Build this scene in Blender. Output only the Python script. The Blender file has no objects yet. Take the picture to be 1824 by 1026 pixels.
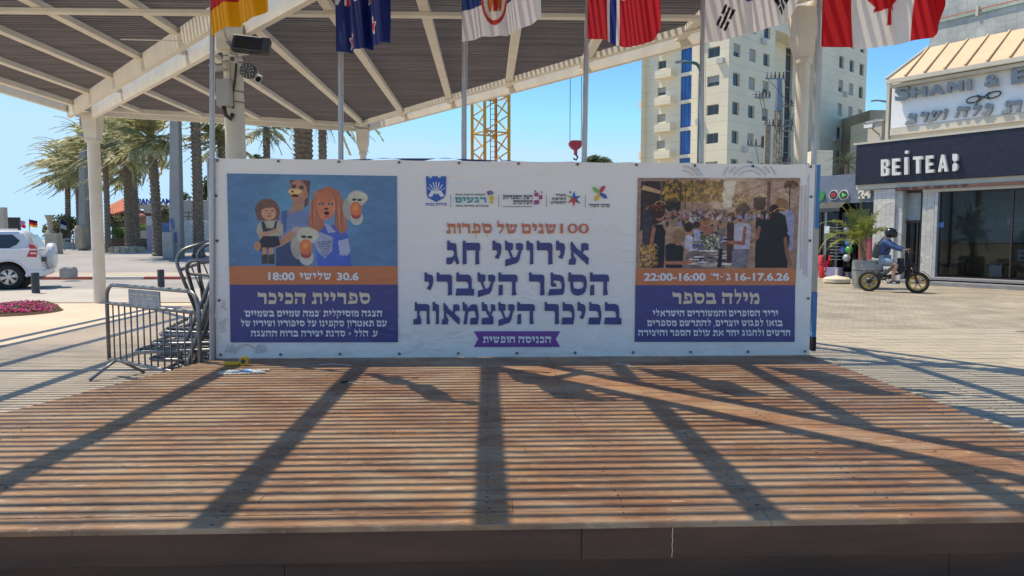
import bpy, bmesh, math, random
import numpy as np
from mathutils import Vector, Matrix
random.seed(7)
RNG = np.random.default_rng(5)
S = bpy.context.scene
# ------------------------------------------------------------------ camera, sky, sun, exposure
PITCH, YAW, FPX, CAMZ = math.radians(4.188), math.radians(1.984), 1270.0, 1.6
cd = bpy.data.cameras.new('camera'); cam = bpy.data.objects.new('camera', cd); S.collection.objects.link(cam)
cam.location = (0, 0, CAMZ); cam.rotation_euler = (math.pi/2 - PITCH, 0, -YAW)
cd.sensor_width = 36; cd.lens = FPX/1824*36; cd.clip_start = .05; cd.clip_end = 9000
S.camera = cam
W = bpy.data.worlds.new('World'); S.world = W; W.use_nodes = True
nt = W.node_tree; bg = nt.nodes['Background']; sky = nt.nodes.new('ShaderNodeTexSky')
sky.sky_type = 'NISHITA'; sky.sun_disc = False
SUNV = Vector((-.49, .25, 1)).normalized()          # towards the sun
sky.sun_elevation = math.asin(SUNV.z); sky.sun_rotation = math.atan2(SUNV.x, SUNV.y)
sky.air_density = .72; sky.dust_density = .3; sky.ozone_density = 1.6; sky.altitude = 0
tint = nt.nodes.new('ShaderNodeMixRGB'); tint.blend_type = 'MULTIPLY'; tint.inputs[0].default_value = 1; tint.inputs[2].default_value = (.84, .90, .95, 1)
nt.links.new(sky.outputs[0], tint.inputs[1]); hs = nt.nodes.new('ShaderNodeHueSaturation'); hs.inputs['Saturation'].default_value = 1.28; cap = nt.nodes.new('ShaderNodeMixRGB'); cap.blend_type = 'DARKEN'; cap.inputs[0].default_value = 1; cap.inputs[2].default_value = (1.6, 2.75, 4.3, 1)   # the phone's highlight limit: pale blue, never white
nt.links.new(tint.outputs[0], hs.inputs['Color']); nt.links.new(hs.outputs[0], cap.inputs[1]); nt.links.new(cap.outputs[0], bg.inputs[0]); bg.inputs[1].default_value = .145
sl = bpy.data.lights.new('sun', 'SUN'); sl.energy = 2.45; sl.angle = math.radians(.5); sl.color = (1, .93, .81)
so = bpy.data.objects.new('sun', sl); S.collection.objects.link(so)
so.rotation_euler = SUNV.to_track_quat('Z', 'Y').to_euler(); so.location = (0, 0, 30)
S.view_settings.view_transform = 'Standard'; S.view_settings.look = 'None'
S.view_settings.exposure = 1.06; S.view_settings.gamma = 1; S.view_settings.use_curve_mapping = False
S.view_settings.use_white_balance = True; S.view_settings.white_balance_temperature = 7900; S.view_settings.white_balance_tint = 10
S.cycles.use_denoising = True; S.cycles.max_bounces = 6; S.cycles.transparent_max_bounces = 16
S.cycles.caustics_reflective = False; S.cycles.caustics_refractive = False
# ------------------------------------------------------------------ measuring helpers (photo pixels -> place)
FW = Vector((math.sin(YAW)*math.cos(PITCH), math.cos(YAW)*math.cos(PITCH), -math.sin(PITCH)))
RT = Vector((math.cos(YAW), -math.sin(YAW), 0)); UP = RT.cross(FW)
def ray(u, v): return FW + RT*((u-912)/FPX) - UP*((v-513)/FPX)
def at(u, v, Y):
    d = ray(u, v); t = Y/d.y; return Vector((d.x*t, Y, CAMZ+d.z*t))
def gnd(u, v, z=0.0):
    d = ray(u, v); t = (z-CAMZ)/d.z; return Vector((d.x*t, d.y*t, z))
# ------------------------------------------------------------------ materials
def lin(c): return tuple(((x/255)/12.92 if x/255 <= .04045 else (((x/255)+.055)/1.055)**2.4) for x in c)
def P(m): return m.node_tree.nodes['Principled BSDF']
def mat(name, col, rough=.6, metal=0., var=.12, scale=6., bump=0., bscale=60., spec=.5, objvar=0., stretch=None, coat=0., trans=0.):
    m = bpy.data.materials.new(name); m.use_nodes = True; n = m.node_tree.nodes; L = m.node_tree.links; b = P(m)
    b.inputs['Roughness'].default_value = rough; b.inputs['Metallic'].default_value = metal
    b.inputs['Specular IOR Level'].default_value = spec; b.inputs['Coat Weight'].default_value = coat
    tc = n.new('ShaderNodeTexCoord'); vec = tc.outputs['Object']
    if stretch:
        mp = n.new('ShaderNodeMapping'); mp.inputs['Scale'].default_value = stretch; L.new(vec, mp.inputs[0]); vec = mp.outputs[0]
    nz = n.new('ShaderNodeTexNoise'); nz.inputs['Scale'].default_value = scale; nz.inputs['Detail'].default_value = 6
    L.new(vec, nz.inputs['Vector'])
    mx = n.new('ShaderNodeMixRGB'); mx.inputs[1].default_value = (*[c*(1-var) for c in col], 1); mx.inputs[2].default_value = (*[min(1, c*(1+var)) for c in col], 1)
    mr = n.new('ShaderNodeMapRange'); mr.inputs[1].default_value = .3; mr.inputs[2].default_value = .7; L.new(nz.outputs['Fac'], mr.inputs[0]); L.new(mr.outputs[0], mx.inputs[0])
    out = mx.outputs[0]
    if objvar:
        oi = n.new('ShaderNodeObjectInfo'); hs = n.new('ShaderNodeHueSaturation'); m2 = n.new('ShaderNodeMapRange')
        m2.inputs[3].default_value = 1-objvar; m2.inputs[4].default_value = 1+objvar; L.new(oi.outputs['Random'], m2.inputs[0]); L.new(m2.outputs[0], hs.inputs['Value']); L.new(out, hs.inputs['Color']); out = hs.outputs[0]
    L.new(out, b.inputs['Base Color'])
    if bump:
        nb = n.new('ShaderNodeTexNoise'); nb.inputs['Scale'].default_value = bscale; nb.inputs['Detail'].default_value = 4; L.new(vec, nb.inputs['Vector'])
        bp = n.new('ShaderNodeBump'); bp.inputs['Strength'].default_value = bump; bp.inputs['Distance'].default_value = .01; L.new(nb.outputs['Fac'], bp.inputs['Height']); L.new(bp.outputs[0], b.inputs['Normal'])
    if trans:
        tr = n.new('ShaderNodeBsdfTranslucent'); ms = n.new('ShaderNodeMixShader'); ms.inputs[0].default_value = trans
        L.new(out, tr.inputs[0]); L.new(b.outputs[0], ms.inputs[1]); L.new(tr.outputs[0], ms.inputs[2]); L.new(ms.outputs[0], n['Material Output'].inputs[0])
    return m
def paint_mat(name, rough=.5, trans=0., bump=0.):
    m = bpy.data.materials.new(name); m.use_nodes = True; n = m.node_tree.nodes; L = m.node_tree.links; b = P(m)
    b.inputs['Roughness'].default_value = rough
    a = n.new('ShaderNodeAttribute'); a.attribute_name = 'Col'; L.new(a.outputs['Color'], b.inputs['Base Color'])
    if trans:
        tr = n.new('ShaderNodeBsdfTranslucent'); ms = n.new('ShaderNodeMixShader'); ms.inputs[0].default_value = trans
        L.new(a.outputs['Color'], tr.inputs[0]); L.new(b.outputs[0], ms.inputs[1]); L.new(tr.outputs[0], ms.inputs[2]); L.new(ms.outputs[0], n['Material Output'].inputs[0])
    return m
def glass_mat(name, tint=(.5, .55, .58), refl=1.0):
    m = bpy.data.materials.new(name); m.use_nodes = True; n = m.node_tree.nodes; L = m.node_tree.links
    n.remove(P(m)); t = n.new('ShaderNodeBsdfTransparent'); t.inputs[0].default_value = (*tint, 1)
    g = n.new('ShaderNodeBsdfGlossy'); g.inputs['Roughness'].default_value = .03; g.inputs[0].default_value = (refl, refl, refl, 1)
    f = n.new('ShaderNodeFresnel'); f.inputs[0].default_value = 1.6; ms = n.new('ShaderNodeMixShader')
    L.new(f.outputs[0], ms.inputs[0]); L.new(t.outputs[0], ms.inputs[1]); L.new(g.outputs[0], ms.inputs[2]); L.new(ms.outputs[0], n['Material Output'].inputs[0])
    return m
def brick_mat(name, col, mortar, bw, bh, msize=.01, rough=.7, var=.15, stain=.25, offset=.5, bump=.3, rot=None, spec=.5, freq=2):
    m = mat(name, col, rough, var=var, scale=1.2, spec=spec); n = m.node_tree.nodes; L = m.node_tree.links; b = P(m)
    tc = n.new('ShaderNodeTexCoord'); mp = n.new('ShaderNodeMapping'); L.new(tc.outputs['Object'], mp.inputs[0])
    if rot: mp.inputs['Rotation'].default_value = rot
    br = n.new('ShaderNodeTexBrick'); br.inputs['Scale'].default_value = 1; br.inputs['Brick Width'].default_value = bw; br.inputs['Row Height'].default_value = bh
    br.inputs['Mortar Size'].default_value = msize; br.offset = offset; br.offset_frequency = freq; br.inputs['Color1'].default_value = (.86, .86, .86, 1); br.inputs['Color2'].default_value = (1.08, 1.06, 1.02, 1)
    br.inputs['Mortar'].default_value = (*[a/max(c, .01) for a, c in zip(mortar, col)], 1); L.new(mp.outputs[0], br.inputs['Vector'])
    src = b.inputs['Base Color'].links[0].from_socket
    mu = n.new('ShaderNodeMixRGB'); mu.blend_type = 'MULTIPLY'; mu.inputs[0].default_value = 1; L.new(src, mu.inputs[1]); L.new(br.outputs['Color'], mu.inputs[2])
    ns = n.new('ShaderNodeTexNoise'); ns.inputs['Scale'].default_value = .6; ns.inputs['Detail'].default_value = 8; ns.inputs['Roughness'].default_value = .65; L.new(tc.outputs['Object'], ns.inputs['Vector'])
    mr = n.new('ShaderNodeMapRange'); mr.inputs[1].default_value = .35; mr.inputs[2].default_value = .7; mr.inputs[3].default_value = 1-stain; mr.inputs[4].default_value = 1.05; L.new(ns.outputs['Fac'], mr.inputs[0])
    m3 = n.new('ShaderNodeMixRGB'); m3.blend_type = 'MULTIPLY'; m3.inputs[0].default_value = 1; L.new(mu.outputs[0], m3.inputs[1]); L.new(mr.outputs[0], m3.inputs[2]); L.new(m3.outputs[0], b.inputs['Base Color'])
    bp = n.new('ShaderNodeBump'); bp.invert = True; bp.inputs['Strength'].default_value = bump; bp.inputs['Distance'].default_value = .01; L.new(br.outputs['Fac'], bp.inputs['Height']); L.new(bp.outputs[0], b.inputs['Normal'])
    return m
# ------------------------------------------------------------------ object helpers
ORI = {}
def tag(o, label=None, cat=None, group=None, kind=None):
    if label: o['label'] = label
    if cat: o['category'] = cat
    if group: o['group'] = group
    if kind: o['kind'] = kind
    return o
def thing(name, label, cat, loc=(0, 0, 0), rotz=0., group=None, local=False):
    o = bpy.data.objects.new(name, None); S.collection.objects.link(o); o.location = loc; o.rotation_euler = (0, 0, rotz)
    o.empty_display_size = .1; ORI[o] = Vector((0, 0, 0)) if local else Vector(loc)
    return tag(o, label, cat, group)
def relabel(o, label, group=None): return tag(o, label, None, group)
def kids(o): return [c for c in bpy.data.objects if c.parent == o]
def copy_tree(o, parent=None):
    c = o.copy(); S.collection.objects.link(c); c.parent = parent; ORI[c] = ORI.get(o, Vector((0, 0, 0)))
    for ch in kids(o): copy_tree(ch, c)
    return c
class MB:
    def __init__(s): s.v = []; s.f = []; s.m = []; s.mi = 0
    def add(s, vs, fs):
        k = len(s.v); s.v += [tuple(p) for p in vs]; s.f += [tuple(k+i for i in f) for f in fs]; s.m += [s.mi]*len(fs); return s
    def box(s, x0, x1, y0, y1, z0, z1):
        return s.add([(x0, y0, z0), (x1, y0, z0), (x1, y1, z0), (x0, y1, z0), (x0, y0, z1), (x1, y0, z1), (x1, y1, z1), (x0, y1, z1)],
                     [(0, 3, 2, 1), (4, 5, 6, 7), (0, 1, 5, 4), (1, 2, 6, 5), (2, 3, 7, 6), (3, 0, 4, 7)])
    def bar(s, a, b, w, h, up=(0, 0, 1)):
        a, b = Vector(a), Vector(b); d = (b-a).normalized(); r = d.cross(Vector(up))
        r = (Vector((1, 0, 0)) if r.length < 1e-5 else r.normalized()); q = r.cross(d)
        vs = [p + r*(sx*w/2) + q*(sy*h/2) for p in (a, b) for sx, sy in ((-1, -1), (1, -1), (1, 1), (-1, 1))]
        return s.add(vs, [(0, 1, 2, 3), (7, 6, 5, 4), (0, 4, 5, 1), (1, 5, 6, 2), (2, 6, 7, 3), (3, 7, 4, 0)])
    def tube(s, pts, r, n=8, cap=True):
        pts = [Vector(p) for p in pts]; rs = r if isinstance(r, (list, tuple)) else [r]*len(pts); k = len(s.v); prev = None
        for i, p in enumerate(pts):
            d = (pts[min(i+1, len(pts)-1)]-pts[max(i-1, 0)]).normalized()
            if prev is None: a = d.orthogonal().normalized()
            else: a = (prev - d*prev.dot(d)).normalized()
            prev = a; b = d.cross(a)
            for j in range(n):
                t = 2*math.pi*j/n; s.v.append(tuple(p + (a*math.cos(t)+b*math.sin(t))*rs[i]))
        for i in range(len(pts)-1):
            for j in range(n):
                s.f.append((k+i*n+j, k+i*n+(j+1) % n, k+(i+1)*n+(j+1) % n, k+(i+1)*n+j)); s.m.append(s.mi)
        if cap:
            s.f.append(tuple(k+j for j in reversed(range(n)))); s.f.append(tuple(k+(len(pts)-1)*n+j for j in range(n))); s.m += [s.mi]*2
        return s
    def cyl(s, a, b, r, r2=None, n=16): return s.tube([a, b], [r, r if r2 is None else r2], n)
    def prism(s, pts, axis, a, b):
        """2D outline swept along an axis: axis 'y' takes (x,z) points, 'x' takes (y,z), 'z' takes (x,y)"""
        g = {'y': lambda p, t: (p[0], t, p[1]), 'x': lambda p, t: (t, p[0], p[1]), 'z': lambda p, t: (p[0], p[1], t)}[axis]; n = len(pts)
        return s.add([g(p, a) for p in pts]+[g(p, b) for p in pts], [tuple(range(n)), tuple(range(2*n-1, n-1, -1))]+[(i, n+i, n+(i+1) % n, (i+1) % n) for i in range(n)])
    def sph(s, c, r, n=12, m=8, sc=(1, 1, 1)):
        c = Vector(c); k = len(s.v)
        for i in range(m+1):
            ph = math.pi*i/m
            for j in range(n):
                t = 2*math.pi*j/n; s.v.append((c.x+r*sc[0]*math.sin(ph)*math.cos(t), c.y+r*sc[1]*math.sin(ph)*math.sin(t), c.z+r*sc[2]*math.cos(ph)))
        for i in range(m):
            for j in range(n):
                s.f.append((k+i*n+j, k+(i+1)*n+j, k+(i+1)*n+(j+1) % n, k+i*n+(j+1) % n)); s.m.append(s.mi)
        return s
    def torus(s, c, R, r, axis='y', n=28, m=8, sq=1.):
        k = len(s.v); c = Vector(c)
        for i in range(n):
            t = 2*math.pi*i/n
            for j in range(m):
                p = 2*math.pi*j/m; rr = R+r*math.cos(p); h = r*math.sin(p)*sq
                q = {'y': (rr*math.cos(t), h, rr*math.sin(t)), 'x': (h, rr*math.cos(t), rr*math.sin(t)), 'z': (rr*math.cos(t), rr*math.sin(t), h)}[axis]
                s.v.append(tuple(c+Vector(q)))
        for i in range(n):
            for j in range(m):
                s.f.append((k+i*m+j, k+((i+1) % n)*m+j, k+((i+1) % n)*m+(j+1) % m, k+i*m+(j+1) % m)); s.m.append(s.mi)
        return s
    def lathe(s, c, prof, n=20):
        k = len(s.v); c = Vector(c)
        for r, z in prof:
            for j in range(n):
                t = 2*math.pi*j/n; s.v.append((c.x+r*math.cos(t), c.y+r*math.sin(t), c.z+z))
        for i in range(len(prof)-1):
            for j in range(n):
                s.f.append((k+i*n+j, k+i*n+(j+1) % n, k+(i+1)*n+(j+1) % n, k+(i+1)*n+j)); s.m.append(s.mi)
        s.f.append(tuple(k+j for j in reversed(range(n)))); s.f.append(tuple(k+(len(prof)-1)*n+j for j in range(n))); s.m += [s.mi]*2
        return s
    def frame(s, O, E, N):
        """map what was built in (s, d, z) of a wall plane to the place"""
        O, E, N = Vector(O), Vector(E), Vector(N); s.v = [tuple(O+E*x+N*y+Vector((0, 0, z))) for x, y, z in s.v]; return s
    def xf(s, M): s.v = [tuple(M @ Vector(p)) for p in s.v]; return s
    def build(s, name, m, parent=None, loc=None, smooth=False, bevel=0., fix=True):
        o0 = ORI.get(parent, Vector((0, 0, 0))) if parent else Vector(loc or (0, 0, 0))
        me = bpy.data.meshes.new(name); me.from_pydata([(x-o0.x, y-o0.y, z-o0.z) for x, y, z in s.v], [], s.f)
        for q in (m if isinstance(m, (list, tuple)) else [m]): me.materials.append(q)
        me.polygons.foreach_set('material_index', s.m)
        if fix and len(s.f) < 60000:
            b = bmesh.new(); b.from_mesh(me); bmesh.ops.recalc_face_normals(b, faces=b.faces); b.to_mesh(me); b.free()
        if smooth: me.polygons.foreach_set('use_smooth', [True]*len(me.polygons))
        me.update(); o = bpy.data.objects.new(name, me); S.collection.objects.link(o)
        if parent: o.parent = parent
        else: o.location = o0
        ORI[o] = o0
        if smooth == 'auto' or bevel:
            if bevel:
                md = o.modifiers.new('bevel', 'BEVEL'); md.width = bevel; md.segments = 2; md.limit_method = 'ANGLE'; md.angle_limit = .6
        if smooth == 'auto':
            try: me.set_sharp_from_angle(angle=math.radians(38))
            except Exception: pass
        return o
def grid_mesh(name, fn, nx, ny, col=None, m=None, parent=None, loc=None, smooth=True):
    """surface fn(s,t)->xyz sampled on a grid, optional colour function/array per vertex"""
    s = np.linspace(0, 1, nx); t = np.linspace(0, 1, ny); SS, TT = np.meshgrid(s, t); XYZ = np.stack(fn(SS, TT), -1).reshape(-1, 3)
    o0 = ORI.get(parent, Vector((0, 0, 0))) if parent else Vector(loc or (0, 0, 0)); XYZ = XYZ - np.array(o0)
    i = np.arange((nx-1)*(ny-1)); r = i//(nx-1); c = i % (nx-1); a = r*nx+c
    F = np.stack([a, a+1, a+nx+1, a+nx], -1)
    me = bpy.data.meshes.new(name); me.vertices.add(nx*ny); me.vertices.foreach_set('co', XYZ.astype(np.float32).ravel())
    me.loops.add(F.size); me.loops.foreach_set('vertex_index', F.astype(np.int32).ravel()); me.polygons.add(len(F))
    me.polygons.foreach_set('loop_start', (np.arange(len(F))*4).astype(np.int32)); me.polygons.foreach_set('loop_total', np.full(len(F), 4, np.int32)); me.update(calc_edges=True); me.validate()
    if smooth: me.polygons.foreach_set('use_smooth', [True]*len(F))
    if col is not None:
        ca = me.color_attributes.new('Col', 'FLOAT_COLOR', 'POINT'); C4 = np.ones((nx*ny, 4), np.float32); C4[:, :3] = col(SS, TT).reshape(-1, 3); ca.data.foreach_set('color', C4.ravel())
    me.materials.append(m); o = bpy.data.objects.new(name, me); S.collection.objects.link(o); o.parent = parent
    if not parent: o.location = o0
    ORI[o] = o0; return o
# ------------------------------------------------------------------ lettering
HE = {
'ר': (74, [[(0,110),(12,110),(14,100),(60,100),(70,96),(73,85),(72,40),(74,3),(53,0),(54,50),(52,62),(46,66),(1,66)]]),
'ד': (80, [[(0,110),(12,110),(14,100),(80,100),(78,66),(70,66),(69,40),(71,3),(53,0),(54,66),(0,66)]]),
'ה': (90, [[(0,110),(12,110),(14,100),(78,100),(87,96),(90,85),(90,66),(81,66),(80,40),(84,3),(63,0),(64,66),(0,66)], [(2,48),(20,53),(20,3),(0,0)]]),
'ח': (82, [[(0,110),(12,110),(14,100),(72,100),(80,94),(81,66),(76,66),(75,40),(77,3),(58,0),(59,66),(17,66),(19,4),(0,0)]]),
'י': (42, [[(0,110),(12,110),(15,101),(32,99),(40,90),(42,75),(38,50),(28,25),(10,33),(20,48),(22,58),(18,66),(0,66)]]),
'ו': (32, [[(0,110),(12,110),(14,101),(26,99),(32,92),(32,50),(32,3),(16,0),(17,60),(14,66),(0,66)]]),
'ן': (32, [[(0,110),(12,110),(14,101),(26,99),(32,92),(32,50),(32,-32),(16,-36),(17,60),(14,66),(0,66)]]),
'ז': (38, [[(2,110),(34,100),(36,80),(24,66),(28,3),(12,0),(14,66),(2,72)]]),
'ג': (60, [[(4,110),(16,110),(18,100),(38,99),(46,92),(47,70),(50,40),(60,6),(48,0),(37,24),(30,10),(20,1),(0,2),(0,32),(24,34),(32,40),(35,50),(35,60),(28,66),(4,66)]]),
'ב': (88, [[(4,110),(16,110),(18,100),(58,100),(70,94),(76,80),(77,33),(88,31),(87,0),(0,0),(5,34),(60,34),(61,50),(56,62),(48,66),(4,66)]]),
'כ': (68, [[(5,110),(15,110),(17,101),(50,99),(60,90),(66,60),(67,40),(60,2),(58,0),(0,0),(4,34),(52,34),(54,40),(50,60),(40,66),(5,66)]]),
'ס': (86, [[(0,110),(12,110),(14,100),(44,100),(44,66),(26,66),(23,62),(23,45),(28,35),(44,31),(44,-1),(24,4),(12,20),(8,45),(9,66),(0,66)], [(44,100),(65,99),(80,90),(86,70),(86,45),(80,20),(66,5),(44,-1),(44,31),(60,33),(70,42),(71,55),(68,63),(58,66),(44,66)]]),
'ם': (80, [[(0,110),(12,110),(14,100),(45,100),(45,68),(24,68),(24,30),(45,30),(45,0),(6,0),(8,68),(0,68)], [(45,100),(66,99),(76,90),(80,60),(78,0),(45,0),(45,30),(62,30),(62,62),(58,68),(45,68)]]),
'פ': (82, [[(13,110),(24,110),(26,102),(60,98),(74,88),(80,50),(78,20),(70,4),(0,0),(8,31),(62,32),(66,40),(62,62),(54,70),(27,72),(27,60),(38,58),(42,42),(20,42),(14,50)]]),
'ע': (84, [[(0,110),(10,110),(13,101),(32,100),(38,94),(37,72),(34,67),(26,66),(38,33),(50,35),(55,42),(64,66),(52,68),(50,98),(72,100),(84,92),(83,68),(77,66),(66,22),(56,8),(2,-8),(2,23),(28,30),(13,66),(2,66)]]),
'א': (94, [[(10,104),(16,106),(38,76),(62,56),(94,30),(91,0),(86,0),(24,58),(10,68)], [(60,98),(84,99),(92,92),(93,66),(72,66),(66,53),(58,60)], [(14,66),(24,58),(24,44),(36,22),(32,0),(0,0),(4,24),(14,30),(12,45)]]),
'צ': (72, [[(1,110),(11,110),(13,101),(26,99),(30,92),(32,70),(60,36),(62,25),(59,0),(0,0),(3,32),(38,34),(20,66),(2,66)], [(46,99),(64,99),(70,92),(72,66),(60,66),(50,49),(43,58),(49,68)]]),
'מ': (84, [[(0,110),(10,110),(12,101),(22,98),(26,88),(26,74),(42,96),(58,100),(74,96),(80,70),(84,40),(77,0),(38,0),(42,32),(70,34),(64,60),(58,66),(34,64),(28,55),(22,2),(4,0),(14,64),(2,66)]]),
'ת': (86, [[(8,110),(18,110),(20,100),(70,100),(80,95),(83,85),(82,40),(86,3),(68,0),(69,60),(66,66),(8,66)], [(20,66),(34,66),(31,50),(42,22),(38,0),(0,0),(2,26),(16,28),(20,36)]]),
'ש': (92, [[(0,110),(10,110),(12,101),(26,99),(28,70),(18,66),(26,34),(60,36),(72,66),(64,68),(63,98),(84,99),(92,92),(90,68),(84,66),(72,14),(62,2),(18,0),(6,66),(0,66)], [(35,98),(52,99),(56,92),(55,70),(48,64),(37,37),(29,37),(38,64),(35,68)]]),
'ל': (62, [[(4,138),(14,138),(16,100),(52,100),(60,94),(58,60),(30,0),(14,4),(42,50),(44,62),(40,67),(4,67)]]),
'נ': (46, [[(4,110),(14,110),(16,101),(34,99),(40,90),(38,50),(46,2),(44,0),(0,0),(3,30),(26,32),(26,60),(22,66),(4,66)]]),
'ט': (84, [[(0,92),(12,108),(24,96),(22,30),(42,28),(62,30),(66,60),(60,70),(44,64),(40,88),(60,100),(78,92),(86,60),(80,15),(66,0),(14,0),(6,20),(4,60)]]),
'ק': (82, [[(0,110),(12,110),(14,100),(66,100),(78,92),(80,70),(60,10),(46,14),(62,60),(58,66),(0,66)], [(4,48),(20,52),(20,-30),(4,-36)]]),
"'": (16, [[(2,110),(14,110),(10,76),(4,76)]]), ',': (18, [[(4,14),(16,14),(12,-20),(4,-14)]]), '.': (18, [[(2,16),(16,16),(16,0),(2,0)]]),
'-': (40, [[(2,60),(38,60),(38,46),(2,46)]]), '+': (60, [[(24,80),(36,80),(36,57),(58,57),(58,45),(36,45),(36,20),(24,20),(24,45),(2,45),(2,57),(24,57)]]),
}
HE_IDX = []
def he_polys(s, x0, x1, z0, cap, space=36, gap=13, slant=0.):
    """Hebrew line fitted between x0 and x1 on baseline z0 -> list of polygons"""
    s = s[::-1]; adv = sum((space if c == ' ' else HE[c][0]+gap) for c in s)-gap; kx = (x1-x0)/adv; kz = cap/100; x = 0; out = []; HE_IDX.clear()
    for ci, c in enumerate(s):
        if c == ' ': x += space; continue
        for pl in HE[c][1]: HE_IDX.append(ci); out.append([(x0+(x+a)*kx+slant*b*kz, z0+b*kz) for a, b in pl])
        x += HE[c][0]+gap
    return out
def font_mesh(s, off=0.):
    c = bpy.data.curves.new('t', 'FONT'); c.body = s; c.offset = off; c.resolution_u = 3; o = bpy.data.objects.new('t', c); S.collection.objects.link(o)
    d = bpy.context.evaluated_depsgraph_get(); e = o.evaluated_get(d); m = e.to_mesh(); V = [tuple(v.co) for v in m.vertices]; F = [tuple(p.vertices) for p in m.polygons]
    e.to_mesh_clear(); bpy.data.objects.remove(o); bpy.data.curves.remove(c)
    xs = [v[0] for v in V]; ys = [v[1] for v in V]; a, b, c_, d_ = min(xs), max(xs), min(ys), max(ys)
    return [((v[0]-a)/(b-a), (v[1]-c_)/(d_-c_)) for v in V], F
def font_into(mb, s, x0, x1, z0, z1, place, off=.02):
    V, F = font_mesh(s, off); mb.add([place(x0+(x1-x0)*x, z0+(z1-z0)*y) for x, y in V], F); return mb
def extr(mb, poly, place, d):
    """solid letter: outline raised by d from a wall plane through place(x,z,depth)"""
    n = len(poly); return mb.add([place(x, z, 0) for x, z in poly]+[place(x, z, d) for x, z in poly], [tuple(range(n)), tuple(range(2*n-1, n-1, -1))]+[(i, n+i, n+(i+1) % n, (i+1) % n) for i in range(n)])
# ================================================================== THE GROUND
def g_sheet(name, x0, x1, y0, y1, m, lift, step=2.):
    """ground sheet that follows the gentle rise of the far lot"""
    nx = max(2, int((x1-x0)/step)+1); ny = max(2, int((y1-y0)/step)+1)
    o = grid_mesh(name, lambda s, t: (x0+s*(x1-x0), y0+t*(y1-y0), gz(x0+s*(x1-x0), y0+t*(y1-y0))+lift), nx, ny, None, m, smooth=True); o['kind'] = 'structure'; return o
def gz(x, y):
    a = np.clip((np.asarray(y, float)-26.5)/12, 0, 1); b = np.clip((4-np.asarray(x, float))/6, 0, 1); return .6*a*a*(3-2*a)*b
M = {}
M['earth'] = mat('pale_ground', (.42, .37, .30), .9, scale=.5)
M['concrete'] = mat('beige_concrete', (.60, .49, .38), .8, var=.1, scale=.7, bump=.2, bscale=40)
M['pavement'] = mat('grey_pavement', (.44, .41, .37), .85, var=.1, scale=.6, bump=.2, bscale=50)
M['asphalt'] = mat('sun_bleached_asphalt', (.31, .30, .29), .85, var=.14, scale=.45, bump=.3, bscale=90)
M['paver_l'] = brick_mat('small_grey_pavers', (.52, .45, .37), (.34, .29, .25), .6, .3, .004, var=.12)
M['paver_r'] = brick_mat('worn_stone_pavers', (.38, .34, .27), (.24, .21, .165), .24, .16, .006, rot=(0, 0, .5), var=.13)
M['sea'] = mat('sea_water', (.05, .13, .2), .2, scale=.05, bump=.3, bscale=2)
M['kerb_w'] = mat('kerb_white', (.62, .60, .56), .8); M['kerb_r'] = mat('kerb_red', (.45, .12, .10), .7)
g_sheet('ground', -260, 260, -30, 170, M['earth'], 0, 4)
o = MB().add([(-3000, 165, -8), (3000, 165, -8), (3000, 8000, -8), (-3000, 8000, -8)], [(0, 1, 2, 3)]).build('sea', M['sea']); o['kind'] = 'structure'
g_sheet('asphalt_lot', -90, 2.9, 26.6, 95, M['asphalt'], .006)
g_sheet('road', -60, 2.9, 21.6, 26.4, M['asphalt'], .006)
g_sheet('pavement', -60, 2.9, 17.2, 21.6, M['pavement'], .02)
g_sheet('beige_plaza', -60, 2.9, 10.6, 17.2, M['concrete'], .006)
g_sheet('paved_plaza', -60, 3.2, 2.7, 10.6, M['paver_l'], .01)
g_sheet('added_bounce_sheet', -60, 60, -29, 2.7, mat('pale_bounce_surface', (.66, .58, .47), .8, var=.06, scale=1), .02)  # unseen pale ground sheet, added to bounce sunlight up onto the banner
g_sheet('stone_plaza', 3.2, 60, 2.7, 60, M['paver_r'], .006)
kb = thing('kerb', 'red and white painted kerb along the far side of the road', 'kerb', (-20, 26.5, 0))
for i, x in enumerate(np.arange(-32, 2.5, 1.5)):
    MB().box(x, x+1.48, 26.38, 26.62, 0, .11).build('kerbstone', M['kerb_r' if i % 4 == 1 or -19 < x < -15.4 else 'kerb_w'], kb)
# stone pavers beside the stage, each its own stone
M['stone'] = mat('single_stone_paver', (.38, .34, .27), .8, var=.14, scale=5, objvar=.06, bump=.3, bscale=70)
st = thing('paving_field', 'worn stone pavers set in staggered rows beside the stage', 'paving', (4, 8, 0)); st['kind'] = 'structure'
pm = None; n = 0; rowi = 0
Yr = 5.2
while Yr < 11.6 and n < 298:
    x = 3.5 + (rowi % 2)*.23
    xm = 3.5 + (Yr-4.2)*.95 + .6
    while x < min(xm, 8.6) and n < 298:
        if pm is None:
            o = MB().prism([(0, 0), (.44, 0), (.44, .0), (.44, .27), (0, .27)], 'z', 0, .018).build('paver', M['stone'], st, bevel=.004); ORI[o] = Vector((0, 0, 0)); pm = o.data; q = o
        else:
            q = o.copy(); S.collection.objects.link(q); q.parent = st
        q.location = Vector((x+random.uniform(-.004, .004), Yr, random.uniform(0, .004))) - Vector((4, 8, 0)) + (Vector((4, 8, 0)) if False else Vector((0, 0, 0)))
        q.data = pm; n += 1; x += .455
    Yr += .285; rowi += 1
pm.transform(Matrix.Translation((4, 8, 0)))
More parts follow.
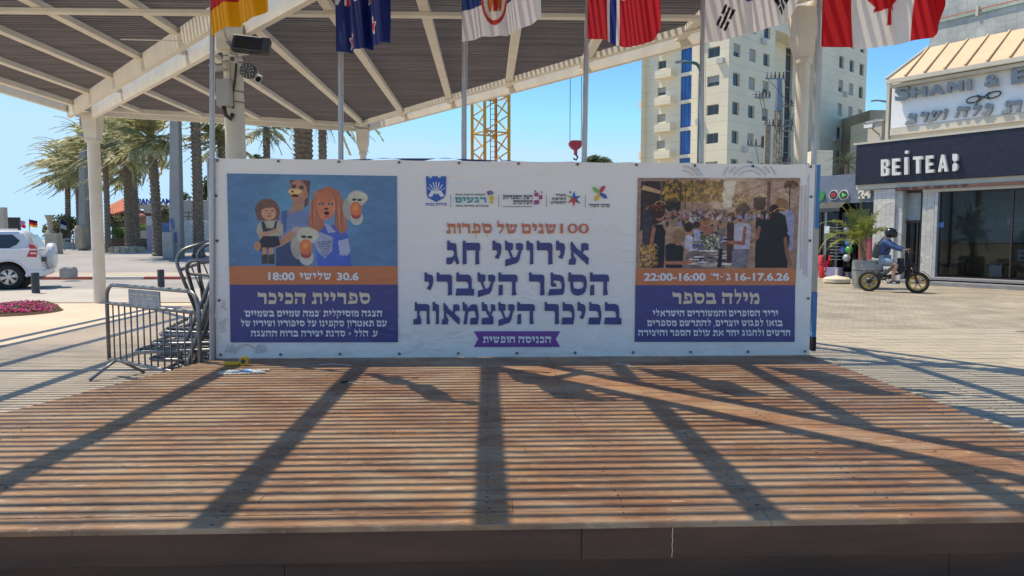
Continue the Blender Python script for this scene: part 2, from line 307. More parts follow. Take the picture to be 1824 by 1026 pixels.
# ================================================================== THE STAGE
DZ = .35; YF = 3.02
def dl(y): return -2.78-(7.28-y)*.295
DR = 3.39
def deck_mat():
    m = mat('worn_brown_deck_boards', (.215, .105, .055), .5, var=.32, scale=5, objvar=.13, stretch=(.6, 7, 7), bump=.35, bscale=30, spec=.6)
    n = m.node_tree.nodes; L = m.node_tree.links; b = P(m); src = b.inputs['Base Color'].links[0].from_socket
    tc = n.new('ShaderNodeTexCoord'); geo = n.new('ShaderNodeNewGeometry')
    mp = n.new('ShaderNodeMapping'); mp.inputs['Scale'].default_value = (1.3, 3.2, 3); L.new(geo.outputs['Position'], mp.inputs[0])
    def layer(src, scale, lo, hi, colr, amt, detail=8):
        nz = n.new('ShaderNodeTexNoise'); nz.inputs['Scale'].default_value = scale; nz.inputs['Detail'].default_value = detail; nz.inputs['Roughness'].default_value = .7; L.new(mp.outputs[0], nz.inputs['Vector'])
        mr = n.new('ShaderNodeMapRange'); mr.inputs[1].default_value = lo; mr.inputs[2].default_value = hi; mr.inputs[4].default_value = amt; L.new(nz.outputs['Fac'], mr.inputs[0])
        mx = n.new('ShaderNodeMixRGB'); mx.inputs[2].default_value = (*colr, 1); L.new(mr.outputs[0], mx.inputs[0]); L.new(src, mx.inputs[1]); return mx.outputs[0]
    o = layer(src, .9, .44, .60, (.39, .28, .18), .75)        # sun-bleached areas
    o = layer(o, 2.2, .51, .62, (.37, .175, .065), .6)          # bare orange wood
    o = layer(o, 6.5, .58, .67, (.52, .41, .28), .6)           # scuffs
    o = layer(o, 9, .62, .70, (.10, .07, .055), .6)            # dark specks and spills
    L.new(o, b.inputs['Base Color']); return m
M['deck'] = deck_mat()
M['fascia'] = mat('dark_brown_fascia_board', (.085, .038, .022), .6, var=.25, scale=3, stretch=(.6, 5, 5), bump=.3)
M['dark'] = mat('dark_underside', (.03, .027, .025), .9)
stage = thing('stage', 'low wooden stage of worn brown deck boards under the canopy', 'stage', (0, 5.2, 0))
ph, gap = .1425, .006; y = YF; k = 0
while y < 8.0:
    y1 = y+ph-gap*(1 if k % 5 else 1.7); jn = random.uniform(-2.4, 2.6); xs = [None] + ([jn] if random.random() < .6 else [random.uniform(-2.3, -.6), random.uniform(.5, 2.6)]) + [None]
    for i in range(len(xs)-1):
        a0, a1 = (dl(y), dl(y1)) if xs[i] is None else (xs[i]+.0012, xs[i]+.0012); b0 = b1 = DR if xs[i+1] is None else xs[i+1]-.0012
        if b0-a0 < .3: continue
        dz = random.uniform(-.0015, .0015)
        zt, zb = DZ+dz, DZ-.028; e = .004
        MB().add([(a0, y, zb), (b0, y, zb), (b1, y1, zb), (a1, y1, zb), (a0, y, zt-e), (b0, y, zt-e), (b1, y1, zt-e), (a1, y1, zt-e), (a0, y+e, zt), (b0, y+e, zt), (b1, y1-e, zt), (a1, y1-e, zt)],
                 [(0, 3, 2, 1), (8, 9, 10, 11), (0, 1, 5, 4), (1, 2, 6, 5), (2, 3, 7, 6), (3, 0, 4, 7), (4, 5, 9, 8), (5, 6, 10, 9), (6, 7, 11, 10), (7, 4, 8, 11)]).build('deck_board', M['deck'], stage)
    y += ph; k += 1
for a, b in ((dl(YF), .41), (.4115, 3.39)):
    MB().box(a, b, YF+.012, YF+.04, .175, DZ-.03).build('fascia_board', M['fascia'], stage, bevel=.004)
for a, b in ((dl(YF)+.05, -.9), (-.8985, 2.1), (2.1015, 3.34)):
    MB().box(a, b, YF+.06, YF+.085, .005, .17).build('lower_board', M['fascia'], stage, bevel=.003)
MB().prism([(dl(YF)+.1, YF+.1), (DR-.05, YF+.1), (DR-.05, 7.95), (dl(7.9)+.1, 7.95)], 'z', 0, .31).build('substructure', M['dark'], stage)
MB().prism([(DR-.03, YF+.05), (DR, YF+.05), (DR, 8.0), (DR-.03, 8.0)], 'z', .02, DZ-.03).build('side_board', M['fascia'], stage)
MB().prism([(dl(YF+.05), YF+.05), (dl(YF+.05)+.03, YF+.05), (dl(8)+.03, 8.0), (dl(8), 8.0)], 'z', .02, DZ-.03).build('side_board', M['fascia'], stage)
M['screw'] = mat('dark_screw_head', (.10, .08, .07), .5, .6)
sc = MB()
for j in range(34):
    for x in (-3.0, -2.4, -1.2, 0.0, .62, 1.25, 1.9, 2.6, 3.2):
        if x > dl(YF+j*ph)+.1:
            for q in (.035, .105): sc.cyl((x+random.uniform(-.015, .015), YF+j*ph+q, DZ-.002), (x+random.uniform(-.01, .01), YF+j*ph+q, DZ+.0022), .0028, n=6)
o = sc.build('screw_heads', M['screw'], stage); o['kind'] = 'stuff'
# chalk-like scratches and scuffs worn into the boards
M['scratch'] = mat('pale_scratch', (.55, .47, .37), .7)
sc = MB()
def scuff(u, v, w, h, n=5):
    c = gnd(u, v, DZ); p = []
    for i in range(n*6): p.append((c.x+math.sin(i*.9)*w*.5*random.uniform(.5, 1), c.y+math.cos(i*1.7)*h*.5+random.uniform(-.01, .01), DZ+.0026))
    for i in range(n*2):
        a = Vector(random.choice(p)); d = Vector((random.uniform(-.12, .12), random.uniform(-.02, .02), 0)); q = a+d; nn = Vector((-d.y, d.x, 0)).normalized()*.0012
        sc.add([a-nn, q-nn*.3, q+nn*.3, a+nn], [(0, 1, 2, 3)])
for u, v, w, h in ((1245, 690, .8, .4), (1230, 745, .6, .12), (620, 845, .3, .1), (830, 800, .6, .2), (1045, 848, .35, .02), (1180, 740, .4, .2), (700, 740, .4, .1), (560, 660, .3, .1), (320, 640, .3, .1)): scuff(u, v, w, h)
o = sc.build('scuff_marks', M['scratch'], stage, fix=False); o['kind'] = 'stuff'
sc = MB(); c = at(1199, 938, YF); p = [(c.x+.0015*math.sin(i*1.7), YF+.0095-.0005, DZ-.034-i*.012) for i in range(12)]; sc.tube(p, .0022, 4); sc.tube([(c.x-.02, YF+.01, DZ+.001), (c.x+.02, YF+.03, DZ+.002), (c.x, YF+.008, DZ-.034)], .002, 4)
sc.build('paint_drip', M['scratch'], stage)
# ================================================================== THE CANOPY
CZ = 4.6                                   # underside of the slats
M['cream'] = mat('cream_painted_steel', (.70, .66, .56), .5, var=.08, scale=3, bump=.08, bscale=20)
M['slat'] = mat('weathered_grey_wood_slats', (.185, .155, .135), .75, var=.22, scale=2.2, stretch=(.5, 6, 6), objvar=.12)
PL = [(-9.6, 2.8), (-9.6, 17.3), (-3.33, 19.8), (4.16, 9.2), (8.68, 2.8)]
can = thing('canopy', 'large slatted shade canopy on cream steel beams and posts over the stage', 'canopy', (-3, 9, 0))
def span(y, inset=0.):
    xs = []
    for i in range(len(PL)):
        (x0, y0), (x1, y1) = PL[i], PL[(i+1) % len(PL)]
        if (y0-y)*(y1-y) < 0: xs.append(x0+(x1-x0)*(y-y0)/(y1-y0))
    return (min(xs)+inset, max(xs)-inset) if len(xs) > 1 else None
def hipx(y): return -9.5+(17.2-y)*.83      # centre of the open slot between the twin beams
HG = .30                                   # half slot along x
bt = MB(); y = 3.0; k = 0
while y < 19.75:
    sp = span(y, .3)
    if sp and sp[1]-sp[0] > .2:
        h = hipx(y); segs = [(sp[0], sp[1])]
        if sp[0] < h < sp[1]: segs = [(sp[0], h-HG), (h+HG, sp[1])]
        for a, b in segs:
            if b-a < .1: continue
            w = random.uniform(-.003, .003)
            if y > 8.7: MB().box(a+random.uniform(-.03, .03), b+random.uniform(-.03, .03), y+w, y+w+.036, CZ, CZ+.042).build('slat', M['slat'], can)
            else: bt.box(a, b, y+w, y+w+.036, CZ, CZ+.042)
    y += .105; k += 1
o = bt.build('overhead_slats', M['slat'], can); o['kind'] = 'stuff'
rz0, rz1 = CZ-.085, CZ-.003
RX = [2.895-1.235*i for i in range(0, 10)] + [4.13, 5.365, 6.6, 7.835]
for x in RX:
    ys = []
    for i in range(len(PL)):
        (x0, y0), (x1, y1) = PL[i], PL[(i+1) % len(PL)]
        if (x0-x)*(x1-x) < 0: ys.append(y0+(y1-y0)*(x-x0)/(x1-x0))
    ya, yb = min(ys)+.02, max(ys)-.1; yh = 17.2-(x+9.5)/.83; segs = [(ya, yb)]
    g = .26/.83*1.3
    if ya < yh < yb: segs = [(ya, yh-g), (yh+g, yb)]
    for a, b in segs:
        if b-a > .15: MB().box(x-.065, x+.065, a, b, rz0, rz1).build('rafter', M['cream'], can)
for yb_ in (9.57, 3.4):
    sp = span(yb_, .1); h = hipx(yb_)
    for a, b in ((sp[0], h-.3), (h+.3, sp[1])):
        if b > a: MB().box(a, b, yb_, yb_+.13, rz0-.05, rz0-.003).build('cross_beam', M['cream'], can)
# twin ridge beams with the open slot between them
d = Vector((.83, -1, 0)).normalized(); nrm = Vector((-d.y, d.x, 0)); c0 = Vector((-9.5, 17.2, 0))
Lh = 18.6
for sgn in (-1, 1):
    a = c0+nrm*(sgn*.215)+Vector((0, 0, CZ-.15)); MB().bar(a+d*.1, a+d*Lh, .09, .29).build('ridge_beam', M['cream'], can)
for t in (3.1, 7.15, 12.8): 
    a = c0+d*t+Vector((0, 0, CZ-.07)); MB().bar(a-nrm*.16, a+nrm*.16, .1, .1).build('spacer', M['cream'], can)
for i in range(5):
    (x0, y0), (x1, y1) = PL[i], PL[(i+1) % 5]; a, b = Vector((x0, y0, CZ-.092)), Vector((x1, y1, CZ-.092)); dd = (b-a).normalized(); nn = Vector((dd.y, -dd.x, 0))
    MB().bar(a, b, .1, .17).build('edge_beam', M['cream'], can)
    MB().bar(a+nn*.38+Vector((0, 0, .03)), b+nn*.38+Vector((0, 0, .03)), .12, .1).build('edge_trim', M['cream'], can)
def post(x, y, r, cap, z1=CZ-.16, taper=1.):
    p = MB(); p.cyl((x, y, 0), (x, y, z1-.62), r, r*taper, n=28); o = p.build('post', M['cream'], can, smooth='auto')
    q = MB(); q.cyl((x, y, z1-.66), (x, y, z1-.60), r*1.3, n=28); q.build('collar', M['cream'], o, smooth='auto')
    e = MB(); e.add([(x+sx*w, y+sy*w, z) for z, w in ((z1-.6, r*1.0), (z1-.38, cap*.9), (z1+.02, cap)) for sx, sy in ((-1, -1), (1, -1), (1, 1), (-1, 1))], [(0, 3, 2, 1), (8, 9, 10, 11)]+[(a+j, a+(j+1) % 4, a+4+(j+1) % 4, a+4+j) for a in (0, 4) for j in range(4)])
    e.build('capital', M['cream'], o, bevel=.012); return o
post(-9.22, 17.25, .135, .18); post(-3.35, 19.62, .085, .16)
post(4.02, 9.12, .085, .15); post(8.45, 3.0, .1, .15); post(-9.4, 3.0, .15, .22)
CX, CY = -3.44, 10.0
p = MB(); p.cyl((CX, CY, 0), (CX, CY, CZ-.5), .148, .125, n=32); o = p.build('post', M['cream'], can, smooth='auto')
p = MB(); p.box(CX-.17, CX+.17, CY-.17, CY+.17, CZ-.52, CZ-.15); p.build('capital', M['cream'], o, bevel=.02)
# thin white rod lamp under the slats
a, b = at(215, 70, 10.2), at(325, 73, 10.2); MB().tube([a, b], .009).build('rod', M['cream'], can)
# ================================================================== SECURITY GEAR ON THE THICK COLUMN
M['white_pl'] = mat('white_plastic', (.62, .61, .57), .4, var=.04); M['blackm'] = mat('black_housing', (.045, .05, .055), .45, var=.1)
M['rubber'] = mat('black_rubber', (.02, .02, .02), .7); M['lens'] = mat('dark_glass_lens', (.01, .01, .015), .08)
M['greybox'] = mat('grey_cabinet', (.42, .43, .41), .5, var=.06); M['galv'] = mat('galvanised_steel', (.24, .25, .265), .42, .7, var=.14, scale=12)
M['led'] = mat('led_bead', (.35, .36, .36), .2)
yc = CY-.17
def atc(u, v, dy=0): return at(u, v, yc+dy)
t = thing('floodlight', 'flat black floodlight clamped high on the thick column', 'floodlight', atc(447, 82, -.2))
c = atc(448, 81, -.22); R = Matrix.Translation(c) @ Matrix.Rotation(math.radians(6), 4, 'Y') @ Matrix.Rotation(math.radians(-18), 4, 'X')
MB().box(-.24, .24, -.06, .05, -.11, .11).xf(R).build('housing', M['blackm'], t, bevel=.02)
MB().box(-.2, .15, -.066, -.058, -.085, .085).xf(R).build('lens', M['lens'], t)
MB().tube([atc(416, 76, -.22), atc(404, 74, -.1), atc(420, 92, .02)], .014).build('bracket', M['galv'], t)
def camera_(name, label, tip, back, r, grp='bullet cameras on the column'):
    t = thing(name, label, 'camera', back, group=grp); a, b = Vector(back), Vector(tip); dd = (b-a).normalized()
    MB().cyl(a, b, r, n=18).build('body', M['white_pl'], t, smooth='auto'); MB().cyl(b-dd*.004, b+dd*.006, r*.74, n=18).build('lens', M['lens'], t, smooth='auto')
    MB().bar(b-dd*.2+Vector((0, 0, r+.004)), b+dd*.035+Vector((0, 0, r+.004)), r*2.1, .008).build('hood', M['white_pl'], t)
    e = Vector((CX, CY, a.z)); e = a+(e-a)*.75; MB().tube([a+dd*.02, (a+e)/2-Vector((0, 0, .03)), e], .02).build('bracket', M['white_pl'], t); return t
camera_('security_camera', 'white bullet camera facing the viewer just below the floodlight', atc(414, 105, -.42), atc(424, 103, -.12), .042)
camera_('security_camera', 'white bullet camera pointing left, left of the column', atc(378, 122, -.12), atc(396, 120, -.02), .045)
camera_('security_camera', 'white bullet camera tilted down behind the round lamp, right of the column', atc(460, 141, -.2), atc(447, 126, -.02), .05)
t = thing('infrared_lamp', 'round black lamp with a ring of small beads on the column', 'lamp', atc(441, 126, -.3))
c = atc(440.5, 126, -.3); MB().cyl(c, c+Vector((0, .09, .01)), .098, n=28).build('housing', M['blackm'], t, smooth='auto')
for rr, nn_ in ((.075, 11), (.045, 7), (.012, 1)):
    for i in range(nn_):
        a = 2*math.pi*i/nn_; MB().sph(c+Vector((rr*math.cos(a), -.002, rr*math.sin(a))), .0125, 8, 5).build('bead', M['led'], t, smooth=True)
MB().tube([c+Vector((0, .08, 0)), atc(440, 126, .1)], .02).build('bracket', M['white_pl'], t)
t = thing('cable_cabinet', 'grey metal cabinet strapped to the left of the thick column', 'cabinet', atc(398, 180, -.05))
a, b = atc(385, 188, -.1), atc(410, 140, -.1)
MB().box(a.x, b.x, a.y, a.y+.16, a.z, b.z).build('case', M['greybox'], t, bevel=.008)
MB().box(a.x+.03, b.x-.01, a.y-.012, a.y-.002, a.z+.015, b.z-.015).build('door', M['greybox'], t, bevel=.004)
MB().tube([atc(398, 187, -.05), atc(402, 205, -.05), atc(411, 212, -.02), atc(415, 203, .0)], .03).build('cable_elbow', M['blackm'], t, smooth=True)
t = thing('cable_bundle', 'tan and black cables running down the left side of the column', 'cable', atc(415, 100, 0))
MB().tube([atc(398, 48, -.05), atc(402, 66, -.06), atc(411, 76, -.04), atc(410, 120, 0), atc(411, 190, 0)], .011).build('cable', mat('tan_cable', (.45, .36, .25), .5), t, smooth=True)
MB().tube([atc(421, 113, -.08), atc(418, 150, 0), atc(414, 168, 0), atc(415, 193, 0)], .016).build('cable', M['blackm'], t, smooth=True)
t = thing('strap_bands', 'dark steel straps tightened round the thick column', 'straps', (CX, CY, 3.2))
for v in (98, 108, 161, 180):
    z = atc(432, v).z; MB().torus((CX, CY, z), .15, .006, 'z', n=32, m=5).build('strap', M['blackm'], t)
# ================================================================== THE BANNER
YB = 7.28
def bp(u, v, off=0.): return at(u, v, YB-off)
def bx_(u, v=450): return bp(u, v).x
def bz_(u, v): return bp(u, v).z
def vinyl(name, col, rough=.55):
    m = mat(name, col, rough, var=.03, scale=1.5); n = m.node_tree.nodes; L = m.node_tree.links; b = P(m)
    g = n.new('ShaderNodeNewGeometry'); mp = n.new('ShaderNodeMapping'); mp.inputs['Scale'].default_value = (1, 1, 1.5); mp.inputs['Rotation'].default_value = (0, .6, 0); L.new(g.outputs['Position'], mp.inputs[0])
    n1 = n.new('ShaderNodeTexNoise'); n1.inputs['Scale'].default_value = 1.5; n1.inputs['Detail'].default_value = 3; n1.inputs['Distortion'].default_value = 1.8; L.new(mp.outputs[0], n1.inputs['Vector'])
    bm_ = n.new('ShaderNodeBump'); bm_.inputs['Strength'].default_value = .6; bm_.inputs['Distance'].default_value = .07; L.new(n1.outputs['Fac'], bm_.inputs['Height']); L.new(bm_.outputs[0], b.inputs['Normal']); return m
M['vinyl'] = vinyl('white_vinyl', (.86, .82, .78)); M['navy'] = vinyl('navy_print', (.075, .075, .235)); M['title'] = vinyl('dark_blue_ink', (.055, .065, .21))
M['orange'] = vinyl('orange_print', (.62, .20, .085)); M['ink_o'] = vinyl('orange_ink', (.62, .185, .095)); M['tan'] = vinyl('sand_ink', (.74, .62, .44)); M['white_i'] = vinyl('white_ink', (.78, .78, .80))
M['purple'] = vinyl('purple_print', (.20, .06, .30)); M['blue_i'] = vinyl('logo_blue', (.03, .12, .45)); M['teal'] = vinyl('logo_teal', (.02, .30, .34)); M['plum'] = vinyl('logo_plum', (.38, .07, .22))
M['red_i'] = vinyl('logo_red', (.62, .06, .08)); M['green_i'] = vinyl('logo_green', (.22, .48, .10)); M['yel_i'] = vinyl('logo_yellow', (.80, .50, .06)); M['black_i'] = vinyl('black_ink', (.04, .04, .06)); M['arc'] = vinyl('faint_arc_print', (.66, .57, .56)); M['arc2'] = vinyl('faint_grey_arc_print', (.60, .60, .68))
TL, TR, BL, BR = (379, 280.5), (1452, 292), (385, 636.5), (1441, 635)
wl, wr = bp(*TL), bp(*TR); vl, vr = bp(*BL), bp(*BR)
ban = thing('event_banner', 'wide white printed banner with Hebrew lettering and two pictures standing across the stage', 'banner', (0, YB, DZ))
def bfn(s, t):
    x = (1-t)*(vl.x+(vr.x-vl.x)*s)+t*(wl.x+(wr.x-wl.x)*s); zb = DZ+.004+0*s; zt = wl.z+(wr.z-wl.z)*s - .010*np.abs(np.sin(s*math.pi*10.2))**.6
    z = zb+(zt-zb)*t; e = np.exp(-((t)/.10)**2); e2 = np.exp(-((1-t)/.03)**2)
    y = YB + e*.0034*(np.sin(s*97)+.6*np.sin(s*173+1.3)+.5*np.sin(s*41)) + e2*.003*np.sin(s*120)
    return x, y, z
grid_mesh('sheet', bfn, 420, 60, None, M['vinyl'], ban)
# frame behind the sheet
M['frame'] = mat('aluminium_frame', (.42, .41, .40), .45, .6)
fr = thing('banner_frame', 'metal tube frame holding the banner upright from behind', 'frame', (0, YB+.1, DZ))
zt = wl.z-.03
for x in np.linspace(vl.x+.05, vr.x-.05, 6):
    MB().box(x-.02, x+.02, YB+.06, YB+.1, DZ, zt).build('upright', M['frame'], fr)
for z in (DZ+.05, 1.3, zt-.08): MB().box(vl.x+.03, vr.x-.03, YB+.101, YB+.13, z, z+.04).build('rail', M['frame'], fr)
MB().box(vl.x-.035, vl.x-.02, YB+.0, YB+.06, DZ, wl.z).build('side_profile', M['frame'], fr)
ey = MB()
M['eye'] = mat('brass_eyelet', (.12, .10, .08), .4, .7)
for i in range(11):
    for (t_, dz) in ((1, -.02), (0, .045)):
        s = .008+i*.0984; x = ((vl.x+(vr.x-vl.x)*s) if t_ == 0 else (wl.x+(wr.x-wl.x)*s)); z = DZ+dz if t_ == 0 else wl.z+(wr.z-wl.z)*s+dz-.01
        MB().torus((x, YB-.014, z), .009, .005, 'y', n=12, m=5).build('eyelet', M['eye'], ban)
for z in (.95, 1.55, 2.0):
    MB().torus((vl.x+.05, YB-.01, z), .009, .005, 'y', n=12, m=5).build('eyelet', M['eye'], ban); MB().torus((vr.x-.03, YB-.01, z), .009, .005, 'y', n=12, m=5).build('eyelet', M['eye'], ban)
NPOLY = [0]
def pr(name, polys, m, off=.010):
    """print: flat outlines in photo pixels laid on the sheet"""
    mb = MB()
    for i, pl in enumerate(polys): mb.add([bp(u, v, off+.00015*i) for u, v in pl], [tuple(range(len(pl)))])
    return mb.build(name, m, ban, fix=False)
def hebrew(name, s, u0, u1, vb, cap, m, off=.014, **k):
    pl = he_polys(s, u0, u1, 0, cap, **k)
    if cap > 15:                                            # big letters: each one is a part
        gr = {}
        for q, ci in zip(pl, HE_IDX): gr.setdefault(ci, []).append([(x, vb-z) for x, z in q])
        return [pr('letter', g, m, off) for g in gr.values()]
    o = pr(name, [[(x, vb-z) for x, z in q] for q in pl], m, off); o['kind'] = 'stuff'; return o
def latin(name, s, u0, u1, vt, vb, m, off=.014, bold=.02):
    mb = MB(); font_into(mb, s, u0, u1, 0, vb-vt, lambda x, z: bp(x, vb-z, off), bold); return mb.build(name, m, ban, fix=False)
pr('navy_panel', [[(409, 507), (708.5, 507), (709, 609.5), (410.5, 610)]], M['navy']); pr('orange_bar', [[(408, 474), (708, 474), (708.3, 507), (409, 507)]], M['orange'])
pr('navy_panel', [[(1132, 508), (1416.5, 508), (1415.5, 609), (1130.5, 609)]], M['navy']); pr('orange_bar', [[(1133, 478.5), (1418.5, 478.5), (1417, 508), (1132, 508)]], M['orange'])
latin('date_text', '18:00', 478, 525, 485, 499.5, M['white_i'], bold=.035); latin('date_text', '30.6', 600, 639, 485, 499.5, M['white_i'], bold=.035); hebrew('date_text', 'שלישי', 534, 590, 498, 11.5, M['white_i'])
hebrew('heading_text', 'ספריית הכיכר', 459, 659, 541.5, 19.5, M['tan'])
hebrew('body_text', "הצגה מוסיקלית 'כמה שמיים בשמיים'", 434, 681, 564, 10.6, M['white_i']); hebrew('body_text', 'עם תאטרון סקפינו על סיפוריו ושיריו של', 429, 689, 581.5, 10.4, M['white_i']); hebrew('body_text', 'ע. הלל + סדנת יצירה ברוח ההצגה', 447, 673, 599.5, 10.4, M['white_i'])
latin('date_text', '22:00-16:00', 1147, 1257, 486, 500.5, M['white_i'], bold=.035); latin('date_text', '16-17.6.26', 1310, 1406, 486, 500.5, M['white_i'], bold=.035); hebrew('date_text', "ג'-ד'", 1266, 1302, 499.5, 12, M['white_i'])
hebrew('heading_text', 'מילה בספר', 1198, 1353, 541.5, 19.5, M['tan'])
hebrew('body_text', 'יריד הסופרים והמשוררים הישראלי', 1163, 1386, 563.5, 10.4, M['white_i']); hebrew('body_text', 'בואו לפגוש יוצרים, להתרשם מספרים', 1153, 1394, 581, 10.4, M['white_i']); hebrew('body_text', 'חדשים ולחגוג יחד את עולם הספר והיצירה', 1137, 1408, 598.5, 10.4, M['white_i'])
latin('number', '100', 998, 1049, 398, 416, M['ink_o'], bold=.012); hebrew('orange_text', 'שנים', 929, 990.5, 416, 17, M['ink_o']); hebrew('orange_text', 'של', 885, 921.5, 416, 17, M['ink_o']); hebrew('orange_text', 'ספרות', 794, 876-2-0, 416, 17.5, M['ink_o']) if False else hebrew('orange_text', 'ספרות', 795, 876, 416, 17.5, M['ink_o'])
pr('vowel_points', [[(u-1.4, v), (u, v-1.4), (u+1.4, v), (u, v+1.4)] for u, v in ((848, 419), (848, 423.5), (867.5, 420), (815, 405.5))], M['ink_o'], .014)
hebrew('title_text', 'אירועי חג', 795, 1049, 471.5, 39, M['title'], gap=15, space=40); hebrew('title_text', 'הספר העברי', 756, 1085, 526.5, 37.5, M['title'], gap=15, space=38); hebrew('title_text', 'בכיכר העצמאות', 736, 1107, 578, 36.5, M['title'], gap=13, space=36)
pr('ribbon', [[(844, 590), (998, 590), (990, 604), (998, 618), (844, 618), (852, 604)]], M['purple']); hebrew('ribbon_text', 'הכניסה חופשית', 860, 982, 611, 11.5, M['white_i'])
# logos
pr('shield_logo', [[(758.5, 314), (764, 314), (764, 317), (769, 317), (769, 314), (780, 314), (780, 317), (785, 317), (785, 314), (795, 314), (794, 345), (791, 352), (777, 360), (762, 352), (760, 345)]], M['blue_i'])
pl = []
for a in (-58, -38, -18, 0, 18, 38, 58): 
    r = math.radians(a); pl.append([(777-.6, 346), (777+math.sin(r)*18-.9, 346-math.cos(r)*22), (777+math.sin(r)*18+.9, 346-math.cos(r)*22), (777+.6, 346)])
for sx in (-1, 1):
    for k in range(3): pl.append([(777+sx*(6+k*2)+math.cos(q)*4.2, 342+k*3+math.sin(q)*2.6) for q in np.linspace(0, 6.28, 9)[:-1]])
pr('shield_plume', pl, M['white_i'], .0112); hebrew('logo_text', 'עיריית נתניה', 758, 796, 366.5, 4.6, M['blue_i'])
hebrew('logo_text', 'רגעים', 811, 866, 361, 9.5, M['teal']); hebrew('logo_text', 'הפסגת תרבות ונוער', 811, 864, 348, 2.6, M['black_i']); hebrew('logo_text', 'מאירים קהילה ורוח', 812, 870, 368.5, 3, M['black_i'])
pr('confetti_logo', [[(867, 341), (874, 339), (876, 346), (869, 348)], [(873, 338), (879, 343), (876, 344)]], M['plum'], .012); pr('confetti_logo', [[(871, 350), (878, 347), (880, 355), (874, 359)], [(872, 360), (876, 356), (879, 361), (873, 363)]], M['yel_i'], .012); pr('confetti_logo', [[(872, 343), (880, 342), (878, 346), (873, 347)]], M['teal'], .0125)
hebrew('logo_text', 'רשת הספריות', 896, 948.5, 355, 7.2, M['black_i']); hebrew('logo_text', 'העירוניות', 914, 948.5, 364, 7.2, M['black_i']); hebrew('logo_text', 'רשת ספריות עירונית פעילות לכל', 896, 948, 369, 1.7, M['black_i'])
pr('tiles_logo', [[(952, 343), (959, 343), (959, 350), (952, 350)], [(960, 348), (966, 347), (966, 355), (960, 355)], [(951, 357), (960, 356), (961, 363), (952, 365)], [(952, 339), (955, 339), (955, 342), (952, 342)], [(964, 341), (966, 341), (966, 344), (964, 344)]], M['plum'], .012)
hebrew('logo_text', 'משרד', 990, 1008.5, 350, 4.4, M['black_i']); hebrew('logo_text', 'התרבות', 983, 1008.5, 356.5, 4.4, M['black_i']); hebrew('logo_text', 'והספורט', 981, 1008.5, 363, 4.4, M['black_i'])
sp_ = [((-12, -6), 'green_i'), ((1, -14), 'blue_i'), ((13, -5), 'blue_i'), ((12, 9), 'title'), ((0, 15), 'red_i'), ((-11, 8), 'red_i')]
for (dx, dy), c in sp_:
    l = math.hypot(dx, dy); px, py = -dy/l*4, dx/l*4; pr('star_logo', [[(1022+px, 354+py), (1022+dx, 354+dy), (1022-px, 354-py)]], M[c], .0120+.0002*sp_.index(((dx, dy), c)))
pr('star_logo', [[(1016+2*math.cos(q), 342.5+2*math.sin(q)) for q in np.linspace(0, 6.28, 9)[:-1]]], M['teal'], .012)
def petal(a):
    out = []
    for q in np.linspace(0, math.pi, 8): out.append((5+9*math.sin(q*.5+.2)*1.0, -9*math.sin(q)*.55-2))
    for q in np.linspace(math.pi, 0, 8)[1:-1]: out.append((3+8*math.sin(q*.5), -2-2*math.sin(q)))
    pts = [(0, 1), (2, -5), (8, -9), (15, -8), (12, -3), (6, 0)]
    return [(1068+x*math.cos(a)-y*math.sin(a), 344+x*math.sin(a)+y*math.cos(a)) for x, y in pts]
for a, c in ((-1.9, 'green_i'), (-.45, 'red_i'), (1.1, 'blue_i'), (2.6, 'yel_i')): pr('pinwheel_logo', [petal(a)], M[c], .012+.0002*abs(a))
hebrew('logo_text', 'מרכז העיר', 1049.5, 1086, 369, 5.6, M['black_i'])
for u in (803, 888.5, 973.5, 1042.5): pr('divider', [[(u-.35, 347), (u+.35, 347), (u+.35, 369), (u-.35, 369)]], M['black_i'], .012)
def arcs(cx, cy, rs, a0, a1, m, w=1.6, off=.0105):
    pl = []
    for r in rs:
        q = np.linspace(a0, a1, 18); pl.append([(cx+(r-w)*math.cos(a), cy+(r-w)*math.sin(a)) for a in q]+[(cx+(r+w)*math.cos(a), cy+(r+w)*math.sin(a)) for a in q[::-1]])
    for i, p_ in enumerate(pl):
        for j in range(17): pr_.append([p_[j], p_[j+1], p_[34-j], p_[35-j]])
for mm, cfg in (('arc', [(437, 634, (20, 31), math.pi, 2*math.pi), (388, 560, (16, 26), -1.2, 1.4), (1336, 330, (26, 42), math.pi, 2*math.pi), (1215, 330, (26, 34), -1.5, -.3)]), ('arc2', [(437, 634, (26, 37), math.pi, 2*math.pi), (388, 560, (21, 31), -1.2, 1.4), (1336, 330, (34, 50), math.pi, 2*math.pi), (1215, 330, (40,), -1.5, -.3)])):
    pr_ = []
    for c in cfg: arcs(*c, None)
    pr_ = [[(u, v) for u, v in q] for q in pr_ if all(294 < v < 634 and 387 < u < 1446 and not (404 < u < 712 and 305 < v < 612) and not (1130 < u < 1427 and 315 < v < 611) for u, v in q)]
    mb = MB(); [mb.add([bp(u, v, .0085 if mm == 'arc' else .0088) for u, v in q], [(0, 1, 2, 3)]) for q in pr_]; mb.build('arc_print', M[mm], ban, fix=False)['kind'] = 'stuff'
pr('arc_print', [[(1427.6, 330), (1430, 330), (1428, 480), (1425.6, 480)], [(1434, 330), (1437, 330), (1434, 490), (1431, 490)], [(1440, 310), (1442, 310), (1438, 494), (1436, 494)]], M['arc'], .0085)
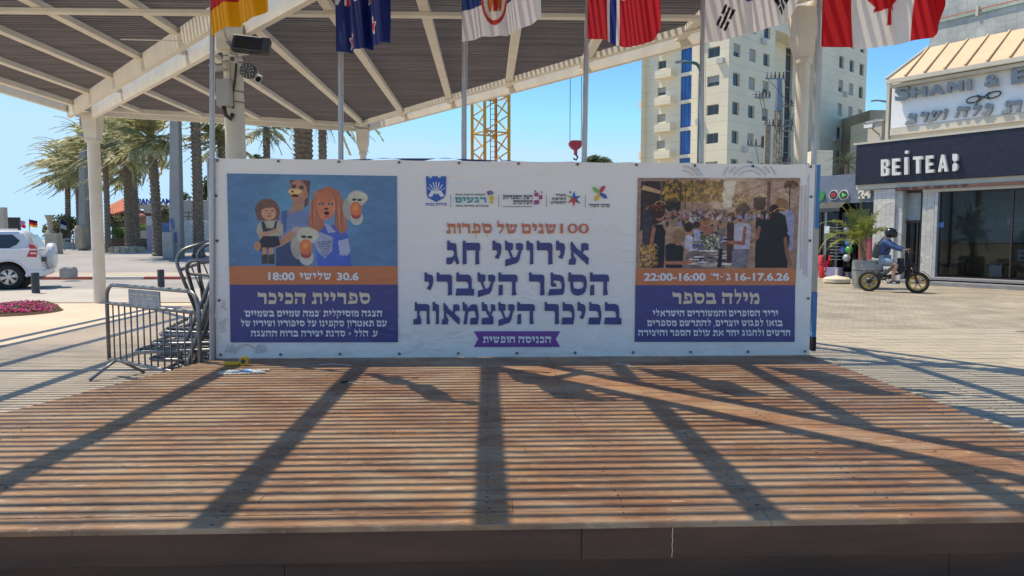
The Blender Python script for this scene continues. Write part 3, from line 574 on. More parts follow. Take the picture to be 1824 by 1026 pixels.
# second printed panel edge seen past the right end of the banner
M['blue_p'] = vinyl('blue_panel_print', (.05, .22, .50)); M['sand_p'] = vinyl('sand_panel_print', (.52, .46, .38))
sp2 = thing('rear_panel', 'blue and sand printed panel edge behind the right end of the banner', 'panel', (3.45, YB+.4, DZ))
for v0, v1, m in ((293, 407, 'blue_p'), (407, 520, 'sand_p'), (520, 600, 'blue_p'), (600, 637, 'dark')):
    a, b = at(1446, v1, YB+.22), at(1462-(v0-290)*.025, v0, YB+.22); MB().box(a.x, b.x, YB+.22, YB+.30, max(a.z, DZ+.01 if v1 > 630 else 0), b.z-.002).build('print_band', M[m], sp2)
# folded blue cloth along the top of the frame
cl = grid_mesh('blue_cloth', lambda s, t: (at(545, 290, YB+.12).x+s*2.3, YB+.05+t*.12, wl.z-.03+.02*np.sin(s*23)*t+.035*np.sin(s*3.1)), 60, 6, None, mat('blue_cloth', (.03, .08, .35), .8)); tag(cl, 'strip of blue cloth folded over the top rail behind the banner', 'cloth')
# ================================================================== PRINTED PICTURES
class Canvas:
    def __init__(s, W, H, n, bg):
        s.W, s.H = W, H; s.nx = n; s.ny = int(n*H/W); s.X, s.Y = np.meshgrid(np.linspace(0, W, s.nx), np.linspace(0, H, s.ny)); s.a = np.zeros((s.ny, s.nx, 3)); s.a[:] = lin(bg)
    def put(s, m, c, al=1.): m = (m.astype(float)*al)[..., None]; s.a = s.a*(1-m)+np.array(lin(c))*m
    def ell(s, cx, cy, rx, ry, c, rot=0., al=1., soft=0.):
        r = math.radians(rot); x = (s.X-cx)*math.cos(r)+(s.Y-cy)*math.sin(r); y = -(s.X-cx)*math.sin(r)+(s.Y-cy)*math.cos(r); d = (x/rx)**2+(y/ry)**2
        s.put(np.clip((1-d)/max(soft, .001), 0, 1) if soft else d < 1, c, al)
    def poly(s, pts, c, al=1.):
        ins = np.zeros(s.X.shape, bool); n = len(pts)
        for i in range(n):
            (x0, y0), (x1, y1) = pts[i], pts[(i+1) % n]
            if y0 == y1: continue
            ins ^= ((s.Y > min(y0, y1)) & (s.Y <= max(y0, y1)) & (s.X < x0+(s.Y-y0)*(x1-x0)/(y1-y0)))
        s.put(ins, c, al)
    def line(s, pts, w, c, al=1.):
        for (x0, y0), (x1, y1) in zip(pts, pts[1:]):
            dx, dy = x1-x0, y1-y0; L = dx*dx+dy*dy+1e-6; t = np.clip(((s.X-x0)*dx+(s.Y-y0)*dy)/L, 0, 1); s.put(np.hypot(s.X-x0-t*dx, s.Y-y0-t*dy) < w/2, c, al)
    def speck(s, x0, x1, y0, y1, n, cols, r0, r1, al=.8):
        for _ in range(n): s.ell(random.uniform(x0, x1), random.uniform(y0, y1), random.uniform(r0, r1), random.uniform(r0, r1), random.choice(cols), random.uniform(0, 90), al)
    def grain(s, k): s.a *= 1+RNG.normal(0, k, s.a.shape[:2])[..., None]
    def shade(s, k=.22, f=3.):
        for o in range(5):
            a_ = RNG.uniform(0, 6.28, 4); fx, fy = f*(1.7**o)*RNG.uniform(.7, 1.3, 2); s.a *= (1+k/(1.35**o)*np.sin(s.X/s.W*fx*6.28+a_[0]+2*np.sin(s.Y/s.H*fy*3+a_[1]))*np.sin(s.Y/s.H*fy*6.28+a_[2]))[..., None]
    def place(s, name, q, gain=2.5):
        (a, b, c_, d_) = q; n = s.nx, s.ny                 # corners in photo pixels: tl, tr, br, bl
        A, B, C_, D_ = [np.array(bp(*p, .0098)) for p in (a, b, c_, d_)]
        def fn(S_, T): T = 1-T; return tuple((A[i]*(1-S_)+B[i]*S_)*(1-T)+(D_[i]*(1-S_)+C_[i]*S_)*T for i in range(3))
        col = np.clip(s.a*gain, 0, .85)[::-1]
        return grid_mesh(name, fn, s.nx, s.ny, lambda S_, T: col, M['picture'], ban, smooth=False)
M['picture'] = paint_mat('printed_picture', .5)
# --- left: two costumed performers with puppets on a blue ground
c = Canvas(1767, 1026, 330, (72, 104, 135))
c.ell(800, 480, 620, 560, (76, 128, 152), 0, .8, .9)
skin, hair = (160, 112, 88), (98, 68, 58)
c.poly([(500, 480), (640, 395), (840, 400), (860, 640), (760, 1026), (490, 1026), (500, 800)], (92, 108, 142)); c.poly([(490, 830), (760, 690), (800, 1026), (490, 1026)], (50, 62, 92))
c.poly([(560, 410), (620, 395), (600, 640), (560, 660)], (64, 82, 120)); c.poly([(680, 300), (790, 300), (800, 380), (640, 440), (650, 390)], (150, 110, 92))
c.poly([(470, 790), (560, 700), (690, 600), (740, 630), (640, 740), (560, 800), (480, 820)], skin); c.ell(720, 620, 60, 40, (150, 130, 120))
c.poly([(645, 60), (865, 60), (840, 330), (800, 370), (800, 200), (660, 120)], (92, 58, 50)); c.ell(735, 190, 92, 130, (152, 104, 84)); c.ell(700, 190, 70, 32, (190, 150, 100)); c.ell(690, 130, 28, 22, (70, 50, 50)); c.ell(770, 145, 28, 22, (70, 50, 50)); c.ell(702, 236, 38, 16, (60, 30, 30)); c.ell(676, 190, 12, 12, (40, 30, 30)); c.ell(820, 230, 22, 34, (150, 95, 80))
# child puppet
c.ell(410, 400, 128, 130, hair); c.poly([(285, 400), (345, 400), (340, 520), (300, 500)], hair); c.poly([(480, 400), (540, 400), (535, 500), (500, 520)], hair); c.ell(425, 430, 76, 82, (172, 122, 98)); c.poly([(345, 400), (430, 300), (510, 400), (470, 372), (390, 375)], hair)
c.ell(400, 402, 14, 7, (70, 50, 50)); c.ell(462, 402, 14, 7, (70, 50, 50)); c.ell(434, 466, 24, 8, (130, 70, 60)); c.ell(432, 436, 9, 9, (140, 90, 75))
c.poly([(350, 520), (520, 515), (575, 560), (570, 680), (330, 720), (290, 640), (310, 560)], (150, 142, 124)); c.poly([(345, 530), (375, 525), (400, 600), (470, 600), (490, 520), (515, 520), (490, 640), (360, 640)], (46, 46, 60)); c.poly([(330, 660), (510, 600), (520, 630), (400, 690), (330, 700)], (165, 118, 96))
c.poly([(310, 760), (360, 690), (520, 690), (540, 790), (460, 820), (330, 860)], (38, 38, 48)); c.ell(300, 800, 38, 55, skin)
for x in (345, 415): c.poly([(x, 820), (x+50, 820), (x+50, 920), (x, 920)], (165, 118, 96)); c.poly([(x-6, 900), (x+58, 890), (x+62, 1000), (x-6, 1000)], (54, 50, 48))
# performer with long orange hair
c.poly([(930, 1026), (900, 700), (1000, 560), (1180, 560), (1260, 700), (1280, 1026)], (58, 82, 155)); c.poly([(880, 740), (960, 640), (1090, 700), (1080, 850), (1000, 940), (930, 860)], (134, 138, 158))
for i in range(7): c.line([(930+i*8, 760+i*26), (1075-i*6, 745+i*24)], 9, (60, 66, 96))
c.poly([(860, 640), (830, 560), (870, 300), (930, 170), (1060, 125), (1160, 180), (1210, 320), (1245, 600), (1180, 670), (1110, 560), (1120, 330), (930, 330), (1010, 560), (960, 630)], (150, 88, 64))
for i in range(30):
    x = random.choice([random.uniform(850, 960), random.uniform(1120, 1230)]); c.line([(x, random.uniform(250, 400)), (x+random.uniform(-12, 12), random.uniform(450, 640))], 7, random.choice([(172, 105, 76), (122, 68, 52), (135, 80, 60)]))
c.ell(1022, 340, 98, 165, (176, 104, 74)); c.ell(1025, 250, 80, 70, (168, 96, 66)); c.ell(925, 225, 30, 42, (160, 100, 80)); c.ell(975, 325, 30, 14, (60, 48, 48)); c.ell(1070, 325, 30, 14, (60, 48, 48)); c.ell(975, 325, 10, 8, (120, 140, 150)); c.ell(1070, 325, 10, 8, (120, 140, 150)); c.ell(1025, 378, 22, 12, (50, 30, 30)); c.ell(1028, 428, 26, 22, (30, 18, 20)); c.ell(1030, 465, 32, 20, (170, 80, 80))
c.poly([(1000, 540), (1060, 560), (1120, 640), (1040, 650)], (140, 145, 170)); c.poly([(1145, 740), (1250, 710), (1272, 860), (1240, 908), (1160, 900)], (142, 146, 168))
# two white duck-like hand puppets
for cx, cy, s_ in ((1340, 330, 1.), (810, 760, 1.12)):
    c.ell(cx-70*s_, cy+40*s_, 75*s_, 130*s_, (142, 138, 126)); c.ell(cx+10, cy-70*s_, 105*s_, 95*s_, (164, 158, 142), 0, 1, .3); c.ell(cx+70*s_, cy-80*s_, 55*s_, 60*s_, (172, 164, 145), 0, 1, .4); c.ell(cx, cy+150*s_, 68*s_, 80*s_, (160, 158, 150))
    c.ell(cx-22*s_, cy-58*s_, 26*s_, 15*s_, (60, 66, 60)); c.ell(cx+35*s_, cy-55*s_, 26*s_, 15*s_, (60, 66, 60)); c.ell(cx-18*s_, cy-58*s_, 8*s_, 8*s_, (10, 10, 10)); c.ell(cx+38*s_, cy-55*s_, 8*s_, 8*s_, (10, 10, 10))
    c.ell(cx-5, cy+110*s_, 52*s_, 50*s_, (150, 60, 60)); c.ell(cx-5, cy+45*s_, 60*s_, 80*s_, (185, 98, 62)); c.ell(cx-8, cy+30*s_, 34*s_, 42*s_, (200, 130, 70), 0, .8, .8)
c.shade(.07, 4); c.grain(.05); c.place('picture', [(404, 309), (707, 313.5), (708, 474), (408, 474)], 1.55)
# --- right: evening book fair in a street
c = Canvas(1811, 1026, 330, (118, 96, 88))
for i in range(40): c.ell(1000, i*9-20, 420-i*6, 140, (166, 150, 142), 0, .05, .8)
c.poly([(900, 36), (1120, 36), (1050, 330), (960, 330)], (168, 158, 150)); c.poly([(1090, 36), (1811, 36), (1811, 330), (1060, 330)], (132, 112, 102))
for i in range(150): x = random.uniform(1100, 1790); y = random.uniform(50, 300); c.poly([(x, y), (x+22, y), (x+22, y+14), (x, y+14)], random.choice([(104, 86, 80), (148, 128, 114), (120, 98, 88)]), .7)
c.poly([(36, 36), (330, 36), (480, 400), (36, 600)], (50, 42, 42)); c.poly([(60, 80), (430, 200), (430, 220), (40, 130)], (150, 122, 92)); c.poly([(40, 230), (470, 260), (470, 420), (40, 430)], (44, 38, 40))
c.speck(300, 940, 36, 260, 520, [(124, 98, 52), (92, 74, 44), (60, 50, 38), (142, 112, 56), (76, 66, 44)], 8, 30); c.speck(1060, 1230, 190, 320, 60, [(110, 84, 60), (80, 66, 50)], 8, 20); c.speck(1640, 1790, 40, 110, 80, [(60, 48, 40), (96, 74, 54)], 6, 18)
for x, w, c_ in ((262, 26, (84, 66, 58)), (1465, 40, (86, 64, 58)), (1700, 14, (70, 52, 46)), (475, 10, (60, 46, 40)), (530, 10, (60, 46, 40)), (610, 10, (80, 60, 50))): c.poly([(x-w/2, 40), (x+w/2, 40), (x+w/2, 430), (x-w/2, 430)], c_)
c.poly([(300, 430), (1500, 430), (1760, 1026), (30, 1026)], (122, 100, 88)); c.speck(300, 1500, 360, 470, 260, [(60, 50, 54), (96, 80, 84), (128, 96, 84), (48, 42, 46), (120, 110, 130)], 8, 26)
for _ in range(26):
    x = random.uniform(330, 1080); y = random.uniform(360, 560); k = (y-250)/420; c.ell(x, y+48*k, 34*k, 70*k, random.choice([(50, 46, 54), (96, 104, 134), (122, 84, 76), (60, 50, 50), (132, 128, 140)])); c.ell(x, y-22*k, 20*k, 26*k, random.choice([(50, 36, 32), (70, 48, 40), (128, 86, 66)]))
c.poly([(620, 700), (980, 560), (1010, 700), (990, 1026), (520, 1026)], (92, 84, 88))
for _ in range(70):
    x = random.uniform(560, 980); y = random.uniform(600, 1000); w = 50+(y-600)*.2; c.poly([(x, y), (x+w, y-4), (x+w, y+14), (x, y+16)], random.choice([(150, 150, 160), (60, 84, 130), (130, 116, 112), (90, 70, 74), (168, 164, 166), (50, 50, 66)]))
c.speck(730, 920, 620, 800, 200, [(60, 66, 50), (84, 88, 66), (150, 146, 136), (46, 50, 42)], 6, 18)
c.poly([(930, 800), (970, 800), (960, 1010), (910, 1010)], (30, 28, 34))
def person(x, head, bx0, by0, bw, bh, hc, bc, sk, arm=None):
    c.poly([(bx0, by0), (bx0+bw*.25, by0-bh*.08), (bx0+bw*.75, by0-bh*.08), (bx0+bw, by0+bh*.1), (bx0+bw*.95, by0+bh), (bx0+bw*.05, by0+bh)], bc); c.ell(head[0], head[1], head[2]*.8, head[3]*.9, sk); c.ell(head[0]-x*.25*head[2], head[1]-head[3]*.25, head[2], head[3]*.85, hc)
    if arm: c.line(arm, 40, sk)
person(1, (100, 310, 34, 48), 60, 370, 110, 400, (60, 44, 40), (52, 48, 56), (120, 84, 70)); person(1, (250, 400, 82, 92), 170, 560, 150, 460, (50, 34, 34), (34, 34, 42), (128, 86, 72), [(190, 570), (165, 740)])
c.speck(160, 280, 290, 360, 60, [(100, 60, 44), (50, 34, 34)], 8, 18); person(-1, (460, 680, 72, 90), 320, 760, 210, 260, (110, 88, 74), (32, 32, 38), (132, 88, 74), [(330, 960), (560, 960), (640, 940)])
person(1, (590, 570, 52, 66), 540, 660, 90, 140, (46, 36, 38), (138, 138, 158), (128, 90, 76)); person(1, (680, 540, 36, 44), 640, 590, 70, 120, (54, 40, 40), (124, 134, 160), (128, 90, 76)); person(1, (780, 500, 40, 50), 740, 540, 100, 100, (112, 78, 54), (124, 84, 72), (130, 90, 76))
person(-1, (1050, 450, 46, 60), 1010, 500, 80, 460, (48, 36, 36), (60, 44, 46), (124, 80, 68)); person(-1, (1160, 400, 86, 100), 1090, 530, 190, 270, (40, 32, 36), (134, 134, 154), (118, 76, 66), [(1210, 560), (1200, 740), (1020, 720)]); c.ell(1195, 310, 34, 32, (40, 32, 36)); c.poly([(1080, 800), (1270, 800), (1250, 1010), (1070, 1010)], (92, 90, 104)); c.poly([(980, 680), (1080, 690), (1075, 708), (980, 700)], (40, 38, 44))
person(-1, (1350, 310, 72, 90), 1330, 420, 170, 600, (34, 28, 30), (34, 32, 38), (116, 76, 66), [(1370, 560), (1350, 680), (1290, 720)]); c.speck(1300, 1430, 220, 300, 60, [(34, 28, 30), (44, 34, 34)], 8, 16)
person(1, (1630, 310, 70, 80), 1590, 390, 180, 420, (112, 84, 60), (112, 116, 146), (110, 80, 66)); person(1, (1545, 380, 56, 76), 1500, 420, 90, 300, (48, 36, 36), (60, 48, 52), (100, 70, 60)); person(1, (1600, 520, 96, 120), 1480, 620, 240, 400, (30, 26, 30), (34, 32, 38), (110, 74, 64), [(1670, 680), (1700, 860), (1740, 980)]); c.poly([(1500, 560), (1560, 410), (1660, 420), (1700, 600), (1600, 780), (1480, 760)], (30, 26, 30))
for _ in range(60):     # heads and shoulders far down the street
    x = random.uniform(320, 1500); y = random.uniform(385, 450); c.ell(x, y+22, 13, 24, random.choice([(44, 40, 50), (104, 110, 140), (130, 80, 70), (140, 134, 140), (64, 50, 52)])); c.ell(x, y-6, 8, 11, random.choice([(46, 32, 28), (116, 78, 60)])); c.ell(x+3, y-10, 6, 5, (210, 160, 110), 0, .6)
for hx, hy, r_ in ((250, 330, 70), (1165, 320, 78), (1370, 250, 70), (1640, 250, 64), (1600, 430, 90), (460, 620, 64), (590, 525, 46), (780, 465, 34)):      # low sun rimming the hair
    c.line([(hx+r_*math.cos(q), hy+r_*math.sin(q)) for q in np.linspace(-2.6, -.5, 9)], 7, (220, 165, 110), .55)
c.speck(30, 240, 750, 1010, 260, [(140, 108, 66), (96, 72, 48), (60, 48, 38), (160, 128, 80)], 5, 16)
c.ell(1040, 200, 520, 300, (230, 190, 150), 0, .10, .9); c.shade(.16, 6); c.a = np.clip((c.a-.12)*1.12+.12, .004, 1)*np.array([1.06, .97, .84]); c.grain(.08); c.place('picture', [(1136.5, 317), (1425.5, 317), (1418.5, 478.5), (1133, 478.5)], 1.8)
# ================================================================== FLAGPOLES AND FLAGS
M['pole'] = mat('brushed_flagpole', (.42, .41, .42), .38, .5, var=.06, scale=20); M['rope'] = mat('white_rope', (.7, .7, .68), .8)
YP = YB+.2
names = ['under the red and gold flag', 'under the blue flag with red stars', 'under the white and blue flag with a crest', 'under the red flag with a blue cross', 'under the white flag with a blue disc', 'under the red and white maple leaf flag']
PU = [(378, 378), (606, 607), (827, 826), (1045, 1040), (1251, 1249), (1458, 1447)]
PX = []
for i, (ut, ub) in enumerate(PU):
    yp = YP if i else YB-.02
    a, b = at(ub, 289, yp), at(ut, 60, yp); dd = (b-a)/(b.z-a.z); lo = a+dd*((DZ if i == 0 else .3)-a.z); hi = a+dd*(4.47-a.z)
    if i == 5: lo = Vector((a.x, yp, .3)); hi = Vector((b.x, yp, 4.47))
    t = thing('flagpole', 'grey metal flagpole '+names[i], 'flagpole', lo, group='flagpoles along the banner')
    MB().tube([lo, lo+(hi-lo)*.5, hi], [.028, .026, .021], 14).build('pole', M['pole'], t, smooth='auto'); MB().sph(hi+Vector((0, 0, .02)), .03, 12, 8).build('finial', M['pole'], t, smooth=True)
    MB().tube([lo+Vector((.036, -.01, .7)), hi+Vector((.03, -.01, -.1))], .003, 4).build('halyard', M['rope'], t)
    PX.append((lo, hi, yp))
M['flagm'] = paint_mat('printed_flag_cloth', .7, trans=.6)
def flag(i, label, bottom, colf, H=.92, seed=1, amp=.1, waves=3.2, pinch=0., fly=.8):
    """bottom: photo outline of the lower hem [(u, v)...] from the hoist outwards"""
    lo, hi, yp = PX[i]; yy = yp-.02; us = np.array([p[0] for p in bottom], float); vs = np.array([p[1] for p in bottom], float); uu = (us-us[0])/(us[-1]-us[0])
    PP = [at(u, v, yy-fly*f) for (u, v), f in zip(bottom, uu)]; xs = np.array([p.x for p in PP]); zs = np.array([p.z for p in PP])   # the cloth blows outwards and towards the stage
    def fn(s, t):
        xb = np.interp(s, uu, xs); zb = np.interp(s, uu, zs); k = .25+.75*np.sin(np.clip(s*1.5, 0, 1)*math.pi/2)
        fold = np.sin(s*waves*6.28+seed+t*1.6)+.45*np.sin(s*waves*14.1-seed*2+t*3.7)
        x = xb + (lo.x+(hi.x-lo.x)*(zb-lo.z)/(hi.z-lo.z)-xs[0])*0 + pinch*(t)*s*.3 + .012*np.cos(s*waves*6.28+seed)*s
        z = zb + t*(H*(1-.10*s)) + .022*fold*s
        return x, yy - .01 - fly*s + amp*1.5*k*fold*np.clip(s*4, 0, 1)*.55, z
    f = grid_mesh('flag', fn, 150, 90, colf, M['flagm'], None, (lo.x, yy, 3.6)); tag(f, label, 'flag', 'national flags on the poles above the banner'); return f
def stripes(*cols): # bottom to top
    A = [np.array(lin(c)) for c in cols]
    def f(s, t):
        k = np.clip((t*len(A)).astype(int), 0, len(A)-1); return np.choose(k[..., None], A)
    return f
def mixm(C, m, c): C[m] = lin(c); return C
def flat(c):
    return lambda s, t: np.broadcast_to(np.array(lin(c)), s.shape+(3,)).copy()
flag(0, 'red and gold striped flag on the pole left of the thick column', [(377, 66), (384, 60), (400, 52), (430, 44), (455, 34), (472, 20)], stripes((235, 165, 20), (190, 20, 35), (20, 20, 20)), seed=2, amp=.09, waves=1.8, fly=1.2, H=.72)
def nz(s, t):
    C = flat((28, 50, 120))(s, t); cx = (s < .45) & (t > .5); u, v = s/.45, (t-.5)/.5
    mixm(C, cx & (np.abs(u-v) < .12), (230, 230, 235)); mixm(C, cx & (np.abs(u+v-1) < .12), (230, 230, 235)); mixm(C, cx & ((np.abs(u-.5) < .14) | (np.abs(v-.5) < .2)), (230, 230, 235)); mixm(C, cx & ((np.abs(u-.5) < .08) | (np.abs(v-.5) < .12)), (200, 30, 45))
    for x, y, r in ((.72, .82, .05), (.62, .55, .05), (.86, .6, .045), (.74, .2, .06), (.3, .12, .06)):
        a = np.arctan2((t-y), (s-x)*1.4); d = np.hypot((s-x)*1.4, t-y); rr = r*(1-.5*np.abs(np.cos(2.5*a+.8))); mixm(C, d < rr*1.8, (235, 235, 240)); mixm(C, d < rr*1.3, (205, 30, 45))
    return C
flag(1, 'blue flag with red stars blown into folds, second from the left', [(599, 92), (612, 93), (632, 91), (650, 88), (672, 82), (691, 76)], nz, seed=4, amp=.14, waves=2.4, fly=1.3)
def rs(s, t):
    C = stripes((232, 232, 236), (22, 62, 130), (190, 35, 50))(s, t); d = np.hypot((s-.42)/.17, (t-.42)/.3); m = (d < 1) & (t < .66); mixm(C, m, (190, 60, 50)); mixm(C, (np.hypot((s-.42)/.14, (t-.42)/.25) < 1), (232, 225, 220))
    for sx in (-1, 1): mixm(C, np.hypot((s-.42-sx*.06)/.035, (t-.42)/.16) < 1, (196, 110, 50))
    mixm(C, (np.abs(s-.42) < .03) & (np.abs(t-.4) < .14), (180, 50, 50)); mixm(C, (np.abs(s-.42) < .006) | (np.abs(t-.4) < .008), (232, 225, 220)) if False else C
    mixm(C, (np.abs(s-.42) < .09) & (t > .66) & (t < .8), (212, 150, 50)); return C
flag(2, 'white, blue and red flag with a red and gold crest', [(823, 75), (845, 71), (880, 66), (915, 58), (945, 46), (962, 30)], rs, seed=1, amp=.12, waves=1.9, fly=1.25)
def no(s, t):
    C = flat((205, 32, 50))(s, t); w = (np.abs(s-.36) < .09) | (np.abs(t-.62) < .12); mixm(C, w, (235, 235, 238)); mixm(C, (np.abs(s-.36) < .045) | (np.abs(t-.62) < .06), (25, 50, 140)); return C
flag(3, 'red flag with a white edged blue cross, tail curled up', [(1046, 69), (1070, 72), (1092, 78), (1112, 83), (1140, 82), (1163, 72), (1175, 50)], no, seed=3, amp=.12, waves=1.6, fly=1.25)
def kr(s, t):
    C = flat((236, 236, 238))(s, t); d = np.hypot((s-.5)*1.5, t-.62); mixm(C, d < .27, (24, 60, 150)); mixm(C, (d < .27) & (t > .62+.1*np.sin((s-.5)*20)), (205, 40, 55))
    for cx, cy, a in ((.22, .24, .98), (.78, .24, -.98), (.22, .96, -.98), (.78, .96, .98)):
        x, y = (s-cx)*1.5, t-cy; u = x*math.cos(a)+y*math.sin(a); v = -x*math.sin(a)+y*math.cos(a)
        for o in (-.07, 0, .07): mixm(C, (np.abs(v-o) < .022) & (np.abs(u) < .12) & ((np.abs(u) > .012) | (o == 0)), (22, 22, 26))
    return C
flag(4, 'white flag with a blue and red disc and black bars', [(1254, 77), (1280, 74), (1320, 64), (1360, 54), (1395, 40), (1425, 16)], kr, seed=5, amp=.08, waves=2.6, fly=1.1)
def ca(s, t):
    C = flat((236, 236, 238))(s, t); mixm(C, (s < .25) | (s > .75), (205, 28, 40))
    pts = [(.5, .93), (.47, .84), (.43, .87), (.445, .68), (.39, .76), (.38, .72), (.32, .74), (.34, .63), (.31, .60), (.42, .44), (.41, .38), (.49, .40), (.487, .22), (.513, .22), (.51, .40), (.59, .38), (.58, .44), (.69, .60), (.66, .63), (.68, .74), (.62, .72), (.61, .76), (.555, .68), (.57, .87), (.53, .84)]
    ins = np.zeros(s.shape, bool)
    for i in range(len(pts)):
        (x0, y0), (x1, y1) = pts[i], pts[(i+1) % len(pts)]
        if y0 != y1: ins ^= ((t > min(y0, y1)) & (t <= max(y0, y1)) & (s < x0+(t-y0)*(x1-x0)/(y1-y0)))
    return mixm(C, ins, (205, 28, 40))
flag(5, 'red and white maple leaf flag at the far right', [(1462, 84), (1500, 85), (1545, 87), (1600, 80), (1650, 68), (1672, 40), (1684, 10)], ca, seed=2, amp=.09, waves=2.8, fly=.95)
# ================================================================== CROWD BARRIERS
def barrier(name, label, group='crowd barriers', feet=True, sign=False, detail=True):
    t = thing(name, label, 'barrier', (0, 0, 0), group=group, local=True); L_, H = 1.86, 1.05; r = .021
    n8 = 12 if detail else 7
    pts = [(0, 0, .19), (0, 0, H-.16)]+[(.16-.16*math.cos(a), 0, H-.16+.16*math.sin(a)) for a in np.linspace(.3, math.pi/2, 5)]
    pts2 = [(L_-x, y, z) for x, y, z in reversed(pts)]
    MB().tube(pts+pts2, r, n8).build('rail_loop', M['galv'], t, smooth=True)
    MB().tube([(0, 0, .20), (L_, 0, .20)], r*.9, n8).build('rail', M['galv'], t, smooth=True); MB().tube([(.0, 0, .84), (L_, 0, .84)], r*.9, n8).build('rail', M['galv'], t, smooth=True)
    n = 13
    for i in range(1, n+1):
        x = L_*i/(n+1); MB().tube([(x, 0, .2), (x, 0, .84)], .009, 6).build('bar', M['galv'], t, smooth=True)
    if feet:
        for x in (.18, L_-.18):
            MB().tube([(x, -.3, .02), (x, 0, .21), (x, .3, .02)], .018, 7).build('foot', M['galv'], t, smooth=True)
    return t
M['plate'] = mat('painted_plate', (.30, .33, .38), .5, .3); M['cut'] = mat('cut_out_letter', (.62, .56, .48), .7)
b0 = barrier('crowd_barrier', 'crowd barrier with a lettered plate standing at the left edge of the stage', 'crowd barriers')
A, B = Vector((-4.32, 8.22, 0)), Vector((-2.86, 7.10, 0)); b0.location = A; b0.rotation_euler = (0, 0, math.atan2(B.y-A.y, B.x-A.x))
pl = MB(); pl.box(.52, 1.16, -.012, .0, .855, 1.02); plo = pl.build('name_plate', M['plate'], b0)
mb = MB()
for k, q in enumerate(he_polys('עיריית נתניה', 0, .56, .0, .055)): mb.add([(1.12-x, -.0135-.0001*k, .93+z) for x, z in q], [tuple(range(len(q)))])
mb.build('plate_lettering', M['cut'], plo, fix=False)['kind'] = 'stuff'
proto = barrier('crowd_barrier', '', 'barriers piled behind the banner', detail=False)
random.seed(11)
def put(o, loc, rot): o.location = loc; o.rotation_euler = rot
first = True
lay = []
for i in range(8): lay.append(((-3.58+random.uniform(-.16, .12), 8.75+random.uniform(-.15, .2), .08+i*.075), (math.pi/2+random.uniform(-.06, .06), random.uniform(-.04, .04), random.uniform(-.10, .14)), 'lying flat in the pile, layer %d from the ground' % (i+1)))
upr = ['leaning steeply', 'tipped to the left', 'half sunk in the pile', 'standing nearly upright', 'tilted towards the stage', 'jammed in crosswise', 'with one foot in the air', 'rearmost', 'second from the back', 'set on its end nearest the banner', 'set on its end and leaning left', 'set on its end at the back', 'set on its end with its feet outwards']
for i in range(9):
    # upright barriers packed side by side, seen end on: their planes run back and to the right
    lay.append(((-3.2+random.uniform(-.14, .12), 8.35+i*.10, .44+random.uniform(-.12, .30)+i*.03), (random.uniform(-.25, .25), random.uniform(-.38, .22), random.uniform(-.08, .45)), upr[i]))
for i in range(4): lay.append(((-3.22+i*.09, 8.5+i*.2, .1+.1*i), (random.uniform(1.2, 1.7), -1.25+.12*i, random.uniform(-.2, .3)), upr[9+i]))
ups = ['high in the heap with its end sticking out', 'across the top of the heap', 'sliding off the front of the heap', 'wedged under the topmost', 'showing a bent foot', 'sloping down behind the banner', 'third from the top', 'lying askew at the very top']
for i in range(8): lay.append(((-3.30+random.uniform(-.15, .15), 8.5+i*.12, .50+i*.075), (random.uniform(.3, 1.4), random.uniform(.05, .4), random.uniform(-.06, .3)), ups[i]))
ords = ['lowest', 'second', 'third', 'fourth', 'fifth', 'sixth', 'seventh', 'topmost']
for i, (l, r, w) in enumerate(lay):
    o = proto if first else copy_tree(proto); first = False; put(o, l, r)
    o['label'] = ('galvanised crowd barrier lying flat, %s of the flat ones stacked left of the banner' % ords[i]) if i < 8 else ('barrier %s, left of the banner' % w)
# ================================================================== LITTER ON THE STAGE
M['film'] = mat('clear_blue_plastic', (.72, .78, .80), .25, trans=.3); M['film_b'] = mat('blue_print_on_plastic', (.05, .30, .62), .4)
c0 = gnd(430, 664, DZ); bagf = lambda s, t: (c0.x-.19+s*.40+.02*np.sin(t*9), c0.y-.10+t*.20+.05*(s-.5), DZ+.008+.018*np.abs(np.sin(s*7+t*5))*np.sin(np.clip(s, 0, 1)*3.14)**.5*np.sin(t*3.14)+.006*np.sin(s*31+t*17)**2)
bag = grid_mesh('plastic_bag', bagf, 40, 24, None, M['film'], None, c0); tag(bag, 'crumpled clear plastic bag with a blue print on the stage boards', 'bag')
g = grid_mesh('blue_print', lambda s, t: tuple(q+(.006 if k == 2 else 0) for k, q in enumerate(bagf(.45+s*.28, .25+t*.35))), 14, 10, None, M['film_b'], None, (0, 0, 0)); g.parent = bag; g.location = -Vector(c0)
t = thing('tape_dispenser', 'small yellow tape dispenser lying at the foot of the banner', 'tape dispenser', gnd(424, 651, DZ)); c1 = gnd(424, 651, DZ)
M['yellow'] = mat('yellow_plastic', (.75, .42, .03), .4)
MB().box(c1.x-.13, c1.x+.02, c1.y-.03, c1.y+.02, DZ+.002, DZ+.04).build('handle', M['yellow'], t, bevel=.012); MB().cyl((c1.x+.06, c1.y-.03, DZ+.045), (c1.x+.06, c1.y+.03, DZ+.045), .042, n=20).build('roll', M['yellow'], t, smooth='auto'); MB().cyl((c1.x+.06, c1.y-.035, DZ+.045), (c1.x+.06, c1.y+.035, DZ+.045), .022, n=16).build('core', M['blackm'], t, smooth='auto')
c2 = gnd(614, 682, DZ); t = thing('wire_scrap', 'twist of dark wire with a pale tail on the stage boards', 'wire', c2)
MB().tube([c2+Vector((.03*math.cos(a*1.3)*(1-.02*a), .02*math.sin(a*1.9), .01+.004*math.sin(a*5))) for a in np.linspace(0, 14, 40)], .004, 5).build('coil', M['rubber'], t); MB().tube([c2+Vector((.02, -.01, .008)), c2+Vector((.07, -.05, .012)), c2+Vector((.12, -.075, .005))], .0025, 5).build('tail', M['rope'], t)
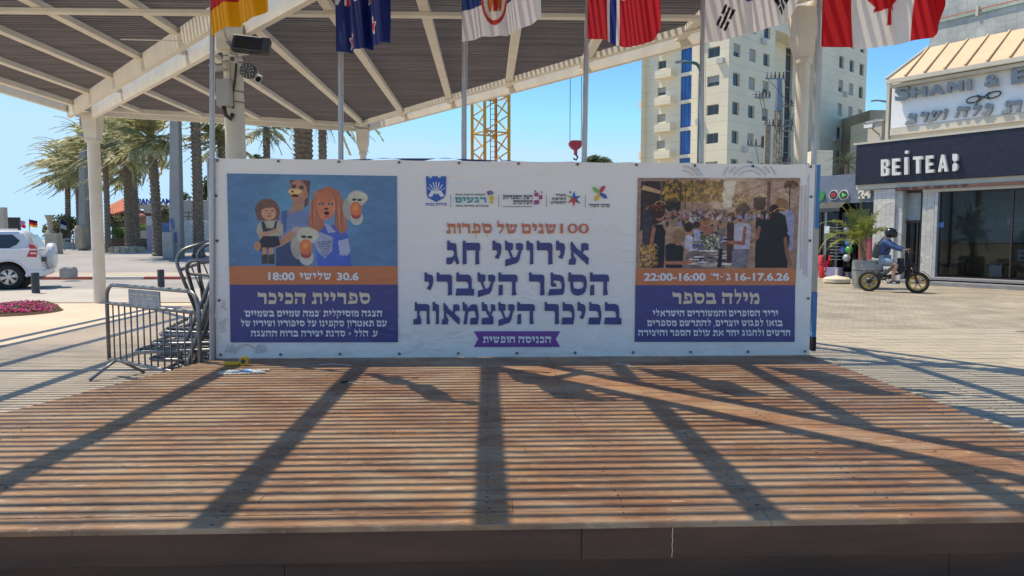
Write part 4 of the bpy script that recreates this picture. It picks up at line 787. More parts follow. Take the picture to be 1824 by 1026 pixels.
for (u, v, ln, lab) in ((597, 651, .16, 'thin white cable tie lying in the banner shadow, left of centre'), (1105, 651, .09, 'short white cable tie lying in the banner shadow, right of centre')):
    c3 = gnd(u, v, DZ); o = MB().tube([c3+Vector((-ln, 0, .006)), c3+Vector((-ln*.3, .03, .012)), c3+Vector((ln*.4, .01, .008)), c3+Vector((ln, -.03, .004))], .0028, 5).build('cable_tie', M['rope'], None, c3); tag(o, lab, 'cable tie')
# ================================================================== LEFT BACKGROUND
random.seed(21)
def gp(u, Y):
    p = at(u, 420, Y); return Vector((p.x, Y, float(gz(p.x, Y))))
M['trunk'] = mat('palm_trunk_bark', (.20, .155, .115), .9, var=.35, scale=8, bump=.8, bscale=14)
M['frond'] = mat('dry_green_palm_fronds', (.42, .41, .22), .55, var=.4, scale=1.3, trans=.35)
M['frond_b'] = mat('brown_dead_fronds', (.34, .25, .15), .8, var=.3, scale=2)
def frond(mb, base, az, el, L_, droop, wind=(0, 0, 0), n=14, wid=.42, lw=.035):
    p = Vector(base); d = Vector((math.cos(az)*math.cos(el), math.sin(az)*math.cos(el), math.sin(el))); w = Vector(wind); st_ = L_/n; pts = [p.copy()]
    for i in range(n):
        d = (d+Vector((0, 0, -droop))*(.5+i/n)+w*(i/n)).normalized(); p = p+d*st_; pts.append(p.copy())
    mb.tube(pts, [.022*(1-i/(n+1))*L_/2.6+.004 for i in range(n+1)], 4, cap=False)
    for i in range(1, n):
        f = i/n; ll = wid*L_/2.6*(math.sin(min(1, f*1.35+.12)*math.pi)**.6+.12)
        if f < .12: continue
        t = (pts[i+1]-pts[i-1]).normalized(); side = t.cross(Vector((0, 0, 1)))
        if side.length < .05: side = Vector((1, 0, 0))
        side.normalize(); up = side.cross(t)
        for sg in (-1, 1):
            for h in (0, .5):
                b = pts[i]+(pts[i+1]-pts[i])*h; q = (side*sg*random.uniform(.6, .85)+t*random.uniform(.55, .9)+up*random.uniform(-.1, .35)+w*.8).normalized()*ll*random.uniform(.75, 1.1)
                mid = b+q*.55+Vector((0, 0, .01)); tip = b+q-Vector((0, 0, ll*random.uniform(.12, .3))); s2 = t*lw*L_/2.6
                mb.add([b-s2*.5, mid-s2, tip, mid+s2, b+s2*.5], [(0, 1, 2, 3, 4)])
def palm(label, bu, Y, tu, tv, wpx, R_=2.8, nf=34, seed=0, wind=(-.2, 0, -.03), rings=True, crown=True, topv=None):
    random.seed(seed*13+5); b = gp(bu, Y); tp = at(tu, tv, Y); r = wpx*Y/FPX/2
    t = thing('palm_tree', label, 'palm tree', b, group='tall palms across the road')
    H_ = tp.z-b.z; nr = int(H_/(.2 if Y > 30 else .14)); pts = []; rs = []
    for i in range(nr*2+1):
        f = i/(nr*2); p = b.lerp(tp, f)+Vector((.12*math.sin(f*3)*r*2, 0, 0)); pts.append(p); rs.append(r*(1.12-.2*f)*(1.12 if i % 2 else .93)*(1.2 if f < .03 else 1))
    tr = MB().tube(pts, rs, 12).build('trunk', M['trunk'], t)
    # leaf-base stubs stand out of the bark in a spiral
    sb = MB(); k = 0; z = .5
    while z < H_:
        for j in range(7):
            a = j*2*math.pi/7+k*.45; f = z/H_; p = b.lerp(tp, f); rr = r*(1.1-.2*f); e = Vector((math.cos(a), math.sin(a), 0)); s_ = Vector((-e.y, e.x, 0))*r*.3
            sb.add([p+e*rr*.8-s_, p+e*rr*.8+s_, p+e*rr*1.32+Vector((0, 0, r*.5))], [(0, 1, 2)])
        z += .2 if Y > 30 else .13; k += 1
    o = sb.build('leaf_stubs', M['trunk'], tr, fix=False); o['kind'] = 'stuff'
    if crown:
        mb = MB(); top = tp+Vector((0, 0, -.1))
        for i in range(int(nf*1.05)):
            el = random.uniform(-.6, 1.35); frond(mb, top, random.uniform(0, 6.283), el, R_*random.uniform(.95, 1.3), .05+.04*(el > .3), wind, 14, .5, .065)
        mb.build('crown', M['frond'], t, fix=False)
        mb = MB()
        for i in range(12): frond(mb, top+Vector((0, 0, -.25)), random.uniform(0, 6.283), random.uniform(-1.2, -.7), R_*random.uniform(.35, .65), .12, (0, 0, 0), 8, .3)
        mb.build('dead_fronds', M['frond_b'], t, fix=False)
    return t
palm('leftmost of the tall palms, its crown blown towards the sea', 120, 58, 119, 305, 8.5, 3.3, 42, 1)
palm('slender palm just left of the tall grey concrete pole beside the white car', 140, 56, 136, 300, 7, 3.2, 34, 2)
palm('palm showing between the grey concrete pole and the cream corner post', 161, 52, 158, 285, 9, 3.3, 40, 3)
palm('palm right behind the cream corner post', 191, 43, 186, 262, 9, 2.9, 40, 4)
palm('thick palm in the low stone ring', 231, 46, 223, 258, 15, 3.0, 44, 5)
palm('palm leaning close behind the one in the stone ring', 243, 49, 236, 300, 11, 2.9, 34, 6)
palm('nearest tall palm, in front of the blue roof lettering', 281, 37, 268, 243, 15, 2.6, 44, 7)
palm('palm with a scaly trunk left of the pile of barriers', 353, 36, 344, 150, 16, 2.8, 40, 8)
palm('short palm crown just above the left end of the banner', 395, 38, 395, 252, 16, 2.3, 36, 9, (-.03, 0, 0))
palm('palm with hanging brown fronds right of the thick column', 474, 44, 474, 228, 12, 2.0, 30, 10, (.02, 0, -.05))
palm('thick trunk showing between banner and canopy, crown hidden above', 536, 21, 537, 120, 30, 2.8, 36, 11, (0, 0, 0))
palm('thinner trunk showing right of the thick one above the banner', 573, 34, 573, 188, 14, 2.4, 34, 12, (.05, 0, 0))
M['conc_pole'] = mat('grey_concrete_pole', (.33, .32, .30), .85, var=.1, scale=3)
for lab, u, Y, tv, w in (('tall grey concrete pole between the leftmost palms', 148, 50, 205, 11), ('thick grey concrete pole with blue graffiti right of the nearest palm', 314, 35.5, 120, 17)):
    b = gp(u, Y); r = w*Y/FPX/2; top = at(u-(2 if u > 200 else 0), tv, Y); t = thing('concrete_pole', lab, 'pole', b)
    MB().add([b+Vector((sx*r*1.15, sy*r*1.15, 0)) for sx, sy in ((-1, -1), (1, -1), (1, 1), (-1, 1))]+[top+Vector((sx*r*.75, sy*r*.75, 0)) for sx, sy in ((-1, -1), (1, -1), (1, 1), (-1, 1))], [(0, 3, 2, 1), (4, 5, 6, 7), (0, 1, 5, 4), (1, 2, 6, 5), (2, 3, 7, 6), (3, 0, 4, 7)]).build('shaft', M['conc_pole'], t, bevel=.02)
    MB().bar(top+Vector((-.5, 0, -.05)), top+Vector((.5, 0, -.05)), .15, .1).build('lamp_arm', M['conc_pole'], t)
    if u > 200:
        gb = MB(); gb.add([b+Vector((x*r, -r*1.17, z)) for x, z in ((-.7, 1.9), (-.1, 1.95), (.3, 1.6), (0, 1.4), (-.5, 1.5))], [(0, 1, 2, 3, 4)]); gb.add([b+Vector((x*r, -r*1.17, z)) for x, z in ((0, 1.2), (.6, 1.3), (.7, .8), (.2, .7))], [(0, 1, 2, 3)]); gb.build('graffiti', mat('blue_graffiti', (.10, .16, .32), .8), t, fix=False)
def boxthing(name, label, cat, u0, u1, v0, v1, Y, m, dep=.5, bevel=.03, group=None):
    a, b = at(u0, v1, Y), at(u1, v0, Y); o = MB().box(a.x, b.x, Y, Y+dep, a.z if a.z > gz(a.x, Y) else float(gz(a.x, Y)), b.z).build(name, m, None, ((a.x+b.x)/2, Y, a.z), bevel=bevel); return tag(o, label, cat, group)
M['stone_b'] = mat('rough_beige_stone', (.46, .38, .28), .9, var=.2, scale=2, bump=.8, bscale=6); M['grey_c'] = mat('grey_concrete', (.36, .345, .32), .85, var=.12, scale=2, bump=.2, bscale=20)
M['whitec'] = mat('white_corrugated_sheet', (.66, .68, .68), .5); M['bluec'] = mat('blue_corrugated_sheet', (.25, .42, .62), .5); M['brownw'] = mat('brown_wood_fence', (.20, .12, .08), .8, var=.2)
def rock(name, label, cat, u0, u1, v0, v1, Y, dep, m, parent=None, seed=0):
    rr = random.Random(seed); a, b = at(u0, v1, Y), at(u1, v0, Y); c = Vector(((a.x+b.x)/2, Y+dep/2, (a.z+b.z)/2)); mb = MB(); mb.sph((0, 0, 0), 1, 12, 9)
    mb.v = [(c.x+max(-1, min(1, x*1.5))*(b.x-a.x)/2*rr.uniform(.9, 1.02), c.y+max(-1, min(1, y*1.5))*dep/2*rr.uniform(.9, 1.05), c.z+max(-1, min(1, z*1.45))*(b.z-a.z)/2*rr.uniform(.93, 1.02)) for x, y, z in mb.v]
    o = mb.build(name, m, parent, None if parent else (c.x, c.y, a.z), smooth=False)
    return o if parent else tag(o, label, cat)
rock('standing_stone', 'upright rough stone block left of the concrete pole by the far palms', 'stone', 131, 148, 402, 444, 49, .9, M['stone_b'], seed=3); rock('standing_stone', 'rounded standing stone peeking out left of the cream corner post', 'stone', 161, 172, 401, 424, 48, .8, M['stone_b'], seed=4); rock('base_stone', 'square stone under the rounded standing stone by the corner post', 'stone', 161, 172, 425, 448, 48, .9, M['stone_b'], seed=5)
rock('stone_block', 'rough square stone block on the kerb behind the white car', 'stone', 103, 126, 476, 496, 25.5, .5, M['grey_c'], seed=6)
ring = thing('stone_ring', 'low ring of pale rough stones round the thick palm', 'planter', gp(222, 44))
for i, (u0, u1) in enumerate(((176, 192), (191, 202), (201, 214), (213, 226), (225, 238), (237, 250))): rock('ring_stone', '', '', u0, u1, 439+(i % 2), 454-(i == 5)*2, 43-.5*math.sin(i/5*3.14), .8, M['stone_b'], ring, 20+i)
t = thing('pedestal', 'square stone pedestal carrying a small fluted column', 'pedestal', gp(90, 40)); a, b = at(80, 440, 40), at(100, 415, 40); MB().box(a.x, b.x, 40, 40.6, float(gz(a.x, 40)), b.z).build('block', M['stone_b'], t, bevel=.03)
t2 = thing('fluted_column', 'small pale fluted column on the pedestal behind the white car', 'column', at(89, 415, 40.2)); c = at(89.5, 415, 40.3); z = at(89, 383, 40.3).z-c.z
MB().lathe(c, [(.22, 0), (.2, .1), (.13, .15), (.13, z*.7), (.2, z*.85), (.23, z*.95), (.23, z)], 12).build('shaft', M['stone_b'], t2)
boxthing('concrete_block', 'tall grey concrete block left of the graffiti pole', 'block', 289.5, 307, 413.5, 461, 35, M['grey_c'], .9)
t = thing('wooden_fence', 'low brown wooden fence behind the stone ring', 'fence', gp(235, 52)); 
for i in range(24):
    a, b = at(198+i*3, 441, 52), at(198+i*3+2.7, 424.5+(i % 3)*.3, 52); MB().box(a.x, b.x, 52, 52.04, float(gz(a.x, 52)), b.z).build('fence_board', M['brownw'], t)
a, b = at(197, 427, 52.06), at(271, 427, 52.06); MB().bar(a, b, .06, .1).build('rail', M['brownw'], t)
t = thing('railing', 'grey metal railing left of the upright stone block', 'railing', gp(115, 51))
for v in (426, 432, 439): MB().bar(at(98, v, 51), at(131, v, 51), .05, .07).build('rail', M['galv'], t)
for u in (100, 114, 130): MB().bar(gp(u, 51.05), at(u, 425, 51.05), .08, .08).build('upright', M['galv'], t)
boxthing('boundary_wall', 'low grey wall behind the metal railing', 'wall', 94, 200, 433, 446, 56, M['grey_c'], .3); boxthing('cream_wall', 'cream wall at the left edge of the photo above the car roof', 'wall', -60, 6, 369, 440, 60, M['concrete'], .5)
t = thing('display_screen', 'dark screen board seen from behind above the car roof', 'screen', at(20, 411, 62)); a, b = at(7.5, 412, 62), at(32.5, 387, 62); MB().box(a.x, b.x, 62, 62.3, a.z, b.z).build('panel', M['blackm'], t, bevel=.02); MB().bar(at(20, 412, 62.1), gp(20, 62.1), .15, .15).build('support', M['blackm'], t)
bl = thing('tan_wall_block', 'square cream stone block behind the wooden fence', 'block', gp(254, 56)); a, b = at(243, 428, 56), at(263, 410.5, 56); MB().box(a.x, b.x, 56, 57, a.z, b.z).build('block', M['concrete'], bl)
# corrugated hoardings, each sheet with its ribs
def corr(name, label, u0, u1, v0, v1, Y, m, n):
    a, b = at(u0, v1, Y), at(u1, v0, Y); mb = MB(); xs = np.linspace(a.x, b.x, n*4+1); z0 = float(gz(a.x, Y)) if v1 > 440 else a.z
    pr0 = [(x, Y+.05*math.sin(i*math.pi/2), z0) for i, x in enumerate(xs)]; mb.add(pr0+[(x, y, b.z) for x, y, _ in pr0], [(i, i+1, len(xs)+i+1, len(xs)+i) for i in range(len(xs)-1)])
    o = mb.build(name, m, None, (a.x, Y, z0), fix=False); o.modifiers.new('t', 'SOLIDIFY').thickness = .01; return tag(o, label, 'hoarding')
corr('hoarding', 'white corrugated hoarding behind the pile of barriers', 327, 379, 393, 449, 44, M['whitec'], 16); corr('hoarding', 'short blue corrugated hoarding left of the graffiti pole', 288, 308, 397, 414, 46, M['bluec'], 7)
t = thing('advert_panel', 'white and lilac panel between two palm trunks', 'panel', gp(268, 48)); a, b = at(262, 440, 48), at(273, 385, 48); m_ = at(262, 402, 48).z; MB().box(a.x, b.x, 48, 48.1, m_, b.z).build('upper_panel', M['whitec'], t); MB().box(a.x, b.x, 48, 48.1, float(gz(a.x, 48)), m_-.005).build('lower_panel', mat('lilac_sheet', (.46, .36, .48), .6), t)
boxthing('site_container', 'beige site container behind the white hoarding', 'container', 324, 379, 357, 395, 50, mat('beige_container', (.50, .48, .43), .7), 2.4)
t = thing('site_railing', 'thin brown handrail in front of the beige container', 'railing', at(325, 395, 49))
for v in (378, 386): MB().bar(at(322, v, 49), at(362, v, 49), .04, .05).build('rail', M['brownw'], t)
for u in (323, 336, 349, 361): MB().bar(at(u, 396, 49), at(u, 377, 49), .05, .05).build('upright', M['brownw'], t)
MB().bar(at(289, 398, 49), at(300, 386, 49), .05, .06).build('brace', M['brownw'], t)
boxthing('yellow_sign', 'yellow site notice left of the graffiti pole', 'sign', 301, 307, 374, 390, 50, mat('yellow_notice', (.70, .42, .06), .6), .1)
# restaurant with the red roof
rs_ = thing('restaurant', 'restaurant with a red tiled roof and blue rooftop lettering behind the palms', 'building', gp(225, 64))
M['tiles'] = mat('red_roof_tiles', (.50, .15, .08), .8, var=.2, scale=2); M['dk_glass'] = mat('dark_window_glass', (.02, .025, .03), .1); M['render_w'] = mat('cream_render', (.58, .53, .45), .8)
def q4(name, pts, m, th=.08):
    mb = MB(); n = len(pts); P3 = [at(u, v, Y) for u, v, Y in pts]; mb.add(P3+[p+Vector((0, .12, -th)) for p in P3], [tuple(range(n)), tuple(range(2*n-1, n-1, -1))]+[(i, n+i, n+(i+1) % n, (i+1) % n) for i in range(n)]); return mb.build(name, m, rs_)
rf = q4('roof', [(192, 384, 63), (193, 368, 66), (222, 353, 67), (228, 374, 62)], M['tiles']); rf2 = q4('roof', [(228, 374, 62), (222, 353, 67), (245, 362, 66), (252, 378, 62)], M['tiles'])
tl = MB()
for i in range(11):
    f = i/10; a = at(192+36*f, 384-10*f, 63-1*f)+Vector((0, -.02, .03)); b = at(193+29*f, 368-15*f, 66+f)+Vector((0, -.02, .05)); tl.bar(a, b, .12, .06)
tl.build('tile_ribs', M['tiles'], rf)['kind'] = 'stuff'
a, b = at(196, 424, 63.5), at(300, 375, 63.5); MB().box(a.x, b.x, 63.8, 68, float(gz(a.x, 60)), b.z).build('wall', mat('dark_restaurant_wall', (.10, .09, .09), .7), rs_)
for u0, u1, v0, v1 in ((205, 222, 385, 402), (240, 249, 372, 380), (244, 262, 391, 402)): a, b = at(u0, v1, 63.7), at(u1, v0, 63.7); MB().box(a.x, b.x, 63.7, 63.78, a.z, b.z).build('window', M['dk_glass'], rs_)
for u0, u1, v0, v1, Y in ((237, 250, 360, 371, 62), (256, 273, 364, 379, 61), (273, 300, 366, 378, 63)): a, b = at(u0, v1, Y), at(u1, v0, Y); MB().box(a.x, b.x, Y, Y+1.5, a.z, b.z).build('parapet', M['render_w'], rs_)
c = at(253, 392, 61); MB().sph(c, .5, 16, 8, (1, .6, 1.1)).build('dome_awning', mat('faded_red_awning', (.45, .16, .13), .8), rs_, smooth=True)
mb = MB(); font_into(mb, 'PANORAMA', 245, 313, 0, 10.5, lambda x, z: at(x, 364-z, 61.5), .03); sg = mb.build('rooftop_lettering', mat('blue_letters', (.02, .10, .42), .4), rs_, fix=False); sg.modifiers.new('t', 'SOLIDIFY').thickness = .1
MB().bar(at(244, 365, 61.6), at(314, 365, 61.6), .06, .06).build('letter_rail', M['galv'], rs_)
# greenery: clouds of small leaves
def leaf_cloud(mb, c, rad, n, sz, rr=random):
    c = Vector(c)
    for _ in range(n):
        d = Vector((rr.gauss(0, 1), rr.gauss(0, 1), rr.gauss(0, 1))).normalized(); k = rr.random()**.45; p = c+Vector((d.x*rad[0], d.y*rad[1], d.z*rad[2]))*k*rr.uniform(.85, 1.1)
        a = Vector((rr.gauss(0, 1), rr.gauss(0, 1), rr.gauss(0, 1))).normalized()*sz*rr.uniform(.6, 1.3); b = a.orthogonal().normalized()*sz*.5; mb.add([p-a, p-b, p+a, p+b], [(0, 1, 2, 3)])
M['leaf'] = mat('green_leaves', (.085, .125, .04), .6, var=.4, scale=1.5, trans=.3); M['leaf_y'] = mat('olive_leaves', (.17, .17, .075), .6, var=.35, scale=1.5, trans=.3)
def bush(name, label, cat, spots, m, Y, sz, n, loc=None, stem=False):
    rr = random.Random(hash(label) % 1000 if False else len(label)); c0 = gp(spots[0][0], Y); t = thing(name, label, cat, c0); mb = MB()
    for u, v, ru, rv in spots: k = Y/FPX; leaf_cloud(mb, at(u, v, Y), (ru*k, min(ru, rv*1.5)*k, rv*k), int(n*ru*rv/100), sz, rr)
    mb.build('foliage', m, t, fix=False); s = MB(); top = at(spots[0][0], spots[0][1], Y); s.tube([c0-Vector((0, 0, .1)), c0.lerp(top, .5)+Vector((.1, 0, 0)), top], [.14, .1, .05], 7); s.build('trunk', M['trunk'], t); return t
bush('shrub', 'olive green shrub behind the car and pedestal', 'shrub', [(112, 402, 22, 20), (90, 408, 14, 12), (128, 398, 12, 12), (103, 418, 26, 10)], M['leaf_y'], 58, .13, 150)
bush('shrub', 'pale shrub in front of the red roofed restaurant', 'shrub', [(207, 395, 14, 12), (196, 388, 8, 8)], M['leaf_y'], 59, .13, 160)
bush('shrub', 'bright green ground shrub behind the wooden fence', 'shrub', [(212, 415, 15, 10), (222, 419, 8, 6), (252, 405, 10, 8)], mat('bright_green_leaves', (.13, .22, .05), .6, var=.4, scale=2, trans=.3), 57, .12, 190)
bush('tree', 'green tree behind the beige container at the banner end', 'tree', [(366, 352, 14, 22), (372, 330, 12, 16), (356, 368, 8, 12)], M['leaf'], 56, .13, 170)
bush('tree', 'small dark green tree top left of the white hoarding', 'tree', [(331, 352, 9, 8), (323, 350, 6, 6)], M['leaf'], 57, .12, 200)
bush('tree', 'green tree between the palm trunks by the yellow notice', 'tree', [(291, 378, 10, 16), (284, 392, 7, 8)], M['leaf_y'], 54, .12, 170)
bush('tree', 'green tree top showing above the middle of the banner', 'tree', [(1063, 285, 20, 9), (1050, 290, 14, 9), (1080, 290, 12, 8)], M['leaf'], 60, .14, 260)
bush('tree', 'small tree top between the thick column and the brown palm', 'tree', [(458, 280, 7, 6), (466, 284, 8, 5)], M['leaf'], 60, .12, 260)
# far flags on thin poles
for lab, u, v, wpx, fn_, Y in (('tiny red flag with a blue cross far off above the car', 33, 392, 12, no, 66), ('tiny black, red and gold flag far off above the car', 52, 391, 14, stripes((225, 160, 20), (190, 25, 35), (25, 25, 25)), 66), ('tiny red and white flag far off beside the fluted column', 92, 392, 10, stripes((200, 40, 50), (235, 235, 235)), 66), ('tiny dark blue flag far off in front of the shrub', 107, 392, 11, stripes((200, 200, 205), (30, 40, 90)), 55)):
    p = at(u, v, Y); k = Y/FPX; h = .62; t = thing('small_flagpole', 'thin pole carrying the '+lab, 'flagpole', gp(u, Y), group='thin poles by the sea'); MB().tube([gp(u, Y), p+Vector((0, 0, .1))], .03, 6).build('pole', M['galv'], t)
    f = grid_mesh('small_flag', lambda s, t_: (p.x+s*wpx*k, Y+.1*np.sin(s*6), p.z-h+t_*h-.12*s), 26, 16, fn_, M['flagm'], None, p); tag(f, lab, 'flag')
# bollards
for lab, u, v0, v1 in (('dark grey bollard in front of the rear wheel of the white car', 59, 484, 521), ('dark grey bollard between corner post and pile of barriers', 284, 479, 511)):
    Y = 1.6*FPX/(v1-420); c = at(u, 420, Y); h = (v1-v0)*Y/FPX; t = thing('bollard', lab, 'bollard', (c.x, Y, 0), group='bollards along the pavement'); MB().lathe((c.x, Y, 0), [(.1, 0), (.1, h-.02), (.085, h), (0.02, h+.004)], 20).build('shaft', mat('anthracite_paint', (.055, .06, .065), .5), t, smooth='auto'); MB().torus((c.x, Y, h-.08), .101, .006, 'z', n=20, m=4).build('ring', M['blackm'], t)
# flower bed
c = gnd(30, 560); fb = thing('flower_bed', 'bed of bright pink flowers at the left edge of the photo', 'flowers', (c.x, c.y, 0)); rr = random.Random(3); mb = MB(); pk = MB()
for _ in range(5200):
    x = rr.uniform(-1.25, .52); y = rr.uniform(-.75, .75)
    if ((x+.35)/.9)**2+(y/.75)**2 > 1: continue
    h = .17*(1-((x+.35)/.95)**2)*rr.uniform(.3, 1)+.03; p = Vector((c.x+x, c.y+.35+y, h)); a = Vector((rr.gauss(0, 1), rr.gauss(0, 1), rr.gauss(0, .6))).normalized()*.03; b = a.orthogonal().normalized()*.018; (pk if rr.random() < .5 and h > .06 else mb).add([p-a, p-b, p+a, p+b], [(0, 1, 2, 3)])
o = mb.build('leaves', M['leaf'], fb, fix=False); o['kind'] = 'stuff'; o = pk.build('blossoms', mat('magenta_petals', (.85, .05, .36), .6, var=.2, scale=8, trans=.3), fb, fix=False); o['kind'] = 'stuff'
MB().lathe((c.x-.35, c.y+.35, 0), [(.95, 0), (.9, .05), (.1, .05)], 24).build('soil', mat('garden_soil', (.12, .08, .05), .9), fb)
# ------------------------------------------------------------------ white off-road car, rear end in view
M['carw'] = mat('white_car_paint', (.72, .73, .74), .28, var=.02, coat=.5); M['carglass'] = mat('tinted_car_glass', (.05, .06, .065), .06, spec=.8); M['tyre'] = mat('tyre_rubber', (.025, .025, .025), .8, bump=.3); M['alloy'] = mat('silver_alloy', (.5, .5, .5), .3, .8); M['redl'] = mat('red_tail_lamp', (.55, .02, .03), .15); M['whl'] = mat('clear_lamp', (.7, .68, .68), .15)
SY = 22.0; car = thing('parked_car', 'white off-road car with a spare wheel on its tail door, cut by the left edge', 'car', (at(100, 420, SY).x, SY-.1, 0), math.radians(23), local=True)
# local: x=0 at the rearmost point, car runs to -x; y=0 near side, 1.85 far side
def bodyprofile():
    return [(-4.7, .55), (-4.75, .95), (-4.6, 1.12), (-3.55, 1.2), (-3.45, 1.22), (-.62, 1.22), (-.42, 1.2), (-.36, .95), (-.33, .62), (-.42, .42), (-.62, .38)]
def arch(cx, r, z0=.38): return [(cx+r*math.cos(a), max(z0, .4+r*math.sin(a))) for a in np.linspace(0, math.pi, 13)]
prof = [(-4.7, .5), (-4.76, .95), (-4.6, 1.14), (-3.5, 1.24), (-.56, 1.22), (-.42, 1.16), (-.37, .98), (-.33, .62), (-.40, .45), (-.62, .40)]
prof += [(-1.20+.46*math.cos(a), .40+.46*math.sin(a)) for a in np.linspace(0, math.pi, 14)] + [(-1.70, .40), (-3.5, .40)] + [(-4.0+.46*math.cos(a), .40+.46*math.sin(a)) for a in np.linspace(0, math.pi, 14)]
mb = MB(); mb.prism(prof, 'y', 0, 1.85); bd = mb.build('body', M['carw'], car, bevel=.045, smooth='auto')
gh = MB(); lo = [(-3.45, 0.05), (-.50, .05), (-.50, 1.80), (-3.45, 1.80)]; hi = [(-2.75, .24), (-.78, .24), (-.78, 1.61), (-2.75, 1.61)]
def ghp(f, x, side):  # point on the near side of the greenhouse at height fraction f
    return (x, .05+.19*f-.004 if side < 0 else 1.80-.19*f+.004, 1.18+f*.52)
gh.add([(x, y, 1.16) for x, y in lo]+[(x, y, 1.70) for x, y in hi]+[(x+(.15 if x < -2 else -.12), y+(.12 if y < 1 else -.12), 1.76) for x, y in hi], [(0, 3, 2, 1), (0, 1, 5, 4), (1, 2, 6, 5), (2, 3, 7, 6), (3, 0, 4, 7), (4, 5, 9, 8), (5, 6, 10, 9), (6, 7, 11, 10), (7, 4, 8, 11), (8, 9, 10, 11)])
gh.build('cabin', M['carw'], car, bevel=.05, smooth='auto')
for nm, pts in (('side_window', [(.14, -1.90), (.14, -1.15), (.32, -.98), (.52, -.90), (.86, -1.08), (.86, -1.90)]), ('side_window', [(.14, -2.75), (.14, -1.96), (.86, -1.96), (.86, -2.5)])):
    w = MB(); w.add([ghp(f, x, -1) for f, x in pts]+[tuple(np.array(ghp(f, x, -1))+np.array((0, .01, 0))) for f, x in pts], [tuple(range(len(pts))), tuple(range(2*len(pts)-1, len(pts)-1, -1))]+[(i, len(pts)+i, len(pts)+(i+1) % len(pts), (i+1) % len(pts)) for i in range(len(pts))]); w.build(nm, M['carglass'], car)
    w = MB(); pp = [tuple(np.array(ghp(f, x, -1))+np.array((0, -.004, 0))) for f, x in pts]; w.tube(pp+[pp[0]], .012, 5); w.build('window_trim', M['blackm'], car)
MB().add([(-.49, .3, 1.26), (-.49, 1.55, 1.26), (-.70, 1.5, 1.64), (-.70, .35, 1.64)], [(0, 1, 2, 3)]).build('rear_window', M['carglass'], car).location = (.06, 0, 0)
tlm = MB(); tlm.prism([(-.72, .98), (-.47, .96), (-.44, 1.10), (-.46, 1.22), (-.53, 1.33), (-.66, 1.35), (-.62, 1.20)], 'y', -.012, .14); tl_ = tlm.build('tail_light', M['redl'], car, bevel=.01)
for z in (1.06, 1.17): MB().box(-.62, -.46, -.018, -.013, z, z+.045).build('reflector', M['whl'], tl_)
MB().prism([(-.40, .62), (-.28, .58), (-.26, .44), (-.36, .38), (-.80, .40), (-.72, .60)], 'y', -.01, 1.86).build('rear_bumper', M['carw'], car, bevel=.03, smooth='auto')
sp = MB(); sp.cyl((-.34, 1.0, .98), (-.10, 1.0, .98), .40, n=36); s_ = sp.build('spare_wheel_cover', M['carw'], car, bevel=.07, smooth='auto')
MB().box(-.36, -.24, .03, .2, .83, .98).build('latch', M['blackm'], s_, bevel=.02)
def wheel(cx, r=.385):
    w = MB(); w.torus((cx, .14, r), r-.095, .1, 'y', n=36, m=10, sq=1.15); o = w.build('wheel', M['tyre'], car, smooth=True)
    q = MB(); q.cyl((cx, .10, r), (cx, .2, r), .225, n=32); q.build('rim_well', M['blackm'], o)
    q = MB(); q.torus((cx, .075, r), .225, .018, 'y', n=32, m=6)
    for i in range(6):
        a = i*math.pi/3+.2
        for da in (-.16, .16): q.bar((cx+.05*math.cos(a), .07, r+.05*math.sin(a)), (cx+.225*math.cos(a+da), .08, r+.225*math.sin(a+da)), .045, .02, up=(0, 1, 0))
    q.cyl((cx, .06, r), (cx, .09, r), .06, n=16); q.build('rim', M['alloy'], o)
wheel(-1.20); wheel(-4.0)
for cx in (-1.2, -4.0):
    a = MB(); a.tube([(cx+.475*math.cos(q), -.005, .40+.475*math.sin(q)) for q in np.linspace(-.05, math.pi+.05, 16)], .022, 6); a.build('arch_trim', M['carw'], car)
    MB().cyl((cx, .22, .4), (cx, 1.6, .4), .44, n=24).build('wheel_housing', M['dark'], car)
MB().box(-3.4, -1.75, -.01, .1, .36, .44).build('side_step', M['blackm'], car, bevel=.02); MB().box(-2.15, -1.95, -.025, .01, 1.0, 1.03).build('door_handle', M['carw'], car, bevel=.008)
gl = MB(); gl.box(-1.935, -1.93, -.003, .001, .48, 1.22); gl.build('door_gap', M['blackm'], car); MB().box(-.62, -.5, .1, 1.75, .30, .38).build('underbody', M['dark'], car); MB().tube([(-2.6, .3, 1.79), (-.95, .3, 1.79)], .018, 6).build('roof_rail', M['carw'], car)
# ================================================================== RIGHT SIDE: SHOPS
random.seed(33)
SO = Vector((13.0, 25.2, 0)); SE = Vector((.545, -.839, 0)).normalized(); SN = Vector((-SE.y*-1*-1, 0, 0)); SN = Vector((-.839, -.545, 0)).normalized()
def wp(u, v, d=0.):
    """photo pixel -> (s, z) on the shop plane standing d in front of the fascia"""
    o = SO+SN*d; r = ray(u, v); c = Vector((0, 0, CAMZ)); t = (o-c).dot(SN)/r.dot(SN); p = c+r*t; return (p-o).dot(SE), p.z
def W3(s, d, z): return SO+SE*s+SN*d+Vector((0, 0, z))
class SB(MB):
    """builder in shop coordinates (s along the front, d outwards, z up)"""
    def build(s, *a, **k): s.v = [tuple(W3(*p)) for p in s.v]; return MB.build(s, *a, **k)
def pxbox(sb, u0, u1, vt, vb, d0, d1, z=None):
    s0 = wp(u0, 420, d1)[0]; s1 = wp(u1, 420, d1)[0]; um = (u0+u1)/2; return sb.box(s0, s1, d0, d1, wp(um, vb, d1)[1], wp(um, vt, d1)[1])
